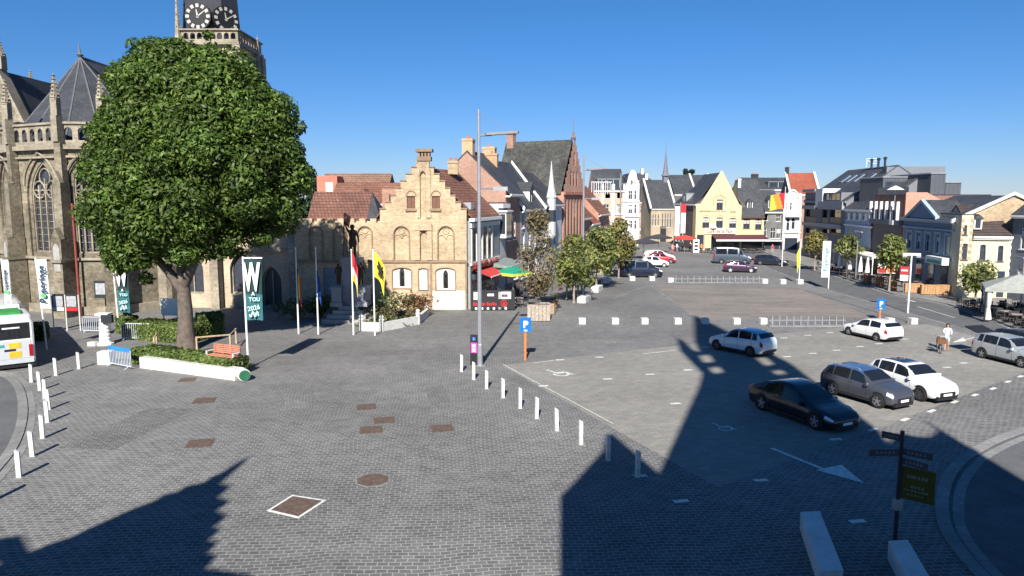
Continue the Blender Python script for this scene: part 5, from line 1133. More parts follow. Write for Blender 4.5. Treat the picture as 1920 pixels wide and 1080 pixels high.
# ================================================================ information pillar, parking signs, signpost
b = G(890, 684); t = thing('information_pillar', 'black information pillar with a pink poster beside the lighting mast', 'pillar', b, R(-14))
m = MB(); m.box(-.22, -.12, 0, .22, .12, 1.72); m.build('body', BLACK, t)
m = MB(); m.box(-.17, -.135, .72, .17, -.122, 1.3); p_ = m.build('poster', M('pink_poster', (.75, .1, .42), .5, 0, .1, 6), t)
m = MB()
for z in (.8, .92, 1.05, 1.15): m.box(-.1, -.142, z, .1, -.136, z+.05)
m.build('poster_lines', WHITE, p_)
m = MB(); m.box(-.1, -.135, 1.42, .1, -.122, 1.62); ic = m.build('symbol', M('symbol_blue', (.02, .1, .4), .5), t); text('i', .2, WHITE, ic, (0, -.137, 1.52))
def psign(base, top, lab, s=1, pole=ORANGE):
    b = G(*base); H = V(base[0], top, b.y).z; t = thing('parking_sign', lab, 'sign', b, R(4)); w = .33*s
    m = MB(); m.cyl((0, 0, 0), (0, 0, H-.05), .07*s, n=10); m.build('pole', pole, t)
    m = MB(); m.box(-w, -.1, H-.85*s, w, -.075, H); pl_ = m.build('plate', BLUE, t); text('P', .55*s, WHITE, pl_, (0, -.105, H-.42*s), bold=.02)
    m = MB(); m.box(-w*.3, -.106, H-.8*s, w*.3, -.101, H-.72*s); m.build('sub_symbol', WHITE, pl_); return t
psign((985,675), 595, 'blue parking sign on an orange pole in front of the wooden planter'); psign((1649,600), 560, 'blue parking sign on an orange pole beside the small white hatchback', 1.0)
b = G(1672, 1040); b = Vector((V(1678, 1015, 18.6).x, 18.6, 0)); H = V(1714, 808, 18.6).z
t = thing('fingerpost', 'dark signpost with finger boards and an olive yellow banner in the shade', 'signpost', b, R(8))
m = MB(); m.cyl((0, 0, 0), (0, 0, H), .055, n=10); m.build('pole', DARK, t)
m = MB(); m.box(-.1, -.09, 1.05, .1, .09, 1.35); m.build('control_box', STONE, t)
for a, z, L, lab in ((R(130), H-.2, .5, 0), (R(172), H-.6, .85, 0), (R(-50), H-.55, .75, 0), (R(-62), H-.8, .7, 0)):
    m = MB(); m.obox((cos(a)*L/2, sin(a)*L/2), a, L, .03, z-.09, z+.09); f_ = m.build('finger_board', M('sign_dark_grey', (.06, .06, .065), .5), t)
    m = MB(); ca, sa = cos(a), sin(a); q = -1 if ca > 0 else 1
    for i in range(5): u = L*.2+i*L*.13; m.add([(v*ca-q*.017*-sa*-1, v*sa-.017*abs(ca), zz) for v, zz in ((u, z-.035), (u+L*.08, z-.035), (u+L*.08, z+.035), (u, z+.035))], [(0, 1, 2, 3)])
    m.build('lettering', M('faded_letters', (.16, .16, .16), .7), f_, norm=False)
bd = MB(); a = R(-30)
P = [(.05, H-.95), (.85, H-1.05), (.85, H-1.95), (.05, H-1.85)]
bd.add([(u*cos(a), u*sin(a), z) for u, z in P]+[(u*cos(a)-.015*sin(a), u*sin(a)+.015*cos(a), z) for u, z in P], [(0, 1, 2, 3), (4, 5, 6, 7), (0, 1, 5, 4), (1, 2, 6, 5), (2, 3, 7, 6), (3, 0, 4, 7)])
bn = bd.build('banner', M('olive_banner', (.085, .075, .008), .7, 0, .08), t)
m = MB(); rr = random.Random(2)
for z, n_, u0_, hh in ((H-1.2, 6, .18, .09), (H-1.27-.2, 4, .28, .07), (H-1.58, 7, .12, .05), (H-1.7, 5, .2, .04)):    # the blurred lines of writing
    for i in range(n_):
        u = u0_+i*.085; w2 = rr.uniform(.045, .07); zz = z-(u*.12)
        m.add([(v*cos(a)+.012*sin(a), v*sin(a)-.012*cos(a), q) for v, q in ((u, zz-hh/2), (u+w2, zz-hh/2), (u+w2, zz+hh/2), (u, zz+hh/2))], [(0, 1, 2, 3)])
m.build('lettering', M('banner_letters', (.2, .2, .14), .7), bn, norm=False)
# no entry sign and pale T-mast on the right pavement edge
def road_sign(base, H, lab, kind):
    b = G(*base, .0); t = thing('traffic_sign', lab, 'sign', b, R(-25))
    m = MB(); m.cyl((0, 0, 0), (0, 0, H), .035, n=8); m.build('pole', STEEL, t)
    m = MB(); m.box(-.35, -.08, H-.75, .35, -.055, H); p_ = m.build('plate', RED, t); m = MB(); m.box(-.27, -.086, H-.45, .27, -.081, H-.3); m.build('white_bar', WHITE, p_)
    m = MB(); m.box(-.35, -.08, H-1.4, .35, -.055, H-.82); p2 = m.build('sub_plate', WHITE, t); m = MB(); m.box(-.25, -.086, H-1.1, .25, -.081, H-1.05); m.box(-.25, -.086, H-1.25, .25, -.081, H-1.2); m.build('lines', DARK, p2); return t
road_sign((1693,553), 2.8, 'red no entry sign with white plate in front of the slate blue house', 0)
b = G(1702, 587); H = V(1702, 476, b.y).z
t = thing('camera_mast', 'white T shaped mast at the road edge right of the blue parking sign', 'mast', b, R(-20))
m = MB(); m.cyl((0, 0, 0), (0, 0, H), .07, .06, 8); m.build('pole', WHITE, t); m = MB(); m.box(-.65, -.08, H-.12, .65, .08, H+.06); m.build('cross_arm', WHITE, t)
for x in (-.5, .5): m = MB(); m.box(x-.16, -.16, H-.28, x+.16, .16, H-.12); m.build('camera', STEEL, t)
for px, top, ax in ((1604, 435, 1),(1912,485,-1)):
    b = G(px, 525 if ax > 0 else 590, .12); H = V(px, top, b.y).z-.12; t = thing('street_lamp', 'double armed lamp post in front of the light blue house' if ax > 0 else 'thin dark lamp post above the terrace canopy at the right edge', 'street lamp', b, R(80))
    m = MB(); m.cyl((0, 0, 0), (0, 0, H), .07, .05, 8); m.build('pole', STEEL, t)
    for s in ((-1, 1) if ax > 0 else (1,)): m = MB(); m.box(min(0, s*1.4), -.1, H-.02, max(0, s*1.4), .1, H+.1); m.build('lamp_head', STEEL, t)
# ================================================================ flags and banners
def cloth(W_, H_, nu, nv, amp, seed, droop=0, taper=0):
    rng = random.Random(seed); ph = rng.uniform(0, 6); m = MB()
    for j in range(nv+1):
        for i in range(nu+1):
            u, v = i/nu, j/nv; x = W_*u*(1-taper*v); z = -H_*v-droop*u*u
            m.v.append((x, amp*u*sin(4.5*u+ph+1.5*v)+amp*.5*sin(9*u+v*3), z))
    for j in range(nv):
        for i in range(nu):
            a = j*(nu+1)+i; m.f.append((a, a+1, a+nu+2, a+nu+1)); m.m.append(0)
    return m
def flagpole(base, top, lab, flag, grp=None, cat='flagpole', rz=0):
    b = G(*base); H = V(base[0], top, b.y).z; t = thing('flagpole', lab, cat, b, rz, grp)
    m = MB(); m.cyl((0, 0, 0), (0, 0, H), .06, .035, 8); m.lathe([(.05, H), (.08, H+.06), (0, H+.12)], 8); m.build('pole', WHITE, t)
    if flag: flag(t, H, b)
    return t
def stripes(cols, W_, H_, drop, droop, vert=False, seed=1, amp=.12, taper=0):
    def f(t, H, b):
        m = cloth(W_, H_, 12, 12, amp, seed, droop, taper); n = len(cols)
        m.m = [min(n-1, int(((k % 12) if vert else (k//12))*n/12)) for k in range(144)]
        o = m.build('flag', [M('cloth_%s' % c[0], c[1], .8, 0, .06) for c in cols], t, loc=(.05, 0, H-drop), smooth=True, norm=False)
    return f
CR, CY, CBk, CW, CG, CBl = ('red', (.6, .03, .04)), ('yellow', (.75, .6, .05)), ('black', (.02, .02, .02)), ('white', (.75, .75, .72)), ('green', (.08, .35, .1)), ('blue', (.02, .06, .3))
gp = 'white flagpoles in front of the monument'
flagpole((560,626), 466, 'flagpole farthest left by the monument, its flag hanging in tree shade', stripes([CBk, CY, CR], .22, 1.9, 1.4, .9, True, 3, .15), gp)
flagpole((597,627), 466, 'flagpole in tree shade second from the left with a limp blue flag', stripes([CBl], .22, 1.8, 1.5, .8, True, 4, .15), gp)
flagpole((663,628), 470, 'flagpole with a hanging red, white and green city flag beside the statue', stripes([CR, CR, CW, CY], .32, 1.9, .15, 1.2, False, 5, .14), gp)
def lion(t, H, b):
    stripes([CY], .75, 1.7, .1, 1.3, False, 6, .2, .1)(t, H, b)
    fl = [c for c in t.children if c.name.startswith('flag')][-1]; rng = random.Random(5); m = MB()
    blob = [(.35,-.5),(.5,-.42),(.62,-.6),(.8,-.55),(.72,-.8),(.9,-1.0),(.78,-1.1),(.86,-1.35),(.7,-1.4),(.6,-1.2),(.5,-1.45),(.38,-1.4),(.46,-1.1),(.32,-1.0),(.26,-.8),(.42,-.75)]
    for y in (-.22, .22): m.v += [(x, y*.9+.2*x*sin(4.5*x+1), z-1.44*x*x) for x, z in [(q[0]*.75, q[1]) for q in blob]]
    k = len(blob)
    for tri in tessellate_polygon([[Vector((x, z, 0)) for x, z in blob]]): m.f += [tuple(tri), tuple(i+k for i in tri)]; m.m += [0, 0]
    m.build('lion_emblem', M('cloth_black', (.02, .02, .02), .8, 0, .06), fl, norm=False)
flagpole((703,629), 470, 'flagpole with a yellow flag carrying a black lion', lion, gp)
gq = 'flagpoles and banners along the right side of the square'
flagpole((1466,500), 352, 'flagpole with a big red, yellow and green flag before the ornate white house', None, gq)
t_ = [o for o in COL.objects if o.get('label', '').startswith('flagpole with a big red')][0]
Hf = V(1466, 362, t_.location.y).z; m = cloth(-2.0, 2.1, 12, 12, .3, 8, .35); m.m = [min(2, int(((k % 12)+k//12*.35)*3/15)) for k in range(144)]
m.build('flag', [M('cloth_red', (.6, .03, .04)), M('cloth_orange', (.7, .25, .04), .8, 0, .06), M('cloth_lime', (.5, .55, .06), .8, 0, .06)], t_, loc=(0, 0, Hf), smooth=True, norm=False)
flagpole((1498,531), 450, 'flagpole with a limp light green flag behind the last far white cube', stripes([('lime', (.35, .55, .35))], -.42, 2.2, .6, 1.0, False, 9, .08, .3), gq)
def side_banner(t, W_, H_, H, drop, mats, deco):
    m = cloth(W_, H_, 8, 8, .05, 4); o = m.build('banner', mats, t, loc=(.04, 0, H-drop), smooth=True, norm=False); deco(o, W_, H_); return o
bb = G(1553, 541); H = V(1553, 452, bb.y).z
t = thing('banner_pole', 'tall white banner with green and black lettering beside the road on the right', 'banner', bb, 0, gq)
m = MB(); m.cyl((0, 0, 0), (0, 0, H), .05, n=8); m.build('pole', WHITE, t)
def d1(o, W_, H_): text('Poperinge', .62, M('teal_letters', (.03, .22, .25), .6), o, (W_/2, -.07, -H_/2), roll=pi/2)
m = cloth(-.75, 3.8, 8, 8, .04, 4); o = m.build('banner', M('banner_white', (.75, .76, .77), .7, 0, .03), t, loc=(-.05, 0, H), smooth=True, norm=False); d1(o, -.75, 3.8)
INK = M('banner_ink', (.03, .06, .1), .6, 0, .03); BW = M('banner_white', (.75, .76, .77), .7, 0, .03)
# two white town banners near the bus
for base, box, lab in (((88,655), (66,486,97,578), 'white vertical town banner right of the two beside the bus'), ((26,640), (2,487,24,568), 'white vertical town banner at the left edge above the bus')):
    b = G(*base); Y = b.y; p0, p1 = V(box[0], box[1], Y), V(box[2], box[3], Y); H = p0.z+.1
    t = thing('town_banner', lab, 'banner', b, 0, 'white town banners on slanted poles')
    m = MB(); m.cyl((0, 0, 0), (p0.x-b.x+.02, 0, H), .05, .04, 8); m.build('pole', WHITE, t)
    w_ = p1.x-p0.x; h_ = p0.z-p1.z; m = cloth(w_*.86, h_, 8, 10, .06, 5)
    for i, v in enumerate(m.v): m.v[i] = (v[0]+(-v[2]/h_)*w_*.16, v[1], v[2])
    o = m.build('banner', BW, t, loc=(p0.x-b.x, -.06, p0.z), smooth=True, norm=False)
    tx = text('Poperinge', w_*.74, INK, o, (w_*.53, -.1, -h_*.5), roll=pi/2, bold=.008)
    m = MB(); m.prism([(w_*.5+.14*cos(a)*1.2, .14*sin(a)) for a in [2*pi*i/8 for i in range(8)]], .0, .02); m.v = [(x+.06, z-.13, y-h_*.735) for x, y, z in m.v]; m.build('hop_emblem', M('hop_green', (.1, .42, .12), .6), o)
# dark festival banners with a big W
def w_banner(base, top, box, lab, lean):
    b = G(*base); Y = b.y; p0, p1 = V(box[0], box[1], Y), V(box[2], box[3], Y); H = V(base[0], top, Y).z
    t = thing('festival_banner', lab, 'banner', b, 0, 'dark festival banners')
    m = MB(); m.cyl((0, 0, 0), (lean, 0, H), .06, .045, 8); m.box(lean, -.03, p0.z-.02, p1.x-b.x+.05, .03, p0.z+.05); m.build('pole', WHITE, t)
    w_ = p1.x-p0.x; h_ = p0.z-p1.z; m = cloth(w_, h_, 10, 12, .09, 6); m.m = [1 if (k//10) >= 7 else 0 for k in range(120)]
    o = m.build('banner', [M('banner_black_green', (.02, .05, .05), .7, 0, .1), M('banner_teal', (.03, .13, .14), .7, 0, .3, 4)], t, loc=(p0.x-b.x, -.02, p0.z), smooth=True, norm=False)
    text('W', w_*1.22, M('banner_letter', (.78, .78, .76), .6, 0, .02), o, (w_*.45, -.12, -h_*.32), sx=.72, bold=.05).scale.z = 1.75
    text('A', w_*.26, M('banner_letter', (.78, .78, .76)), o, (w_*.5, -.14, -h_*.57), bold=.01)
    text('TOU', w_*.3, M('banner_pale', (.45, .62, .6), .6, 0, .02), o, (w_*.56, -.12, -h_*.66), bold=.01)
    text('2026', w_*.36, M('banner_pale', (.45, .62, .6)), o, (w_*.5, -.12, -h_*.8), bold=.01, roll=.2)
    m = MB(); m.tube([(w_*(.25+.5*i/12), -.11, -h_*(.9+.05*sin(i*1.1))) for i in range(13)], .05, 4); m.build('swirl', M('banner_pale', (.45, .62, .6)), o)
w_banner((466,690), 481, (457,484,495,600), 'dark festival banner with a large white W beside the planter bench', V(455, 481, G(466,690).y).x-G(466,690).x)
w_banner((224,625), 486, (216,487,246,586), 'dark festival banner with W hanging at the church wall behind the hedge', -.15)
# ================================================================ planter, hedges, bench, barriers on the left
def hedge(name, lab, A, B, w, h, seed, z0=0, mat=None, size=.13, den=260):
    A, B = Vector((A[0], A[1], 0)), Vector((B[0], B[1], 0)); L = (B-A).length; a = math.atan2(B.y-A.y, B.x-A.x)
    t = thing(name, lab, 'hedge', (A.x, A.y, z0), a); rng = np.random.default_rng(seed)
    n = int(den*(L*w+2*L*h+2*w*h)); P = np.stack([rng.uniform(0, L, n), rng.uniform(-w/2, w/2, n), rng.uniform(0, h, n)], 1); f = rng.random(n); k = f < .42
    P[k, 2] = h*rng.uniform(.9, 1.06, k.sum()); k = (f >= .42) & (f < .7); P[k, 1] = -w/2*rng.uniform(.9, 1.05, k.sum()); k = (f >= .7) & (f < .85); P[k, 0] = np.where(rng.random(k.sum()) < .5, rng.uniform(-.04, .1, k.sum()), L-rng.uniform(-.04, .1, k.sum()))
    N = np.stack([(P[:, 0]/L-.5)*.6, P[:, 1]/w*2, (P[:, 2]/h)*1.3], 1)+1e-3
    leaves('leaves', mat or leafmat('hedge_leaf', (.05, .085, .02), (.09, .13, .03), (.14, .17, .05), .15), t, P, N, size, seed, .9, .7)
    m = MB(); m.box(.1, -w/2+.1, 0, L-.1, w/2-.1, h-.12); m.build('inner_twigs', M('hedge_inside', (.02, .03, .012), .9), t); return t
pa, pb = G(262, 690), G(441, 714); d = (pb-pa).normalized(); nn = Vector((-d.y, d.x, 0))
t = thing('planter_wall', 'long low white stone planter wall below the maple', 'planter', pa, math.atan2(d.y, d.x)); L = (pb-pa).length
for i in range(3): m = MB(); m.box(L*i/3+.01, 0, 0, L*(i+1)/3-.01, .5, .62); m.build('stone', M('planter_white', (.55, .54, .49), .85, 0, .2, 2), t)
q0 = pa+nn*1.3; q1 = pb+nn*1.0-d*2.3
hedge('hedge', 'clipped green hedge filling the white planter under the maple', q0-d*1.3, q1+d*1.6, 1.5, .85, 31)
h0, h1 = G(256, 630), G(330, 640); hedge('hedge', 'tall clipped hedge behind the steel barrier at the church', h0, h1+Vector((1.5, 0, 0)), 2.2, 1.05, 32); hedge('hedge', 'small hedge corner left of the dark banner by the church', G(222, 622)+Vector((.4, 0, 0)), G(248, 624), 1.2, 1.1, 33)
hedge('hedge', 'shaded dark hedge right of the maple trunk', G(372, 632), G(418, 628), 1.6, 1.5, 34)
hedge('hedge', 'low hedge at the foot of the church wall beside the bus', G(70, 640), G(78, 632), .9, 1.0, 35)
def park_bench(p, rz, lab):
    t = thing('park_bench', lab, 'bench', p, rz); W_ = 1.9; mt = M('bench_terracotta', (.48, .2, .13), .6, 0, .15)
    m = MB()
    for i in range(4): m.box(-W_/2, -.42+i*.12, .43, W_/2, -.32+i*.12, .47)
    m.build('seat', mt, t); m = MB()
    for i in range(5): m.box(-W_/2, .06+i*.02, .52+i*.1, W_/2, .09+i*.02, .59+i*.1)
    for x in (-.9, -.3, .3, .9): m.box(x-.03, .1, .45, x+.03, .2, 1.0)
    m.build('backrest', mt, t)
    for s in (-1, 1):
        x = s*W_/2; m = MB(); m.box(x-.04, -.42, .62, x+.04, .1, .67); m.box(x-.04, -.42, .47, x+.04, -.35, .62); m.build('armrest', OFFW, t)
        for y in (-.38, .05): m = MB(); m.box(x*.92-.04, y-.04, 0, x*.92+.04, y+.04, .43); m.build('leg', mt, t)
bp = G(418, 701); park_bench(bp+Vector((0, .45, .5)), math.atan2(d.y, d.x), 'terracotta slatted bench on the right end of the planter wall')
b = G(456, 713); t = thing('waste_drum', 'white barrel lying on its side with a green end next to the planter wall', 'barrel', b, R(35))
m = MB(); m.lathe([(.3, -.3), (.32, -.28), (.32, .28), (.3, .3)], 20, (0, 0, .32), 'y'); m.build('body', WHITE, t, smooth=True); m = MB(); m.lathe([(.28, -.02), (.28, .02)], 20, (0, -.305, .32), 'y'); m.build('end_cap', M('dull_green', (.03, .14, .07), .6, 0, .2), t)
def make_barrier(lab, p, rz):
    t = thing('crowd_barrier', lab, 'barrier', p, rz, 'steel crowd barriers by the church'); W_ = 2.0; mt = M('barrier_steel', (.6, .65, .72), .4, .2, .08)
    m = MB(); m.tube([(-W_/2, 0, .15), (-W_/2, 0, 1.05), (-W_/2+.08, 0, 1.12), (W_/2-.08, 0, 1.12), (W_/2, 0, 1.05), (W_/2, 0, .15), (-W_/2, 0, .15)], .025, 8); m.build('frame', mt, t)
    for i in range(13): x = -W_/2+W_*(i+1)/14; m = MB(); m.cyl((x, 0, .15), (x, 0, 1.12), .019, n=6); m.build('bar', mt, t)
    for x in (-W_*.4, W_*.4): m = MB(); m.tube([(x, -.3, .02), (x, 0, .16), (x, .3, .02)], .02, 6); m.build('foot', mt, t)
    return t
ba = make_barrier('steel crowd barrier with a blue top in front of the planter', G(226, 689), math.atan2(G(250,692).y-G(203,683).y, G(250,692).x-G(203,683).x))
m = MB(); m.box(-1.0, -.04, .95, 1.0, .04, 1.16); m.build('blue_top', M('barrier_blue', (.03, .22, .6), .5), ba)
make_barrier('steel crowd barrier standing before the tall hedge', G(256, 638), R(-4)); make_barrier('steel crowd barrier beside the ribbed white column', G(182, 624), R(-3))
make_block('white box shaped block behind the blue topped barrier', G(200, 682), R(0), .7, .6, .75, None, 'concrete_block'); make_block('small white block lying left of the ribbed column', G(174, 648), R(0), .5, .35, .25, None, 'concrete_block')
b = G(198, 646); t = thing('ribbed_column', 'white ribbed tapering column among the crowd barriers', 'column', b)
m = MB(); pr_ = [(.5, 0), (.5, .12)]
for i in range(7): z = .12+i*.24; r_ = .36-.018*i; pr_ += [(r_+.015, z+.02), (r_+.015, z+.1), (r_-.02, z+.13), (r_-.02, z+.22)]
m.lathe(pr_+[(.3, 1.85), (.3, 1.95)], 16); m.build('shaft', WHITE, t)
m = MB(); m.box(-.42, -.3, 1.95, .42, .3, 2.06); m.build('cap', WHITE, t); m = MB(); m.box(.05, -.45, 1.5, .75, -.2, 2.0); m.build('dark_box', DARK, t)
# notice boards by the church wall
for px, lab, col in ((114, 'notice board with pale paper on two posts by the church', OFFW), (139, 'notice board with a red stripe on two posts by the church', RED)):
    b = G(px, 620); t = thing('notice_board', lab, 'notice board', b, R(-5), 'notice boards at the apse')
    for x in (-.5, .5): m = MB(); m.cyl((x, 0, 0), (x, 0, 2.6), .045, n=8); m.build('post', OFFW, t)
    m = MB(); m.box(-.45, -.06, 1.4, .45, .06, 2.65); m.build('board', DARK, t); m = MB(); m.box(-.36, -.07, 1.75, .36, -.062, 2.5); m.build('poster', M('grey_poster', (.35, .36, .38), .6, 0, .3, 5), t); m = MB(); m.box(-.42, -.07, 1.45, .42, -.062, 1.7); m.build('stripe', col, t)
b = G(150, 606); t = thing('notice_board', 'plain dark notice board fixed on the church wall', 'notice board', (b.x, 57.0, 0), 0); m = MB(); m.box(-.5, -.1, 1.5, .5, 0, 2.9); m.build('board', DARK, t); m = MB(); m.box(-.38, -.12, 1.8, .38, -.102, 2.7); m.build('poster', M('grey_poster', (.35, .36, .38)), t)
b = G(322, 626); t = thing('display_panel', 'white display panel leaning at the church wall behind the hedge', 'panel', (b.x, b.y), R(-5)); m = MB(); m.box(-.65, -.05, 1.3, .7, .05, 2.5); m.build('panel', WHITE, t)
for x in (-.5, .5): m = MB(); m.cyl((x, 0, 0), (x, 0, 1.3), .04, n=6); m.build('leg', DARK, t)
# timber rail round the maple
tr = G(352, 657); t = thing('tree_guard_rail', 'low wooden rail on posts around the maple trunk', 'fence', tr); P = [(-2.1, .4), (-1.6, -.9), (.9, -.7), (2.6, .2), (2.2, 2.2)]
for x, y in P: m = MB(); m.box(x-.05, y-.05, 0, x+.05, y+.05, 1.0); m.build('post', WOOD, t)
for i in range(len(P)-1):
    if i == 1: continue
    m = MB(); m.cyl((*P[i], .95), (*P[i+1], .95), .055, n=6); m.build('rail', WOOD, t)
# ================================================================ vehicles
TYRE = M('tyre_rubber', (.018, .018, .019), .85, 0, .1); RIM = M('alloy_rim', (.45, .46, .48), .35, .8, .05); RIMD = M('dark_rim', (.1, .1, .11), .4, .5, .05); RIMW = M('pale_rim', (.75, .75, .74), .4, .2, .05)
CGL = M('car_glass', (.012, .014, .018), .05, 0, 0, spec=.8); LAMP = M('lamp_glass', (.7, .72, .75), .12, 0, .05, spec=.6); TAIL = M('tail_lamp', (.35, .01, .015), .2, 0, .05); TRIM = M('car_trim', (.02, .02, .022), .5, 0, .05)
HATCH = [(0,.32,.50,.55,.74),(.012,.24,.56,.64,.84),(.05,.19,.64,.75,.93),(.13,.18,.72,.86,.98),(.235,.18,.80,.96,1),(.29,.18,.84,1.04,1),(.36,.18,.87,1.21,1),(.44,.18,.89,1.40,1),(.53,.18,.90,1.475,1),(.68,.18,.93,1.49,1),(.82,.18,.96,1.44,.995),(.90,.19,.97,1.36,.985),(.945,.2,.96,1.18,.97),(.975,.22,.93,1.0,.95),(.992,.27,.84,.90,.90),(1,.36,.72,.76,.84)]
SUV = [(0,.36,.56,.62,.76),(.012,.26,.62,.74,.86),(.05,.22,.70,.88,.94),(.13,.21,.78,.97,.98),(.235,.21,.85,1.04,1),(.285,.21,.89,1.11,1),(.35,.21,.92,1.29,1),(.425,.21,.93,1.46,1),(.52,.21,.94,1.54,1),(.68,.21,.96,1.55,1),(.82,.21,.99,1.51,.995),(.905,.22,1.01,1.42,.985),(.95,.23,1.0,1.2,.97),(.978,.26,.96,1.03,.95),(.993,.32,.86,.92,.9),(1,.42,.74,.78,.84)]
SEDAN = [(0,.3,.44,.48,.7),(.012,.2,.5,.57,.82),(.05,.16,.57,.68,.92),(.13,.15,.65,.79,.98),(.22,.15,.72,.87,1),(.28,.15,.77,.97,1),(.37,.15,.81,1.2,1),(.47,.15,.84,1.39,1),(.55,.15,.86,1.465,1),(.66,.15,.88,1.45,1),(.78,.15,.91,1.31,1),(.88,.16,.93,1.12,.99),(.95,.18,.92,1.0,.96),(.982,.22,.86,.92,.92),(.994,.28,.78,.83,.88),(1,.4,.7,.74,.8)]
VAN = [(0,.34,.6,.66,.78),(.012,.26,.7,.82,.9),(.05,.2,.82,1.0,.96),(.12,.19,.92,1.12,.99),(.17,.19,.98,1.24,1),(.22,.19,1.02,1.5,1),(.28,.19,1.04,1.78,1),(.34,.19,1.05,1.92,1),(.45,.19,1.06,1.96,1),(.65,.19,1.07,1.97,1),(.85,.19,1.08,1.96,1),(.955,.2,1.08,1.93,.99),(.98,.22,1.07,1.84,.985),(.992,.26,1.0,1.3,.98),(.998,.34,.9,1.0,.96),(1,.44,.8,.86,.94)]
EST = [(0,.32,.50,.55,.74),(.012,.24,.56,.64,.84),(.05,.19,.64,.75,.93),(.12,.18,.72,.86,.98),(.22,.18,.79,.95,1),(.275,.18,.83,1.04,1),(.34,.18,.86,1.22,1),(.41,.18,.88,1.41,1),(.5,.18,.89,1.49,1),(.68,.18,.92,1.51,1),(.86,.18,.95,1.47,.995),(.93,.19,.96,1.38,.985),(.965,.2,.95,1.15,.97),(.983,.24,.9,.98,.95),(.994,.3,.82,.88,.9),(1,.38,.72,.76,.84)]
def vehicle(kind, label, cat, P, L, W_, H, paint, pos, yaw, wins, group=None, rim=RIM, roofm=None, wr=.33, spokes=5, glass=None, name='parked_car', ws=(.30, .445), rw=(.895, .955), wx=(.185, .8), plate=True, rails=False, glassroof=False, tailm=None, taper=.17):
    'front at x=0 looking along -x of the local frame turned so that yaw is the heading'
    Hs = H/max(p[3] for p in P); t = thing(name, label, cat, pos, yaw, group); glass = glass or CGL
    xs = [p[0] for p in P]
    def par(x):
        x = min(max(x, 0), 1); i = max(0, min(len(P)-2, next((k-1 for k in range(1, len(P)) if xs[k] >= x), len(P)-2)))
        f = (x-xs[i])/(xs[i+1]-xs[i]); p0, p1, p2, p3 = P[max(i-1, 0)], P[i], P[i+1], P[min(i+2, len(P)-1)]; o = []
        for k in range(1, 5):
            a, b, c, d = p0[k], p1[k], p2[k], p3[k]; s1 = (c-a)/2 if i else (c-b); s2 = (d-b)/2 if i+2 < len(P) else (c-b); h = f*f*(3-2*f)
            v = b+(c-b)*(f*.5+h*.5) if True else 0; o.append(v)
        return o
    def sec(x):
        zl, zs, zt, wf = par(x); hw = W_/2*wf; zl, zs, zt = zl*Hs, zs*Hs, zt*Hs; c = min(1, max(0, (zt-zs)/(.45*Hs))); rw_ = hw*(.93-taper*c)
        q = zt-zs
        return [(0, zl), (hw*.78, zl), (hw*.95, zl+.06), (hw, zl+(zs-zl)*.45), (hw*.985, zs-(zs-zl)*.12), (hw*.955, zs+.02*q), (hw*.955+(rw_-hw*.955)*.86, zs+q*.84), (rw_*.955, zs+q*.955), (rw_*.6, zt-.008), (0, zt)]
    def Sf(x, s):
        sg = 1
        if s > 9: s = 18-s; sg = -1
        S_ = sec(x); i = min(8, int(s)); f = s-i; y = S_[i][0]+(S_[i+1][0]-S_[i][0])*f; z = S_[i][1]+(S_[i+1][1]-S_[i][1])*f
        return Vector((L/2-x*L, -sg*y, z))
    X = []
    for i in range(len(xs)-1): X += [xs[i], (xs[i]+xs[i+1])/2]
    X.append(1); m = MB(); n = 18
    for x in X: m.v += [tuple(Sf(x, j)) for j in range(n)]
    for i in range(len(X)-1):
        for j in range(n): m.f.append((i*n+j, i*n+(j+1) % n, (i+1)*n+(j+1) % n, (i+1)*n+j)); m.m.append(1 if j in (0, 1, 16, 17) else (2 if roofm and 6 <= j <= 11 and .42 < X[i] < .9 else 0))
    m.f += [tuple(range(n)), tuple(range((len(X)-1)*n, len(X)*n))]; m.m += [0, 0]
    m.build('body', [paint, TRIM, roofm or paint], t, smooth=55)
    def patch(x0, x1, s0, s1, mat, nm, par_=t, nx=6, ns=3, off=.008, xt=None):
        m = MB()
        for i in range(nx+1):
            for j in range(ns+1):
                s = s0+(s1-s0)*j/ns; k = j/ns if s0 < 9 and s1 <= 9 else 0; a, b = x0, x1
                if xt: a, b = x0+(xt[0]-x0)*j/ns, x1+(xt[1]-x1)*j/ns
                x = a+(b-a)*i/nx; e = 1e-3; p = Sf(x, s); du = Sf(min(1, x+e), s)-Sf(max(0, x-e), s); dv = Sf(x, min(18, s+e))-Sf(x, max(0, s-e)); nr = du.cross(dv)
                if nr.length < 1e-9: nr = Vector((0, 0, 1))
                nr.normalize(); c = Vector((0, 0, H*.45))
                if nr.dot(p-Vector((p.x*.85, 0, H*.42))) < 0: nr = -nr
                m.v.append(tuple(p+nr*off))
        for i in range(nx):
            for j in range(ns): a = i*(ns+1)+j; m.f.append((a, a+1, a+ns+2, a+ns+1)); m.m.append(0)
        return m.build(nm, mat, par_, smooth=True, norm=False)
    patch(ws[0], ws[1], 6.9, 11.1, glass, 'windscreen', nx=5, ns=12); patch(rw[0], rw[1], 7.0, 11.0, glass, 'rear_window', nx=4, ns=12)
    for x0, x1, xa, xb in wins:
        for s in (0, 1):
            if s == 0: patch(x0, x1, 5.12, 6.35, glass, 'side_window', xt=(xa, xb))
            else: patch(x0, x1, 18-5.12, 18-6.35, glass, 'side_window', xt=(xa, xb))
    if glassroof: patch(.5, .8, 7.6, 10.4, glass, 'glass_roof', nx=4, ns=8)
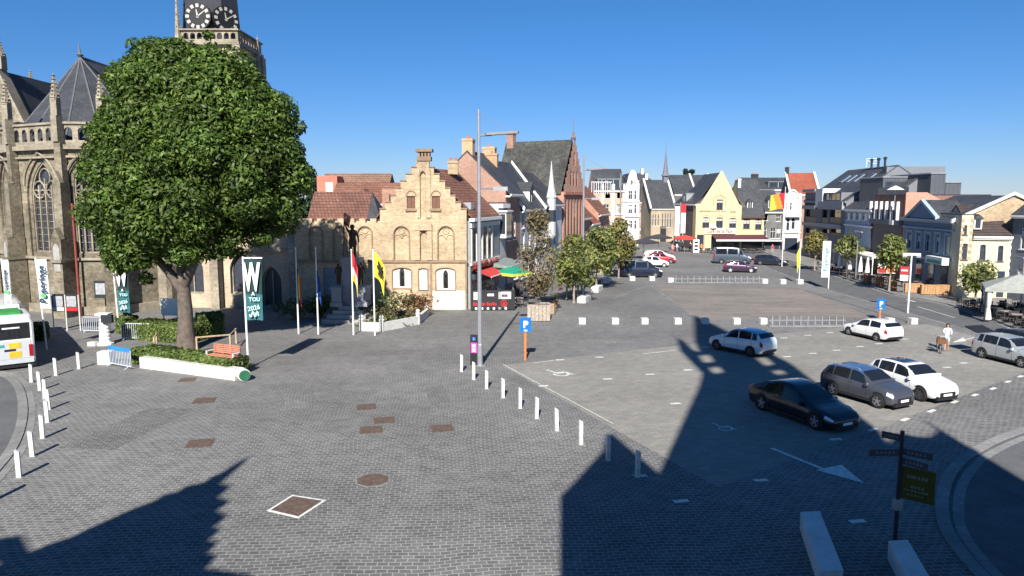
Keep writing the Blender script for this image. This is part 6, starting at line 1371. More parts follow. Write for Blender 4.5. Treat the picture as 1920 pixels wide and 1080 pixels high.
    for sg in (0, 1):
        f = (lambda a: a) if sg == 0 else (lambda a: 18-a)
        patch(.012, .085, f(4.15), f(5.6), LAMP, 'headlight', nx=3, ns=3, off=.012); patch(.955, .996, f(3.5), f(5.2), tailm or TAIL, 'tail_light', nx=3, ns=3, off=.012)
        y = (1 if sg else -1)*W_*.5; m = MB(); x = L/2-L*.315; z = par(.31)[1]*Hs+.03; m.box(x-.09, min(y*.97, y*1.14), z, x+.03, max(y*.97, y*1.14), z+.15); m.build('wing_mirror', paint, t)
        for k, xx in enumerate(wx):
            m = MB(); c = (L/2-xx*L, y*1.004, wr); sd = 1 if y > 0 else -1; nn = 24
            m.add([(c[0]+wr*1.17*cos(2*pi*i/nn), y*par(xx)[3]*1.003, max(.17, c[2]+.02+wr*1.17*sin(2*pi*i/nn))) for i in range(nn)], [tuple(range(nn))]); m.build('wheel_arch', TRIM, t, norm=False)
            m = MB(); ya, yb = y*1.015, y*.8; m.lathe([(wr*.6, sd*-.055), (wr*.66, 0), (wr*.92, 0), (wr, sd*-.03), (wr, sd*-.17), (wr*.9, sd*-.2), (wr*.66, sd*-.2)], 24, (c[0], y*1.02, wr), 'y'); w_ = m.build('wheel', TYRE, t, smooth=50)
            m = MB(); m.lathe([(wr*.66, sd*.0), (wr*.68, sd*-.015), (wr*.58, sd*-.02), (wr*.57, sd*-.05)], 20, (c[0], y*1.02, wr), 'y', caps=False)
            for q in range(spokes):
                a = 2*pi*q/spokes+.3; u, v = Vector((cos(a), 0, sin(a))), Vector((-sin(a), 0, cos(a))); b0 = Vector((c[0], y*1.02-sd*.012, wr)); h0, h1 = wr*.13, wr*.09
                ps = [b0+v*h0, b0-v*h0, b0+u*wr*.66-v*h1, b0+u*wr*.66+v*h1]; m.add([tuple(p_) for p_ in ps]+[(p_.x, p_.y-sd*.03, p_.z) for p_ in ps], [(0, 1, 2, 3), (0, 1, 5, 4), (1, 2, 6, 5), (2, 3, 7, 6), (3, 0, 4, 7)])
            m.lathe([(0, sd*.0), (wr*.17, sd*-.005), (wr*.18, sd*-.04)], 10, (c[0], y*1.02, wr), 'y'); m.build('rim', rim, w_)
            m = MB(); m.lathe([(0, 0), (wr*.63, 0)], 18, (c[0], y*1.02-sd*.05, wr), 'y'); m.build('brake_shadow_disc', TRIM, w_) if 0 else None
        m = MB(); zl = par(.5)[0]*Hs; m.box(L/2-L*.72, min(y*.985, y*1.006), zl+.02, L/2-L*.27, max(y*.985, y*1.006), zl+.14); m.build('sill', TRIM, t)
    zf = par(.012)[1]*Hs; hw = W_/2*par(.02)[3]
    m = MB(); m.box(L/2-.1, -hw*.62, zf*.56, L/2+.012, hw*.62, zf*.9); m.build('grille', TRIM, t); m = MB(); m.box(L/2-.15, -hw*.8, zf*.3, L/2+.006, hw*.8, zf*.52); m.build('front_bumper', TRIM, t)
    zr_ = par(.992)[1]*Hs; m = MB(); m.box(-L/2-.006, -W_*.36, zr_*.34, -L/2+.15, W_*.36, zr_*.52); m.build('rear_bumper', TRIM, t)
    if plate:
        m = MB(); m.box(L/2+.006, -.26, zf*.6, L/2+.022, .26, zf*.6+.11); m.build('number_plate', WHITE, t); m = MB(); m.box(-L/2-.02, -.26, zr_*.62, -L/2-.0, .26, zr_*.62+.11); m.build('number_plate', WHITE, t)
    for xq in ((.33, .572, .815) if 'van' not in name else (.345, .632)):
        patch(xq, xq+.0035, 2.3, 5.05, TRIM, 'door_seam', nx=1, ns=4, off=.004); patch(xq, xq+.0035, 18-2.3, 18-5.05, TRIM, 'door_seam', nx=1, ns=4, off=.004)
    patch(.245, .25, 5.3, 12.7, TRIM, 'bonnet_seam', nx=1, ns=10, off=.004) if 'van' not in name else None
    for a in ((.46, .66) if name != 'parked_van' else (.33, .62)):   # door seams and handles
        for sg in (-1, 1): m = MB(); p = Sf(a+.1, 4.2 if sg < 0 else 13.8); m.box(p.x-.1, p.y-(.012 if sg > 0 else -.012)-.012, p.z-.02, p.x+.1, p.y-(.012 if sg > 0 else -.012)+.012, p.z+.02); m.build('door_handle', paint if not rails else TRIM, t)
    if rails:
        for sg in (-1, 1): m = MB(); m.tube([Sf(x, 7.3 if sg < 0 else 10.7)+Vector((0, 0, z)) for x, z in ((.47, .0), (.5, .05), (.85, .05), (.88, 0))], .022, 6); m.build('roof_rail', STEEL, t)
    return t, Sf, patch
def PT(name, c, metal=.25, rough=.3): return M(name, c, rough, metal, .03, 2, .5, .6)
SW5 = [(.33, .565, .435, .56), (.585, .80, .58, .79), (.815, .9, .81, .875)]; SW3 = [(.33, .62, .44, .61), (.645, .86, .64, .84)]; SWS = [(.32, .56, .45, .555), (.58, .8, .575, .72)]; SWV = [(.205, .325, .285, .325), (.36, .62, .36, .62), (.645, .94, .645, .935)]
def near(rear, front, W_, Lw, fr=.185, rr=.80, L=4.2, sc=1.0):
    'centre and heading of a car from the ground points of its two wheels on the near side'
    A, B = G(*rear), G(*front); a = math.atan2(B.y-A.y, B.x-A.x); d = Vector((cos(a), sin(a), 0)); e = Vector((-d.y, d.x, 0)); e = e if e.y > 0 else -e
    return (A+B)/2 + e*W_*.5 + d*L*((fr+rr)/2-.5), a
p_, a_ = near((1428,770), (1524,805), 1.88, 0, .175, .8, 4.75)
vehicle('sedan', 'black streamlined saloon car in the shade beside the grey crossover', 'car', SEDAN, 4.75, 1.88, 1.52, PT('black_paint', (.012, .014, .018), .2, .22), p_, a_, SWS, rim=M('two_tone_rim', (.35, .33, .33), .4, .5, .1), wr=.36, spokes=5, ws=(.29, .475), rw=(.8, .93), wx=(.175, .8))
p_, a_ = near((1564,743), (1636,764), 1.77, 0, L=4.1)
vehicle('suv', 'grey crossover car with roof rails between the black saloon and the white crossover', 'car', SUV, 3.95, 1.72, 1.54, PT('graphite_paint', (.1, .105, .125), .5), p_, a_, SW5, rails=True, roofm=PT('blue_roof', (.06, .12, .25), .2, .15), wr=.34)
A_ = a_; p_, a_ = near((1648,730), (1716,751), 1.8, 0, L=4.2)
vehicle('suv', 'white crossover car with a dark glass roof beside the grey crossover', 'car', SUV, 4.0, 1.74, 1.54, PT('white_car_paint', (.75, .75, .74), 0), p_, a_, SW5, rim=RIMD, wr=.35, spokes=7, glassroof=True)
p_, a_ = near((1402,668.5), (1346,657), 1.72, 0, L=3.95)
vehicle('hatch', 'pale blue tall hatchback seen from behind at the edge of the tall shadow', 'car', HATCH, 3.95, 1.72, 1.53, PT('pale_blue_paint', (.55, .66, .72), .1), p_, a_, SW5, rim=RIMD, wr=.31, roofm=PT('bright_blue_roof', (.2, .42, .52), .1))
p_, a_ = near((1640,640), (1592,629), 1.66, 0, L=3.85)
vehicle('hatch', 'small white three door hatchback seen from behind near the low rail', 'car', HATCH, 3.85, 1.66, 1.38, PT('white_car_paint', (.75, .75, .74), 0), p_, a_, SW3, wr=.28)
p_, a_ = near((1848,674), (1903.5,687.6), 1.72, 0, L=4.1)
t1 = vehicle('est', 'silver estate car with open tailgate at the right edge', 'car', EST, 4.1, 1.72, 1.52, PT('silver_paint', (.42, .45, .46), .4), p_, a_, SW5, wr=.31)[0]
m = MB(); x = -1.85; m.add([(x, -.65, 1.4), (x, .65, 1.4), (x-.85, .65, 1.62), (x-.85, -.65, 1.62), (x, -.65, 1.47), (x, .65, 1.47), (x-.85, .65, 1.69), (x-.85, -.65, 1.69)], [(0, 1, 2, 3), (4, 5, 6, 7), (0, 1, 5, 4), (1, 2, 6, 5), (2, 3, 7, 6), (3, 0, 4, 7)]); m.build('tailgate', TRIM, t1)
vehicle('est', 'dark car half hidden behind the silver estate at the right edge', 'car', EST, 4.4, 1.8, 1.5, PT('dark_grey_paint', (.03, .035, .045), .3), p_+Vector((2.3, 1.6, 0)), a_, SW5)
# far vehicles
vehicle('van', 'dark blue van parked sideways behind the white stone cubes', 'van', VAN, 5.2, 1.95, 2.0, PT('navy_paint', (.012, .018, .04), .3), G(1200, 519), R(-4), SWV, name='parked_van', ws=(.185, .33), rw=(.972, .984), wr=.34, wx=(.17, .76), taper=.11)
vehicle('hatch', 'small white and green lettered car parked behind the dark blue van', 'car', HATCH, 3.7, 1.65, 1.5, PT('white_car_paint', (.75, .75, .74), 0), G(1228, 500), R(-6), SW3, wr=.29, rim=RIMW, tailm=GREEN)
vehicle('hatch', 'red hatchback behind the white and green car', 'car', HATCH, 4.1, 1.75, 1.5, PT('red_car_paint', (.5, .012, .03), .1), G(1240, 493), R(-7), SW5)
vehicle('est', 'white estate car farthest back in the left group of parked cars', 'car', EST, 4.7, 1.85, 1.65, PT('white_car_paint', (.75, .75, .74), 0), G(1236, 489), R(-8), SW5)
vehicle('van', 'grey and white minibus parked in front of the yellow cafe', 'van', VAN, 5.3, 1.95, 2.35, PT('steel_blue_paint', (.07, .09, .12), .3), G(1372, 494), R(-14), SWV, name='parked_van', ws=(.185, .33), rw=(.972, .984), roofm=PT('white_car_paint', (.75, .75, .74), 0), wr=.34, wx=(.17, .78), taper=.11)
vehicle('hatch', 'dark purple hatchback parked nearest in the right far group', 'car', HATCH, 4.1, 1.75, 1.5, PT('aubergine_paint', (.06, .025, .06), .3), G(1387, 510), R(-12), SW5, rim=RIMW, wr=.32)
vehicle('sedan', 'dark blue car driving away on the road before the dark narrow house', 'car', EST, 4.5, 1.8, 1.48, PT('midnight_paint', (.02, .025, .04), .3), G(1446, 497), R(-32), SW5)
# ================================================================ bus
b = G(38, 703); hd = R(128); t = thing('bus', 'white city bus with green roof panel seen from the rear at the left edge', 'bus', G(46, 695)+Vector((cos(hd)*5.6-.9, sin(hd)*5.6+.2, 0)), hd)
BWH = PT('bus_white', (.76, .77, .76), 0, .35); L, w, h = 11.5, 1.22, 3.0
m = MB(); sec_ = [(-w, .35), (-w, 2.6), (-w*.9, 2.92), (-w*.75, h), (w*.75, h), (w*.9, 2.92), (w, 2.6), (w, .35)]
k = len(sec_); st_ = [(-L/2, .9, .0), (-L/2+.06, .97, .0), (-L/2+.3, 1, 0), (L/2-.4, 1, 0), (L/2-.1, .96, 0), (L/2, .88, .0)]
for x, s, _ in st_: m.v += [(x+(-.0 if y else 0), y*s, .35+(z-.35)*(.985 if s < .98 else 1)) for y, z in sec_]
for i in range(len(st_)-1):
    for j in range(k): m.f.append((i*k+j, i*k+(j+1) % k, (i+1)*k+(j+1) % k, (i+1)*k+j)); m.m.append(0)
m.f += [tuple(range(k)), tuple(range((len(st_)-1)*k, len(st_)*k))]; m.m += [0, 0]; m.build('body', BWH, t, smooth=30)
xr = -L/2
m = MB(); m.box(xr-.03, -1.0, 1.72, xr+.02, 1.0, 2.6); rwd = m.build('rear_window', CGL, t)
m = MB(); m.box(xr-.05, -.55, 2.3, xr-.031, .25, 2.38); m.build('sticker', WHITE, rwd)
m = MB(); m.box(xr-.025, -1.02, .62, xr+.02, 1.02, 1.62); m.build('engine_cover', M('bus_grey', (.48, .5, .52), .5, 0, .05), t)
m = MB(); m.box(xr-.04, -.55, 1.2, xr-.0255, .0, 1.5); m.box(xr-.04, -.55, .68, xr-.0255, .0, 1.02); m.build('yellow_panel', M('bus_yellow', (.7, .42, .03), .5), t)
m = MB(); m.box(xr-.045, -.3, 1.06, xr-.0255, .22, 1.17); m.build('number_panel', TRIM, t); m = MB(); m.box(xr-.04, .2, 1.3, xr-.0255, .42, 1.45); m.build('badge', M('teal', (.05, .3, .27), .5), t)
for s in (-1, 1):
    m = MB(); m.box(xr-.05, s*1.0-.09, .7, xr+.1, s*1.0+.09, 1.35); m.build('tail_light', TAIL, t)
    m = MB(); m.box(xr+1.0, s*1.2, 1.3, L/2-.5, s*1.232, 2.45); m.build('side_window', CGL, t)
    for x in (-L/2+3.2, L/2-2.6): m = MB(); m.lathe([(.0, -.13), (.3, -.13), (.48, -.1), (.48, .13), (0, .13)], 20, (x, s*1.1, .48), 'y'); m.build('wheel', TYRE, t)
m = MB(); m.box(xr-.06, -1.1, .35, xr+.3, 1.1, .6); m.build('bumper', M('bus_grey', (.48, .5, .52)), t)
m = MB(); m.box(xr+.6, -.7, h, xr+2.4, .7, h+.16); m.build('roof_hatch', M('bus_green', (.04, .25, .06), .6), t); m = MB(); m.box(xr+3.0, -.8, h, xr+6, .8, h+.25); m.build('air_unit', BWH, t)
m = MB(); m.box(xr+.02, -1.2, .12, L/2-.05, 1.2, .36); m.build('underbody', TRIM, t)
# ================================================================ figures
def figure_mesh(h, arms, legs, lean=0.0, girth=1.0, head_turn=0):
    'one continuous body grown over a jointed skeleton; arms/legs = ((elbow, hand), ...) offsets in heights'
    P = [(0, 0, .53), (0, lean*.3, .62), (0, lean*.7, .74), (0, lean, .815), (0, lean-.01, .865), (0, lean-.018, .93), (0, lean-.012, .985)]
    Rr = [(.085, .065), (.075, .058), (.092, .062), (.06, .05), (.032, .032), (.05, .058), (.035, .04)]
    E_ = [(0, 1), (1, 2), (2, 3), (3, 4), (4, 5), (5, 6)]
    for s, (el, ha) in zip((-1, 1), arms):
        b = len(P); sh = (s*.105, lean, .8)
        P += [sh, tuple(sh[i]+el[i] for i in range(3)), tuple(sh[i]+ha[i] for i in range(3)), tuple(sh[i]+ha[i]*1.0+(ha[i]-el[i])*.28 for i in range(3))]
        Rr += [(.038, .036), (.026, .026), (.018, .018), (.016, .022)]; E_ += [(3, b), (b, b+1), (b+1, b+2), (b+2, b+3)]
    for s, (kn, ft) in zip((-1, 1), legs):
        b = len(P); hp = (s*.052, 0, .49)
        P += [hp, (s*.055+kn[0], kn[1], kn[2]), (s*.055+ft[0], ft[1], ft[2]), (s*.06+ft[0], ft[1]-.07, ft[2]-.015)]
        Rr += [(.062, .06), (.038, .04), (.024, .026), (.022, .018)]; E_ += [(0, b), (b, b+1), (b+1, b+2), (b+2, b+3)]
    me = bpy.data.meshes.new('f'); me.from_pydata([(x*h, y*h, z*h) for x, y, z in P], E_, []); o = bpy.data.objects.new('f', me); COL.objects.link(o)
    sk = o.modifiers.new('s', 'SKIN'); o.modifiers.new('u', 'SUBSURF').levels = 1; sk.use_smooth_shade = True
    for i, r in enumerate(Rr): v = me.skin_vertices[0].data[i]; v.radius = (r[0]*h*girth, r[1]*h*girth); v.use_root = (i == 0)
    dg = bpy.context.evaluated_depsgraph_get(); out = bpy.data.meshes.new_from_object(o.evaluated_get(dg)); bpy.data.objects.remove(o); return out
STAND = (((-.03, .0, -.16), (-.035, -.03, -.31)), ((.03, .0, -.16), (.035, -.03, -.31))); WALK = (((-.03, .05, -.15), (-.03, .02, -.3)), ((.03, -.05, -.15), (.03, -.12, -.27)))
HOLD = (((-.02, -.06, -.13), (.02, -.2, -.14)), ((.02, -.06, -.13), (-.0, -.2, -.14)))
LST = (((0, -.01, .27), (0, .01, .045)), ((0, -.01, .27), (0, .01, .045))); LWK = (((0, -.07, .275), (0, -.06, .045)), ((0, .02, .27), (0, .12, .06)))
SKIN_ = M('skin', (.5, .3, .22), .6, 0, .05)
def person(label, pos, yaw, h, top, bottom, hair, arms=STAND, legs=LST, sleeves=.6, hem=.5, group=None, hairlen=.88, shorts=None, name='person'):
    me = figure_mesh(h, arms, legs); o = bpy.data.objects.new(name, me); COL.objects.link(o); o.location = pos; o.rotation_euler.z = yaw
    me.materials.clear()
    for m in (SKIN_, top, bottom, DARK): me.materials.append(m)
    for p in me.polygons:
        x, y, z = (c/h for c in p.center); k = 0
        if z < .045: k = 3
        elif z < hem: k = 2 if z > (shorts or 0) else 0
        elif z < .835: k = 1 if abs(x) < .13 or z > sleeves else 0
        p.material_index = k
    tag(o, label, 'person', group)
    m = MB(); m.lathe([(.058*h, .905*h-.0), (.066*h, .94*h), (.058*h, .985*h), (.03*h, 1.008*h), (0, 1.012*h)], 12, (0, .008*h, 0)); m.lathe([(.02*h, hairlen*h-.02*h), (.05*h, hairlen*h), (.056*h, .95*h)], 10, (0, .022*h, 0)); m.build('hair', hair, o, smooth=True)
    m = MB(); m.lathe([(0, -.018*h), (.012*h, -.012*h), (.006*h, .012*h), (0, .016*h)], 6, (0, -.078*h, .925*h)); m.build('nose', SKIN_, o); return o
C = lambda n, c: M('cloth_'+n, c, .85, 0, .08)
BRH, BLH, DKH = M('hair_brown', (.06, .03, .015), .6), M('hair_fair', (.35, .24, .1), .6), M('hair_dark', (.02, .015, .012), .6)
w = person('person in a white top and pale shorts pushing a bicycle with a brown basket', G(1774, 658), R(-25), 1.72, C('white_top', (.72, .7, .7)), C('pale_denim', (.4, .5, .55)), BRH, HOLD, LWK, .72, .53, None, .8, .36)
# her bicycle
b = G(1760, 660); t = thing('bicycle', 'bicycle with a big brown front basket pushed by the person in white', 'bicycle', b, R(-112))
for x in (-.52, .52): 
    m = MB(); m.tube([(x+.33*cos(a), 0, .34+.33*sin(a)) for a in [2*pi*i/20 for i in range(21)]], .02, 6); w_ = m.build('wheel', TYRE, t); m = MB()
    for i in range(8): m.cyl((x, 0, .34), (x+.32*cos(pi*i/4), 0, .34+.32*sin(pi*i/4)), .005, n=4)
    m.build('spokes', STEEL, w_)
m = MB(); m.tube([(-.52, 0, .34), (-.05, 0, .32), (.38, 0, .85)], .02, 6); m.tube([(-.05, 0, .32), (-.2, 0, .85)], .02, 6); m.tube([(-.18, 0, .75), (.38, 0, .8)], .018, 6); m.tube([(-.52, 0, .34), (-.18, 0, .75)], .014, 6); m.tube([(.52, 0, .34), (.38, 0, .85), (.34, 0, 1.02)], .02, 6); m.build('frame', OFFW, t)
m = MB(); m.tube([(.1, -.28, 1.0), (.34, -.2, 1.05), (.34, .2, 1.05), (.1, .28, 1.0)], .015, 6); m.build('handlebar', STEEL, t); m = MB(); m.box(-.32, -.09, .9, -.06, .09, .96); m.build('saddle', BLACK, t)
m = MB(); m.box(.42, -.24, .66, .82, .24, .98); m.build('basket', M('brown_wicker', (.16, .075, .035), .85, 0, .3, 12, bump=.4), t)
ppl = [((1050,545), R(-20), 'person in a light blue shirt and dark red trousers walking past the left terrace', C('sky_shirt', (.5, .65, .75)), C('wine', (.25, .05, .07)), DKH, WALK, LWK), ((1102,527), R(10), 'person in an orange red top standing by the timber tree guard', C('orange', (.65, .2, .1)), C('dark', (.04, .04, .06)), BRH, STAND, LST),
  ((1261,476), 0, 'person in a red and white outfit behind the white estate car', C('rose', (.7, .3, .3)), C('red_trousers', (.5, .08, .1)), BLH, STAND, LST), ((1269,473), R(60), 'person in white walking behind the one in red and white', C('white_top', (.72, .7, .7)), C('grey', (.3, .3, .33)), BRH, WALK, LWK), ((1279,471), 0, 'person in a white shirt below the red parasol', C('white_top', (.72, .7, .7)), C('dark', (.04, .04, .06)), DKH, STAND, LST),
  ((1294,471), R(-30), 'person in a pale pink top walking by the white menu board', C('pink', (.7, .5, .52)), C('dark', (.04, .04, .06)), BLH, WALK, LWK), ((1315,474), R(20), 'person in an orange top in front of the yellow cafe pier', C('orange', (.65, .2, .1)), C('dark', (.04, .04, .06)), BRH, STAND, LST), ((1448,476), 0, 'person in a red top in front of the dark narrow house', C('red_top', (.6, .06, .08)), C('grey', (.3, .3, .33)), DKH, STAND, LST)]
for p, yaw, lab, a, b_, hr, ar, lg in ppl: person(lab, G(*p), yaw, 1.72, a, b_, hr, ar, lg, .7, .5, 'people at the edges of the square')
# ================================================================ monument
b = G(660, 606); t = thing('monument', 'war monument with a bronze flag bearer on a tall pedestal and two side figures', 'monument', b+Vector((0, 1.5, 0)), R(-2)); Ym = t.location.y
sc = FPX/(Ym*1.0)
zz = lambda py: V(660, py, Ym).z
xx = lambda px: V(px, 560, Ym).x-t.location.x
m = MB()
for i in range(4): e = .35*i; m.box(xx(614)+e, -1.9+e, .3*i if i else 0, xx(702)-e, 1.9-e, .3*(i+1))
m.build('steps', STONE, t)
GRA = M('pedestal_granite', (.26, .27, .29), .7, 0, .15, 3)
for a, c in ((628,646), (666,692)): m = MB(); m.box(xx(a), -1.0, 1.2, xx(c), .6, zz(536)-.15); m.box(xx(a)-.1, -1.1, zz(536)-.15, xx(c)+.1, .7, zz(536)); m.box(xx(a)-.1, -1.1, 1.2, xx(c)+.1, .7, 1.5); m.build('side_pier', GRA, t)
m = MB(); m.box(xx(646), -.5, 1.2, xx(676), .9, zz(490)); m.box(xx(646)-.12, -.62, zz(490), xx(676)+.12, 1.02, zz(484)); m.build('pedestal', GRA, t)
BRZ = M('bronze', (.07, .045, .035), .45, .6, .15)
def bronze(px, pyf, pyt, arms, legs, lab, yaw, par=t, yo=0):
    h = zz(pyt)-zz(pyf); me = figure_mesh(h, arms, legs, girth=1.25); me.materials.clear(); me.materials.append(BRZ); o = bpy.data.objects.new(lab, me); COL.objects.link(o); o.parent = par; o.location = (xx(px), yo, zz(pyf)); o.rotation_euler.z = yaw; return o, h
fg, h = bronze(664, 484, 422, (((-.06, -.0, .1), (-.1, -.03, .26)), ((.06, .0, -.15), (.08, -.06, -.28))), LWK, 'flag_bearer', R(10))
m = MB(); m.lathe([(.05*h, .9*h), (.075*h, .92*h), (.07*h, .98*h), (.03*h, 1.02*h)], 10); m.build('helmet', BRZ, fg)
m = MB(); m.lathe([(.11*h, .35*h), (.13*h, .45*h), (.1*h, .62*h), (.12*h, .75*h), (.08*h, .82*h)], 10, (0, .03*h, 0)); m.build('coat', BRZ, fg, smooth=True)
m = MB(); m.cyl((-.27*h, -.05*h, .05*h), (-.22*h, -.04*h, 1.38*h), .018*h); q = cloth(.2*h, .34*h, 6, 6, .05*h, 3, .12*h, .4); q.v = [(x-.22*h, y-.04*h, z+1.36*h) for x, y, z in q.v]; m.add(q.v, q.f); m.build('bronze_flag', BRZ, fg, norm=False)
bronze(638, 534, 493, (((-.05, 0, -.15), (-.02, -.1, -.25)), ((.05, .0, -.15), (.02, -.1, -.25))), LST, 'side_figure', R(-15), yo=-.3); bronze(680, 534, 490, (((-.05, -.05, .02), (-.0, -.12, .1)), ((.05, .0, -.15), (.07, -.06, -.28))), LST, 'side_figure', R(15), yo=-.3)
# flower bed beside the monument
def shrub(lab, px, py, rx, ry, hh, mat, seed, n=14, per=130, size=.16):
    c = G(px, py); t = thing('shrub', lab, 'shrub', c, 0, 'shrubs around the monument'); r = random.Random(seed); cs = []
    for i in range(n):
        a, q = r.uniform(0, 2*pi), r.uniform(0, .85)**.6; s = r.uniform(.4, .7); cs.append((rx*q*cos(a), ry*q*sin(a), hh*(1-q*q*.5)*r.uniform(.4, .8), s))
    P, N = clumps(cs, per, seed, .9, .25); P[:, 2] = np.abs(P[:, 2]); leaves('leaves', mat, t, P, N, size, seed)
    m = MB()
    for i in range(7): a = 2*pi*i/7; m.tube([(0, 0, 0), (rx*.3*cos(a), ry*.3*sin(a), hh*.4), (rx*.6*cos(a), ry*.6*sin(a), hh*.7)], [.04, .03, .015], 5)
    m.build('stems', BARK, t)
RUL = leafmat('russet_leaf', (.12, .06, .03), (.17, .08, .04), (.22, .15, .06)); HDL = leafmat('shrub_leaf', (.04, .07, .02), (.075, .11, .03), (.12, .14, .05))
shrub('large green shrub behind the flagpole with the lion flag', 728, 594, 2.4, 1.6, 2.4, HDL, 41, 18); shrub('big russet tinged shrub at the right end of the monument bed', 778, 590, 1.9, 1.7, 2.2, RUL, 42, 18)
shrub('tan green rounded shrub between the larger two and the low wall', 742, 604, 1.5, .8, 1.2, leafmat('tan_leaf', (.12, .1, .04), (.16, .14, .05), (.2, .17, .08)), 43); shrub('low bright green edging plant behind the white bed wall', 715, 612, 2.2, .5, .6, leafmat('bright_leaf', (.08, .13, .03), (.12, .17, .05), (.2, .2, .1)), 44, 16, 110, .12)
shrub('dark shaded shrub left of the monument', 555, 598, 2.4, 1.5, 2.1, HDL, 45, 18); shrub('dark shaded shrub touching the monument steps on the left', 602, 596, 1.7, 1.2, 2.0, HDL, 46, 14)
t = thing('bed_wall', 'low white stone edging with knobbed posts round the monument bed', 'low wall', G(676, 622)); pts = [(678,620),(716,621),(784,608),(800,594)]
m = MB()
for i in range(3):
    A, B = G(*pts[i])-t.location, G(*pts[i+1])-t.location; m.obox((A+B)/2, math.atan2((B-A).y, (B-A).x), (B-A).length-.32, .25, 0, .62)
m.build('wall', M('edging_white', (.55, .54, .5), .85, 0, .15, 4), t)
for p in pts: q = G(*p)-t.location; m = MB(); m.lathe([(.16, 0), (.16, .75), (.2, .78), (.2, .85), (.12, .92), (.17, 1.02), (.1, 1.15), (0, 1.18)], 10, q); m.build('post', M('edging_white', (.55, .54, .5)), t)
# ================================================================ wooden planters, terrace furniture
def wood_box(lab, p, rz, w_, d_, h_, grp, mat=None, name='wooden_planter', n=6):
    t = thing(name, lab, 'planter', p, rz, grp); mt = mat or WOOD; m = MB()
    for i in range(n):
        x = -w_/2+w_*i/n; m.box(x+.012, -d_/2, .05, x+w_/n-.012, -d_/2+.04, h_); m.box(x+.012, d_/2-.04, .05, x+w_/n-.012, d_/2, h_)
    k = max(2, int(n*d_/w_))
    for i in range(k): y = -d_/2+.041+(d_-.082)*i/k; m.box(-w_/2, y+.012, .05, -w_/2+.04, y+(d_-.082)/k-.012, h_); m.box(w_/2-.04, y+.012, .05, w_/2, y+(d_-.082)/k-.012, h_)
    m.build('boards', mt, t); m = MB(); m.box(-w_/2+.05, -d_/2+.05, .08, w_/2-.05, d_/2-.05, h_-.1); m.build('soil', M('soil', (.05, .035, .025), .95), t)
    m = MB(); m.box(-w_/2-.02, -d_/2-.02, h_-.06, w_/2+.02, -d_/2-.002, h_+.02); m.build('top_rail', mt, t); return t
wood_box('largest grey wooden planter box holding the sparse tree', G(1011, 603)+Vector((0, .7, 0)), R(-3), 1.75, 1.4, 1.3, 'wooden planters', M('grey_wood', (.36, .31, .25), .8, 0, .35, 6)); wood_box('smaller wooden planter box half behind the largest planter', G(1034, 590)+Vector((0, .4, 0)), R(-15), .6, .8, .9, 'wooden planters')
wood_box('slatted grey wooden planter behind the row of white stone seats', G(1133, 516)+Vector((0, .8, 0)), R(-10), 2.0, 1.5, 1.5, 'wooden planters', M('grey_wood', (.36, .31, .25)), n=10)
for (px, py), lab in (((1072,562),'timber tree guard frame round the dense green low tree'), ((1109,531),'timber tree guard frame in front of the person in orange')):
    b = G(px, py); t = thing('tree_guard', lab, 'tree guard', b, R(-8), 'timber tree guards')
    for x in (-.5, .1, .55):
        for y in (0, .9): m = MB(); m.box(x-.06, y-.06, 0, x+.06, y+.06, 1.15); m.build('post', WOOD, t)
    m = MB(); m.box(-.6, -.1, 1.15, .65, 1.0, 1.23); m.build('top_frame', WOOD, t)
for i, (px, py, w_, lab) in enumerate([(1622,532,1.3,'brown wooden planter at the far end of the wooden terrace enclosure'),(1645,538,1.1,'brown wooden planter second in the enclosure'),(1668,545,1.3,'round shouldered wooden planter before the no entry sign'),(1707,550,1.6,'orange wooden planter panel right of the no entry sign'),(1737,553,1.5,'orange wooden planter panel in the middle of the enclosure front'),(1763,553,1.0,'orange wooden planter box at the right corner of the enclosure')]):
    wood_box(lab, G(px, py, .12)+Vector((.4, .3, 0)), R(-100) if i < 3 else R(-12), w_, .5, .95, 'wooden planters of the right terrace', WOODB if i < 3 else M('orange_wood', (.42, .24, .12), .75, 0, .25, 5), 'terrace_planter')
def make_chair(lab, p, rz, mat, grp):
    t = thing('terrace_chair', lab, 'chair', p, rz, grp)
    m = MB(); m.box(-.22, -.22, .43, .22, .22, .47); m.build('seat', mat, t); m = MB(); m.box(-.22, .19, .52, .22, .23, .86); m.box(-.22, .19, .47, -.18, .23, .52); m.box(.18, .19, .47, .22, .23, .52); m.build('backrest', mat, t)
    for x in (-.2, .2):
        for y in (-.2, .2): m = MB(); m.cyl((x, y, 0), (x*.95, y*.95, .43), .02, n=6); m.build('leg', mat, t)
    return t
def make_table(lab, p, rz, mat, grp):
    t = thing('terrace_table', lab, 'table', p, rz, grp); m = MB(); m.box(-.38, -.38, .72, .38, .38, .75); m.build('top', mat, t); m = MB(); m.cyl((0, 0, 0), (0, 0, .72), .035, n=8); m.box(-.25, -.25, 0, .25, .25, .02); m.build('pedestal', DARK, t); return t
CHD_ = M('terrace_chair_dark', (.05, .045, .045), .6); TBL = M('terrace_table_top', (.3, .27, .25), .5)
lc_, lt_ = 'dark chair crowded among the tables of the terrace before the cream house', 'small square table in the crowded terrace before the cream house'
c0 = make_chair(lc_, (0, 0, 0), 0, CHD_, 'dark terrace chairs'); t0 = make_table(lt_, (0, 0, 0), 0, TBL, 'terrace tables'); used = [0, 0]; rr = random.Random(12)
def put(proto, k, p, rz, lab=None):
    if used[k] == 0: proto.location = p; proto.rotation_euler.z = rz; used[k] = 1; return proto
    return dup(proto, p, rz, lab)
A, B = G(1783, 577), G(1925, 626); dd = (B-A).normalized(); nn = Vector((-dd.y, dd.x, 0)); nn = nn if nn.x > 0 else -nn; La = (B-A).length
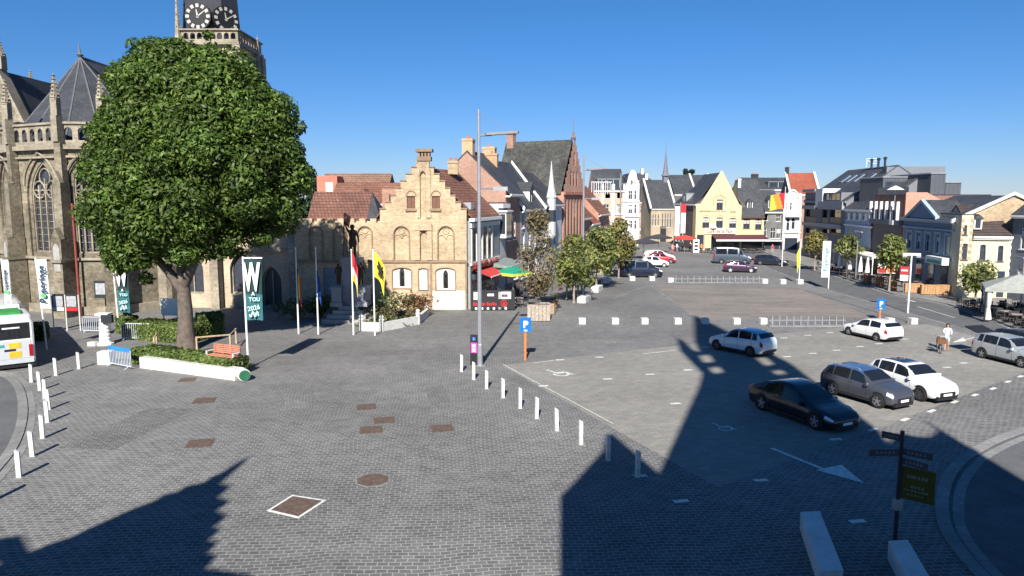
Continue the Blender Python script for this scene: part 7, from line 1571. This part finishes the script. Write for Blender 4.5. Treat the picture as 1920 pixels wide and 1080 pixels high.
for k in range(5):
    s = .8+k*.3
    while s < La+2.5:
        p = A+dd*s+nn*(1.0+k*1.75); p.z = .12; rz0 = rr.uniform(-.3, .3)+math.atan2(dd.y, dd.x); put(t0, 1, p, rz0)
        for q in range(4):
            a = rz0+q*pi/2+rr.uniform(-.15, .15)
            if rr.random() < .92: put(c0, 0, p+Vector((cos(a), sin(a), 0))*.62, a-pi/2)
        s += 1.6
# dark terrace furniture at other cafes
def cluster(pts, lab_c, lab_t, z):
    for px, py in pts:
        p = G(px, py, z); put(t0, 1, p, rr.uniform(0, 1), lab_t)
        for q in range(3): a = rr.uniform(0, .6)+q*2.1; put(c0, 0, p+Vector((cos(a), sin(a), 0))*.65, a-pi/2, lab_c)
cluster([(1573,514),(1588,518),(1602,523),(1616,527),(1640,528),(1662,531),(1690,537),(1560,508),(1545,503),(1722,541)], 'dark chair on the terrace between the pavement kerb and the right row fronts', 'small table on the long terrace below the closed white parasols', .12)
cluster([(972,574),(984,562),(978,552),(996,548),(1005,556),(990,540)], 'dark chair on the shaded terrace behind the black screens', 'small table on the shaded terrace beside the green and yellow parasol', 0)
cluster([(1322,474),(1335,475),(1396,474),(1410,475),(1425,474)], 'dark chair in front of the yellow cafe', 'small table in front of the yellow cafe', 0)
def parasol(lab, p, H, r, mat, open_=True, grp='terrace parasols', sides=8, mat2=None):
    t = thing('parasol', lab, 'parasol', p, 0, grp); m = MB(); m.cyl((0, 0, 0), (0, 0, H), .04, n=8); m.build('pole', STEEL, t); m = MB()
    if open_:
        m.lathe([(r*1.0, H-.75), (r, H-.5), (r*.5, H-.18), (.04, H+.05)], sides, (0, 0, 0)); o = m.build('canopy', [mat, mat2 or mat], t, norm=True)
        if mat2:
            o.data.materials.clear(); o.data.materials.append(mat); o.data.materials.append(mat2); nf = len(o.data.polygons)
            for i, pl_ in enumerate(o.data.polygons): pl_.material_index = 1 if i < sides else 0
    else: m.lathe([(.05, H*.32), (.26, H*.34), (.2, H*.6), (.1, H*.9), (.03, H)], 10); m.build('canopy', mat, t)
    return t
parasol('green parasol with a lime yellow rim over the shaded left terrace', G(962, 568), 3.3, 1.75, M('parasol_green', (.02, .25, .15), .7), True, None, 4, M('parasol_lime', (.55, .6, .08), .7))
for px, py, lab in ((1573,514,'closed white parasol nearest the tall white banner'),(1592,519,'second closed white parasol from the tall white banner'),(1612,524,'third closed white parasol from the tall white banner'),(1625,526,'closed white parasol farthest from the tall white banner')): parasol(lab, G(px, py, .12), 2.7, 0, WHITE, False, 'closed white parasols')
parasol('dark open parasol left of the white estate car', G(1206, 486), 3.2, 2.4, M('dark_canvas', (.05, .05, .06), .8), True, None, 4); parasol('second dark open parasol beside the spirelet hall', G(1234, 474), 3.2, 2.4, M('dark_canvas', (.05, .05, .06)), True, None, 4)
parasol('dark parasol over the terrace behind the dark blue van', G(1168, 498), 3.0, 2.3, M('dark_canvas', (.05, .05, .06)), True, None, 4)
parasol('red open parasol in front of the dark street house', G(1283, 473), 3.0, 2.0, M('red_canvas', (.52, .055, .045)), True, None, 6)
for px, y0, lab in ((1568, 512, 'pale flat terrace canopy next to the tall white banner'), (1612, 524, 'pale flat terrace canopy over the closed parasols')):
    b = G(px, y0, .12)+Vector((2.2, .5, 0)); t = thing('terrace_canopy', lab, 'canopy', b, R(84), 'pale terrace canopies')
    m = MB(); m.box(-2.6, -1.6, 2.6, 2.6, 1.6, 2.72); m.box(-2.65, -.0+1.6, 2.4, 2.65, 1.66, 2.75); m.build('roof', OFFW, t)
    for x in (-2.5, 2.5):
        for y in (-1.5, 1.5): m = MB(); m.cyl((x, y, 0), (x, y, 2.6), .05, n=8); m.build('post', WHITE, t)
b = G(1906, 604, .12)+Vector((1.0, 1.5, 0)); t = thing('terrace_pavilion', 'square pavilion with a grey sloped roof and white gathered curtains at the right edge', 'pavilion', b, R(-30)); w_ = 2.3
m = MB(); m.add([(-w_, -w_, 2.5), (w_, -w_, 2.5), (w_, w_, 2.5), (-w_, w_, 2.5), (0, 0, 3.5), (-w_, -w_, 2.25), (w_, -w_, 2.25), (w_, w_, 2.25), (-w_, w_, 2.25)], [(0, 1, 4), (1, 2, 4), (2, 3, 4), (3, 0, 4), (0, 1, 6, 5), (1, 2, 7, 6), (2, 3, 8, 7), (3, 0, 5, 8)]); m.build('roof', M('pavilion_canvas', (.32, .33, .3), .8), t)
for x in (-1, 1):
    for y in (-1, 1): m = MB(); m.cyl((x*w_*.95, y*w_*.95, 0), (x*w_*.95, y*w_*.95, 2.4), .06, n=8); m.build('post', DARK, t); m = MB(); m.lathe([(.28, .1), (.12, 1.0), (.26, 2.3)], 9, (x*w_*.86, y*w_*.86, 0)); m.build('curtain', OFFW, t)
# black terrace screens with posters
A, B = G(884, 583), G(964, 582); t = thing('terrace_screen', 'black terrace screen with posters, red lettering and white lower marks beside the step-gabled house', 'screen', A, math.atan2((B-A).y, (B-A).x)); L = (B-A).length
m = MB()
for i in range(3): m.box(L*i/3+.02, -.04, .1, L*(i+1)/3-.02, .04, 1.75)
m.build('panel', M('screen_black', (.03, .03, .032), .5), t)
for i in range(4): m = MB(); m.box(L*i/3-.05, -.06, 0, L*i/3+.05, .06, 1.85); m.build('post', DARK, t)
for x0, x1, z0, z1, mt in ((.2, .65, .95, 1.6, OFFW), (1.5, 2.1, 1.25, 1.45, WHITE), (2.55, 3.7, 1.0, 1.6, WHITE)): m = MB(); m.box(L*x0/4, -.06, z0, L*x1/4, -.042, z1); m.build('poster', mt, t)
m = MB(); m.box(L*2.8/4, -.066, 1.15, L*3.4/4, -.061, 1.4); m.build('poster_picture', M('poster_grey', (.1, .1, .12), .5, 0, .4, 9), t)
rl = M('screen_red', (.5, .03, .04), .5); m = MB(); rr2 = random.Random(8); x = .15
while x < L*.55: q = rr2.uniform(.1, .2); m.box(x, -.06, .45, x+q, -.042, .45+rr2.uniform(.18, .3)); x += q+.05
m.build('red_lettering', rl, t); m = MB(); m.tube([(L*.76+.25*cos(a), -.05, .6+.25*sin(a)) for a in [2*pi*i/12 for i in range(13)]], .05, 5); m.box(L*.76-.09, -.06, .5, L*.76+.09, -.045, .72); m.build('red_emblem', rl, t)
m = MB()
for i in range(6): m.box(.3+i*.5, -.05, .1, .48+i*.5, -.042, .3)
m.build('white_mark', WHITE, t)
b = G(1655, 528, .12); t = thing('billboard', 'orange and white A-frame billboard under the full green tree', 'billboard', b+Vector((.5, .3, 0)), R(-20)); m = MB(); m.box(-.9, -.04, .9, .9, .04, 2.0); m.build('board', OFFW, t); m = MB(); m.box(-.85, -.06, .95, .0, -.042, 1.5); m.build('red_panel', RED, t); m = MB(); m.box(.1, -.06, 1.0, .8, -.042, 1.9); m.build('orange_panel', ORANGE, t)
for x in (-.8, .8): m = MB(); m.cyl((x, 0, 0), (x, 0, .9), .04, n=6); m.build('leg', DARK, t)
b = G(1305, 475); t = thing('menu_board', 'white menu board standing left of the yellow cafe', 'sign board', b, 0); m = MB(); m.box(-.5, -.05, .1, .5, .05, 2.4); m.build('board', WHITE, t)
for z in (.5, 1.1, 1.7): m = MB(); m.box(-.35, -.06, z, .3, -.052, z+.35); m.build('menu_panel', DARK, t)
for px, py, y0, col, lab in ((1270.5, 470, 387, WHITE, 'tall white vertical banner on the dark street house'), (1282, 470, 382, RED, 'tall red and white vertical banner on the dark street house')):
    p = G(px, py); Y = p.y-2; q = V(px, y0, Y); t = thing('wall_banner', lab, 'banner', (q.x, Y, 0), R(0), 'vertical banners on the dark street house'); m = MB(); m.box(-.4, -.03, q.z-5.2, .4, .03, q.z); m.build('cloth', WHITE if col == RED else col, t); m = MB(); m.box(-.42, -.04, q.z-1.6, .42, .04, q.z+.01) ; m.build('top_field', col, t)
    m = MB(); m.cyl((-.5, .1, 0), (-.5, .1, q.z+.3), .05, n=6); m.build('pole', STEEL, t)
# pots with plants along the left terrace, flowers in front of shops
for px, py, lab in ((1040,575,'small potted plant beside the largest planter'), (1128,503,'leafy pot behind the slatted planter')):
    b = G(px, py); t = thing('potted_plant', lab, 'plant', b); m = MB(); m.lathe([(.2, 0), (.3, .5), (.32, .52), (.26, .52)], 12); m.build('pot', M('terracotta', (.4, .16, .09)), t); P, N = clumps([(0, 0, .75, .35), (.15, .1, .95, .25)], 500, 3); leaves('foliage', HDL, t, P, N, .1, 4)
# ================================================================ buildings behind the viewer whose shadows fall on the square
def back(poly, Yc):
    'ground shadow outline in the photograph -> outline of what casts it, standing in the plane y = Yc'
    o = []
    for px, py in poly:
        p = G(px, py); L_ = (p.y-Yc)/sin(SUN_AZ); o.append((p.x-cos(SUN_AZ)*L_, L_*tan(SUN_EL)))
    return o
def caster(name, lab, poly, Yc, dep, mat, holes=(), cat='building', roof=True):
    o = back(poly, Yc); hs = [back(h_, Yc) for h_ in holes]; t = thing(name, lab, cat, (o[0][0], Yc, 0)); x0 = o[0][0]
    m = MB(); o = [(x-x0, z) for x, z in o]; hs = [[(x-x0, z) for x, z in h_] for h_ in hs]
    full = [(o[0][0], 0)]+o+[(o[-1][0], 0)]
    m.wall(full, hs, 0, dep, 0, 0); n = len(full); m.wall(full, hs, -dep, 0)
    m.add([(p[0], 0, p[1]) for p in full]+[(p[0], -dep, p[1]) for p in full], [(i, (i+1) % n, (i+1) % n+n, i+n) for i in range(n)])
    for h_ in hs: k = len(h_); m.add([(p[0], 0, p[1]) for p in h_]+[(p[0], -dep, p[1]) for p in h_], [(i, (i+1) % k, (i+1) % k+k, i+k) for i in range(k)])
    m.build('wall', mat, t)
    xs_ = [p[0] for p in o]; m = MB(); zt = max(4, .35*max(p[1] for p in o)); xa, xb = min(xs_)+3, max(xs_)-3
    m.box(xa, -dep-9, 0, xb, -dep-.02, zt*.8); m.build('rear_wing', mat, t); m = MB(); m.pris([(-dep-9.3, zt*.8), (-dep-4.5, zt), (-dep-.02, zt*.8)], xa-.2, xb+.2, 'x'); m.build('roof', SLATE, t); return t, o
gl_ = [(-700,1300),(-160,1100),(-20,1068),(22,1050),(-14,1030),(-22,1012),(42,1003),(60,1034),(92,1020),(136,1006),(163,992),(202,975),(253,952),(299,936),(304,928),(334,922),(348,911),(383,905),(392,896),(412,888),(439,871),(472,851)]
steps = [(458,868),(436,886),(414,906),(434,911),(408,930),(432,938),(404,954),(427,966),(397,984),(416,990),(388,1010),(410,1016),(386,1032),(408,1042),(384,1064),(430,1070),(470,1076),(482,1140)]
caster('spired_gable_house', 'spiky gabled house behind the viewer, casting the toothed shadow at the lower left', gl_+steps, -3, .35, BRB)
caster('pointed_gable_house', 'house with a pointed gable behind the viewer, casting the shadow that meets the bollards', [(1049,1140),(1050,930),(1075,905),(1130,845),(1138,814),(1150,814),(1235,887),(1300,935),(1330,1140)], -3, 6, BRR)
tw_ = [(1228,1140),(1236,885),(1310,724),(1316,700),(1272,655),(1271,634),(1300,648),(1300,590),(1318,592),(1350,612),(1480,680),(1640,803),(1652,824),(1690,806),(1735,812),(1770,828),(1730,788),(1920,888),(2300,1000),(2400,1140)]
tw_ = [(1228,1140),(1236,885),(1310,724),(1316,700),(1274,657),(1268,631),(1284,641),(1301,657),(1310,660),(1302,640),(1300,590),(1328,603),(1480,680),(1640,803),(1652,824),(1664,830),(1690,812),(1716,818),(1742,819),(1757,807),(1727,784)]+[(1920,902),(2300,1000),(2400,1140)]
hl = [[(1308,665),(1329,662),(1342,681),(1322,684)],[(1326,687),(1347,684),(1360,701),(1341,705)],[(1414,669),(1432,666),(1456,686),(1438,690)],[(1443,693),(1461,690),(1479,704),(1460,707)]]
caster('town_hall', 'turreted town hall behind the viewer, casting the tall shadow with light gaps', tw_, -3, .45, BRR, hl)
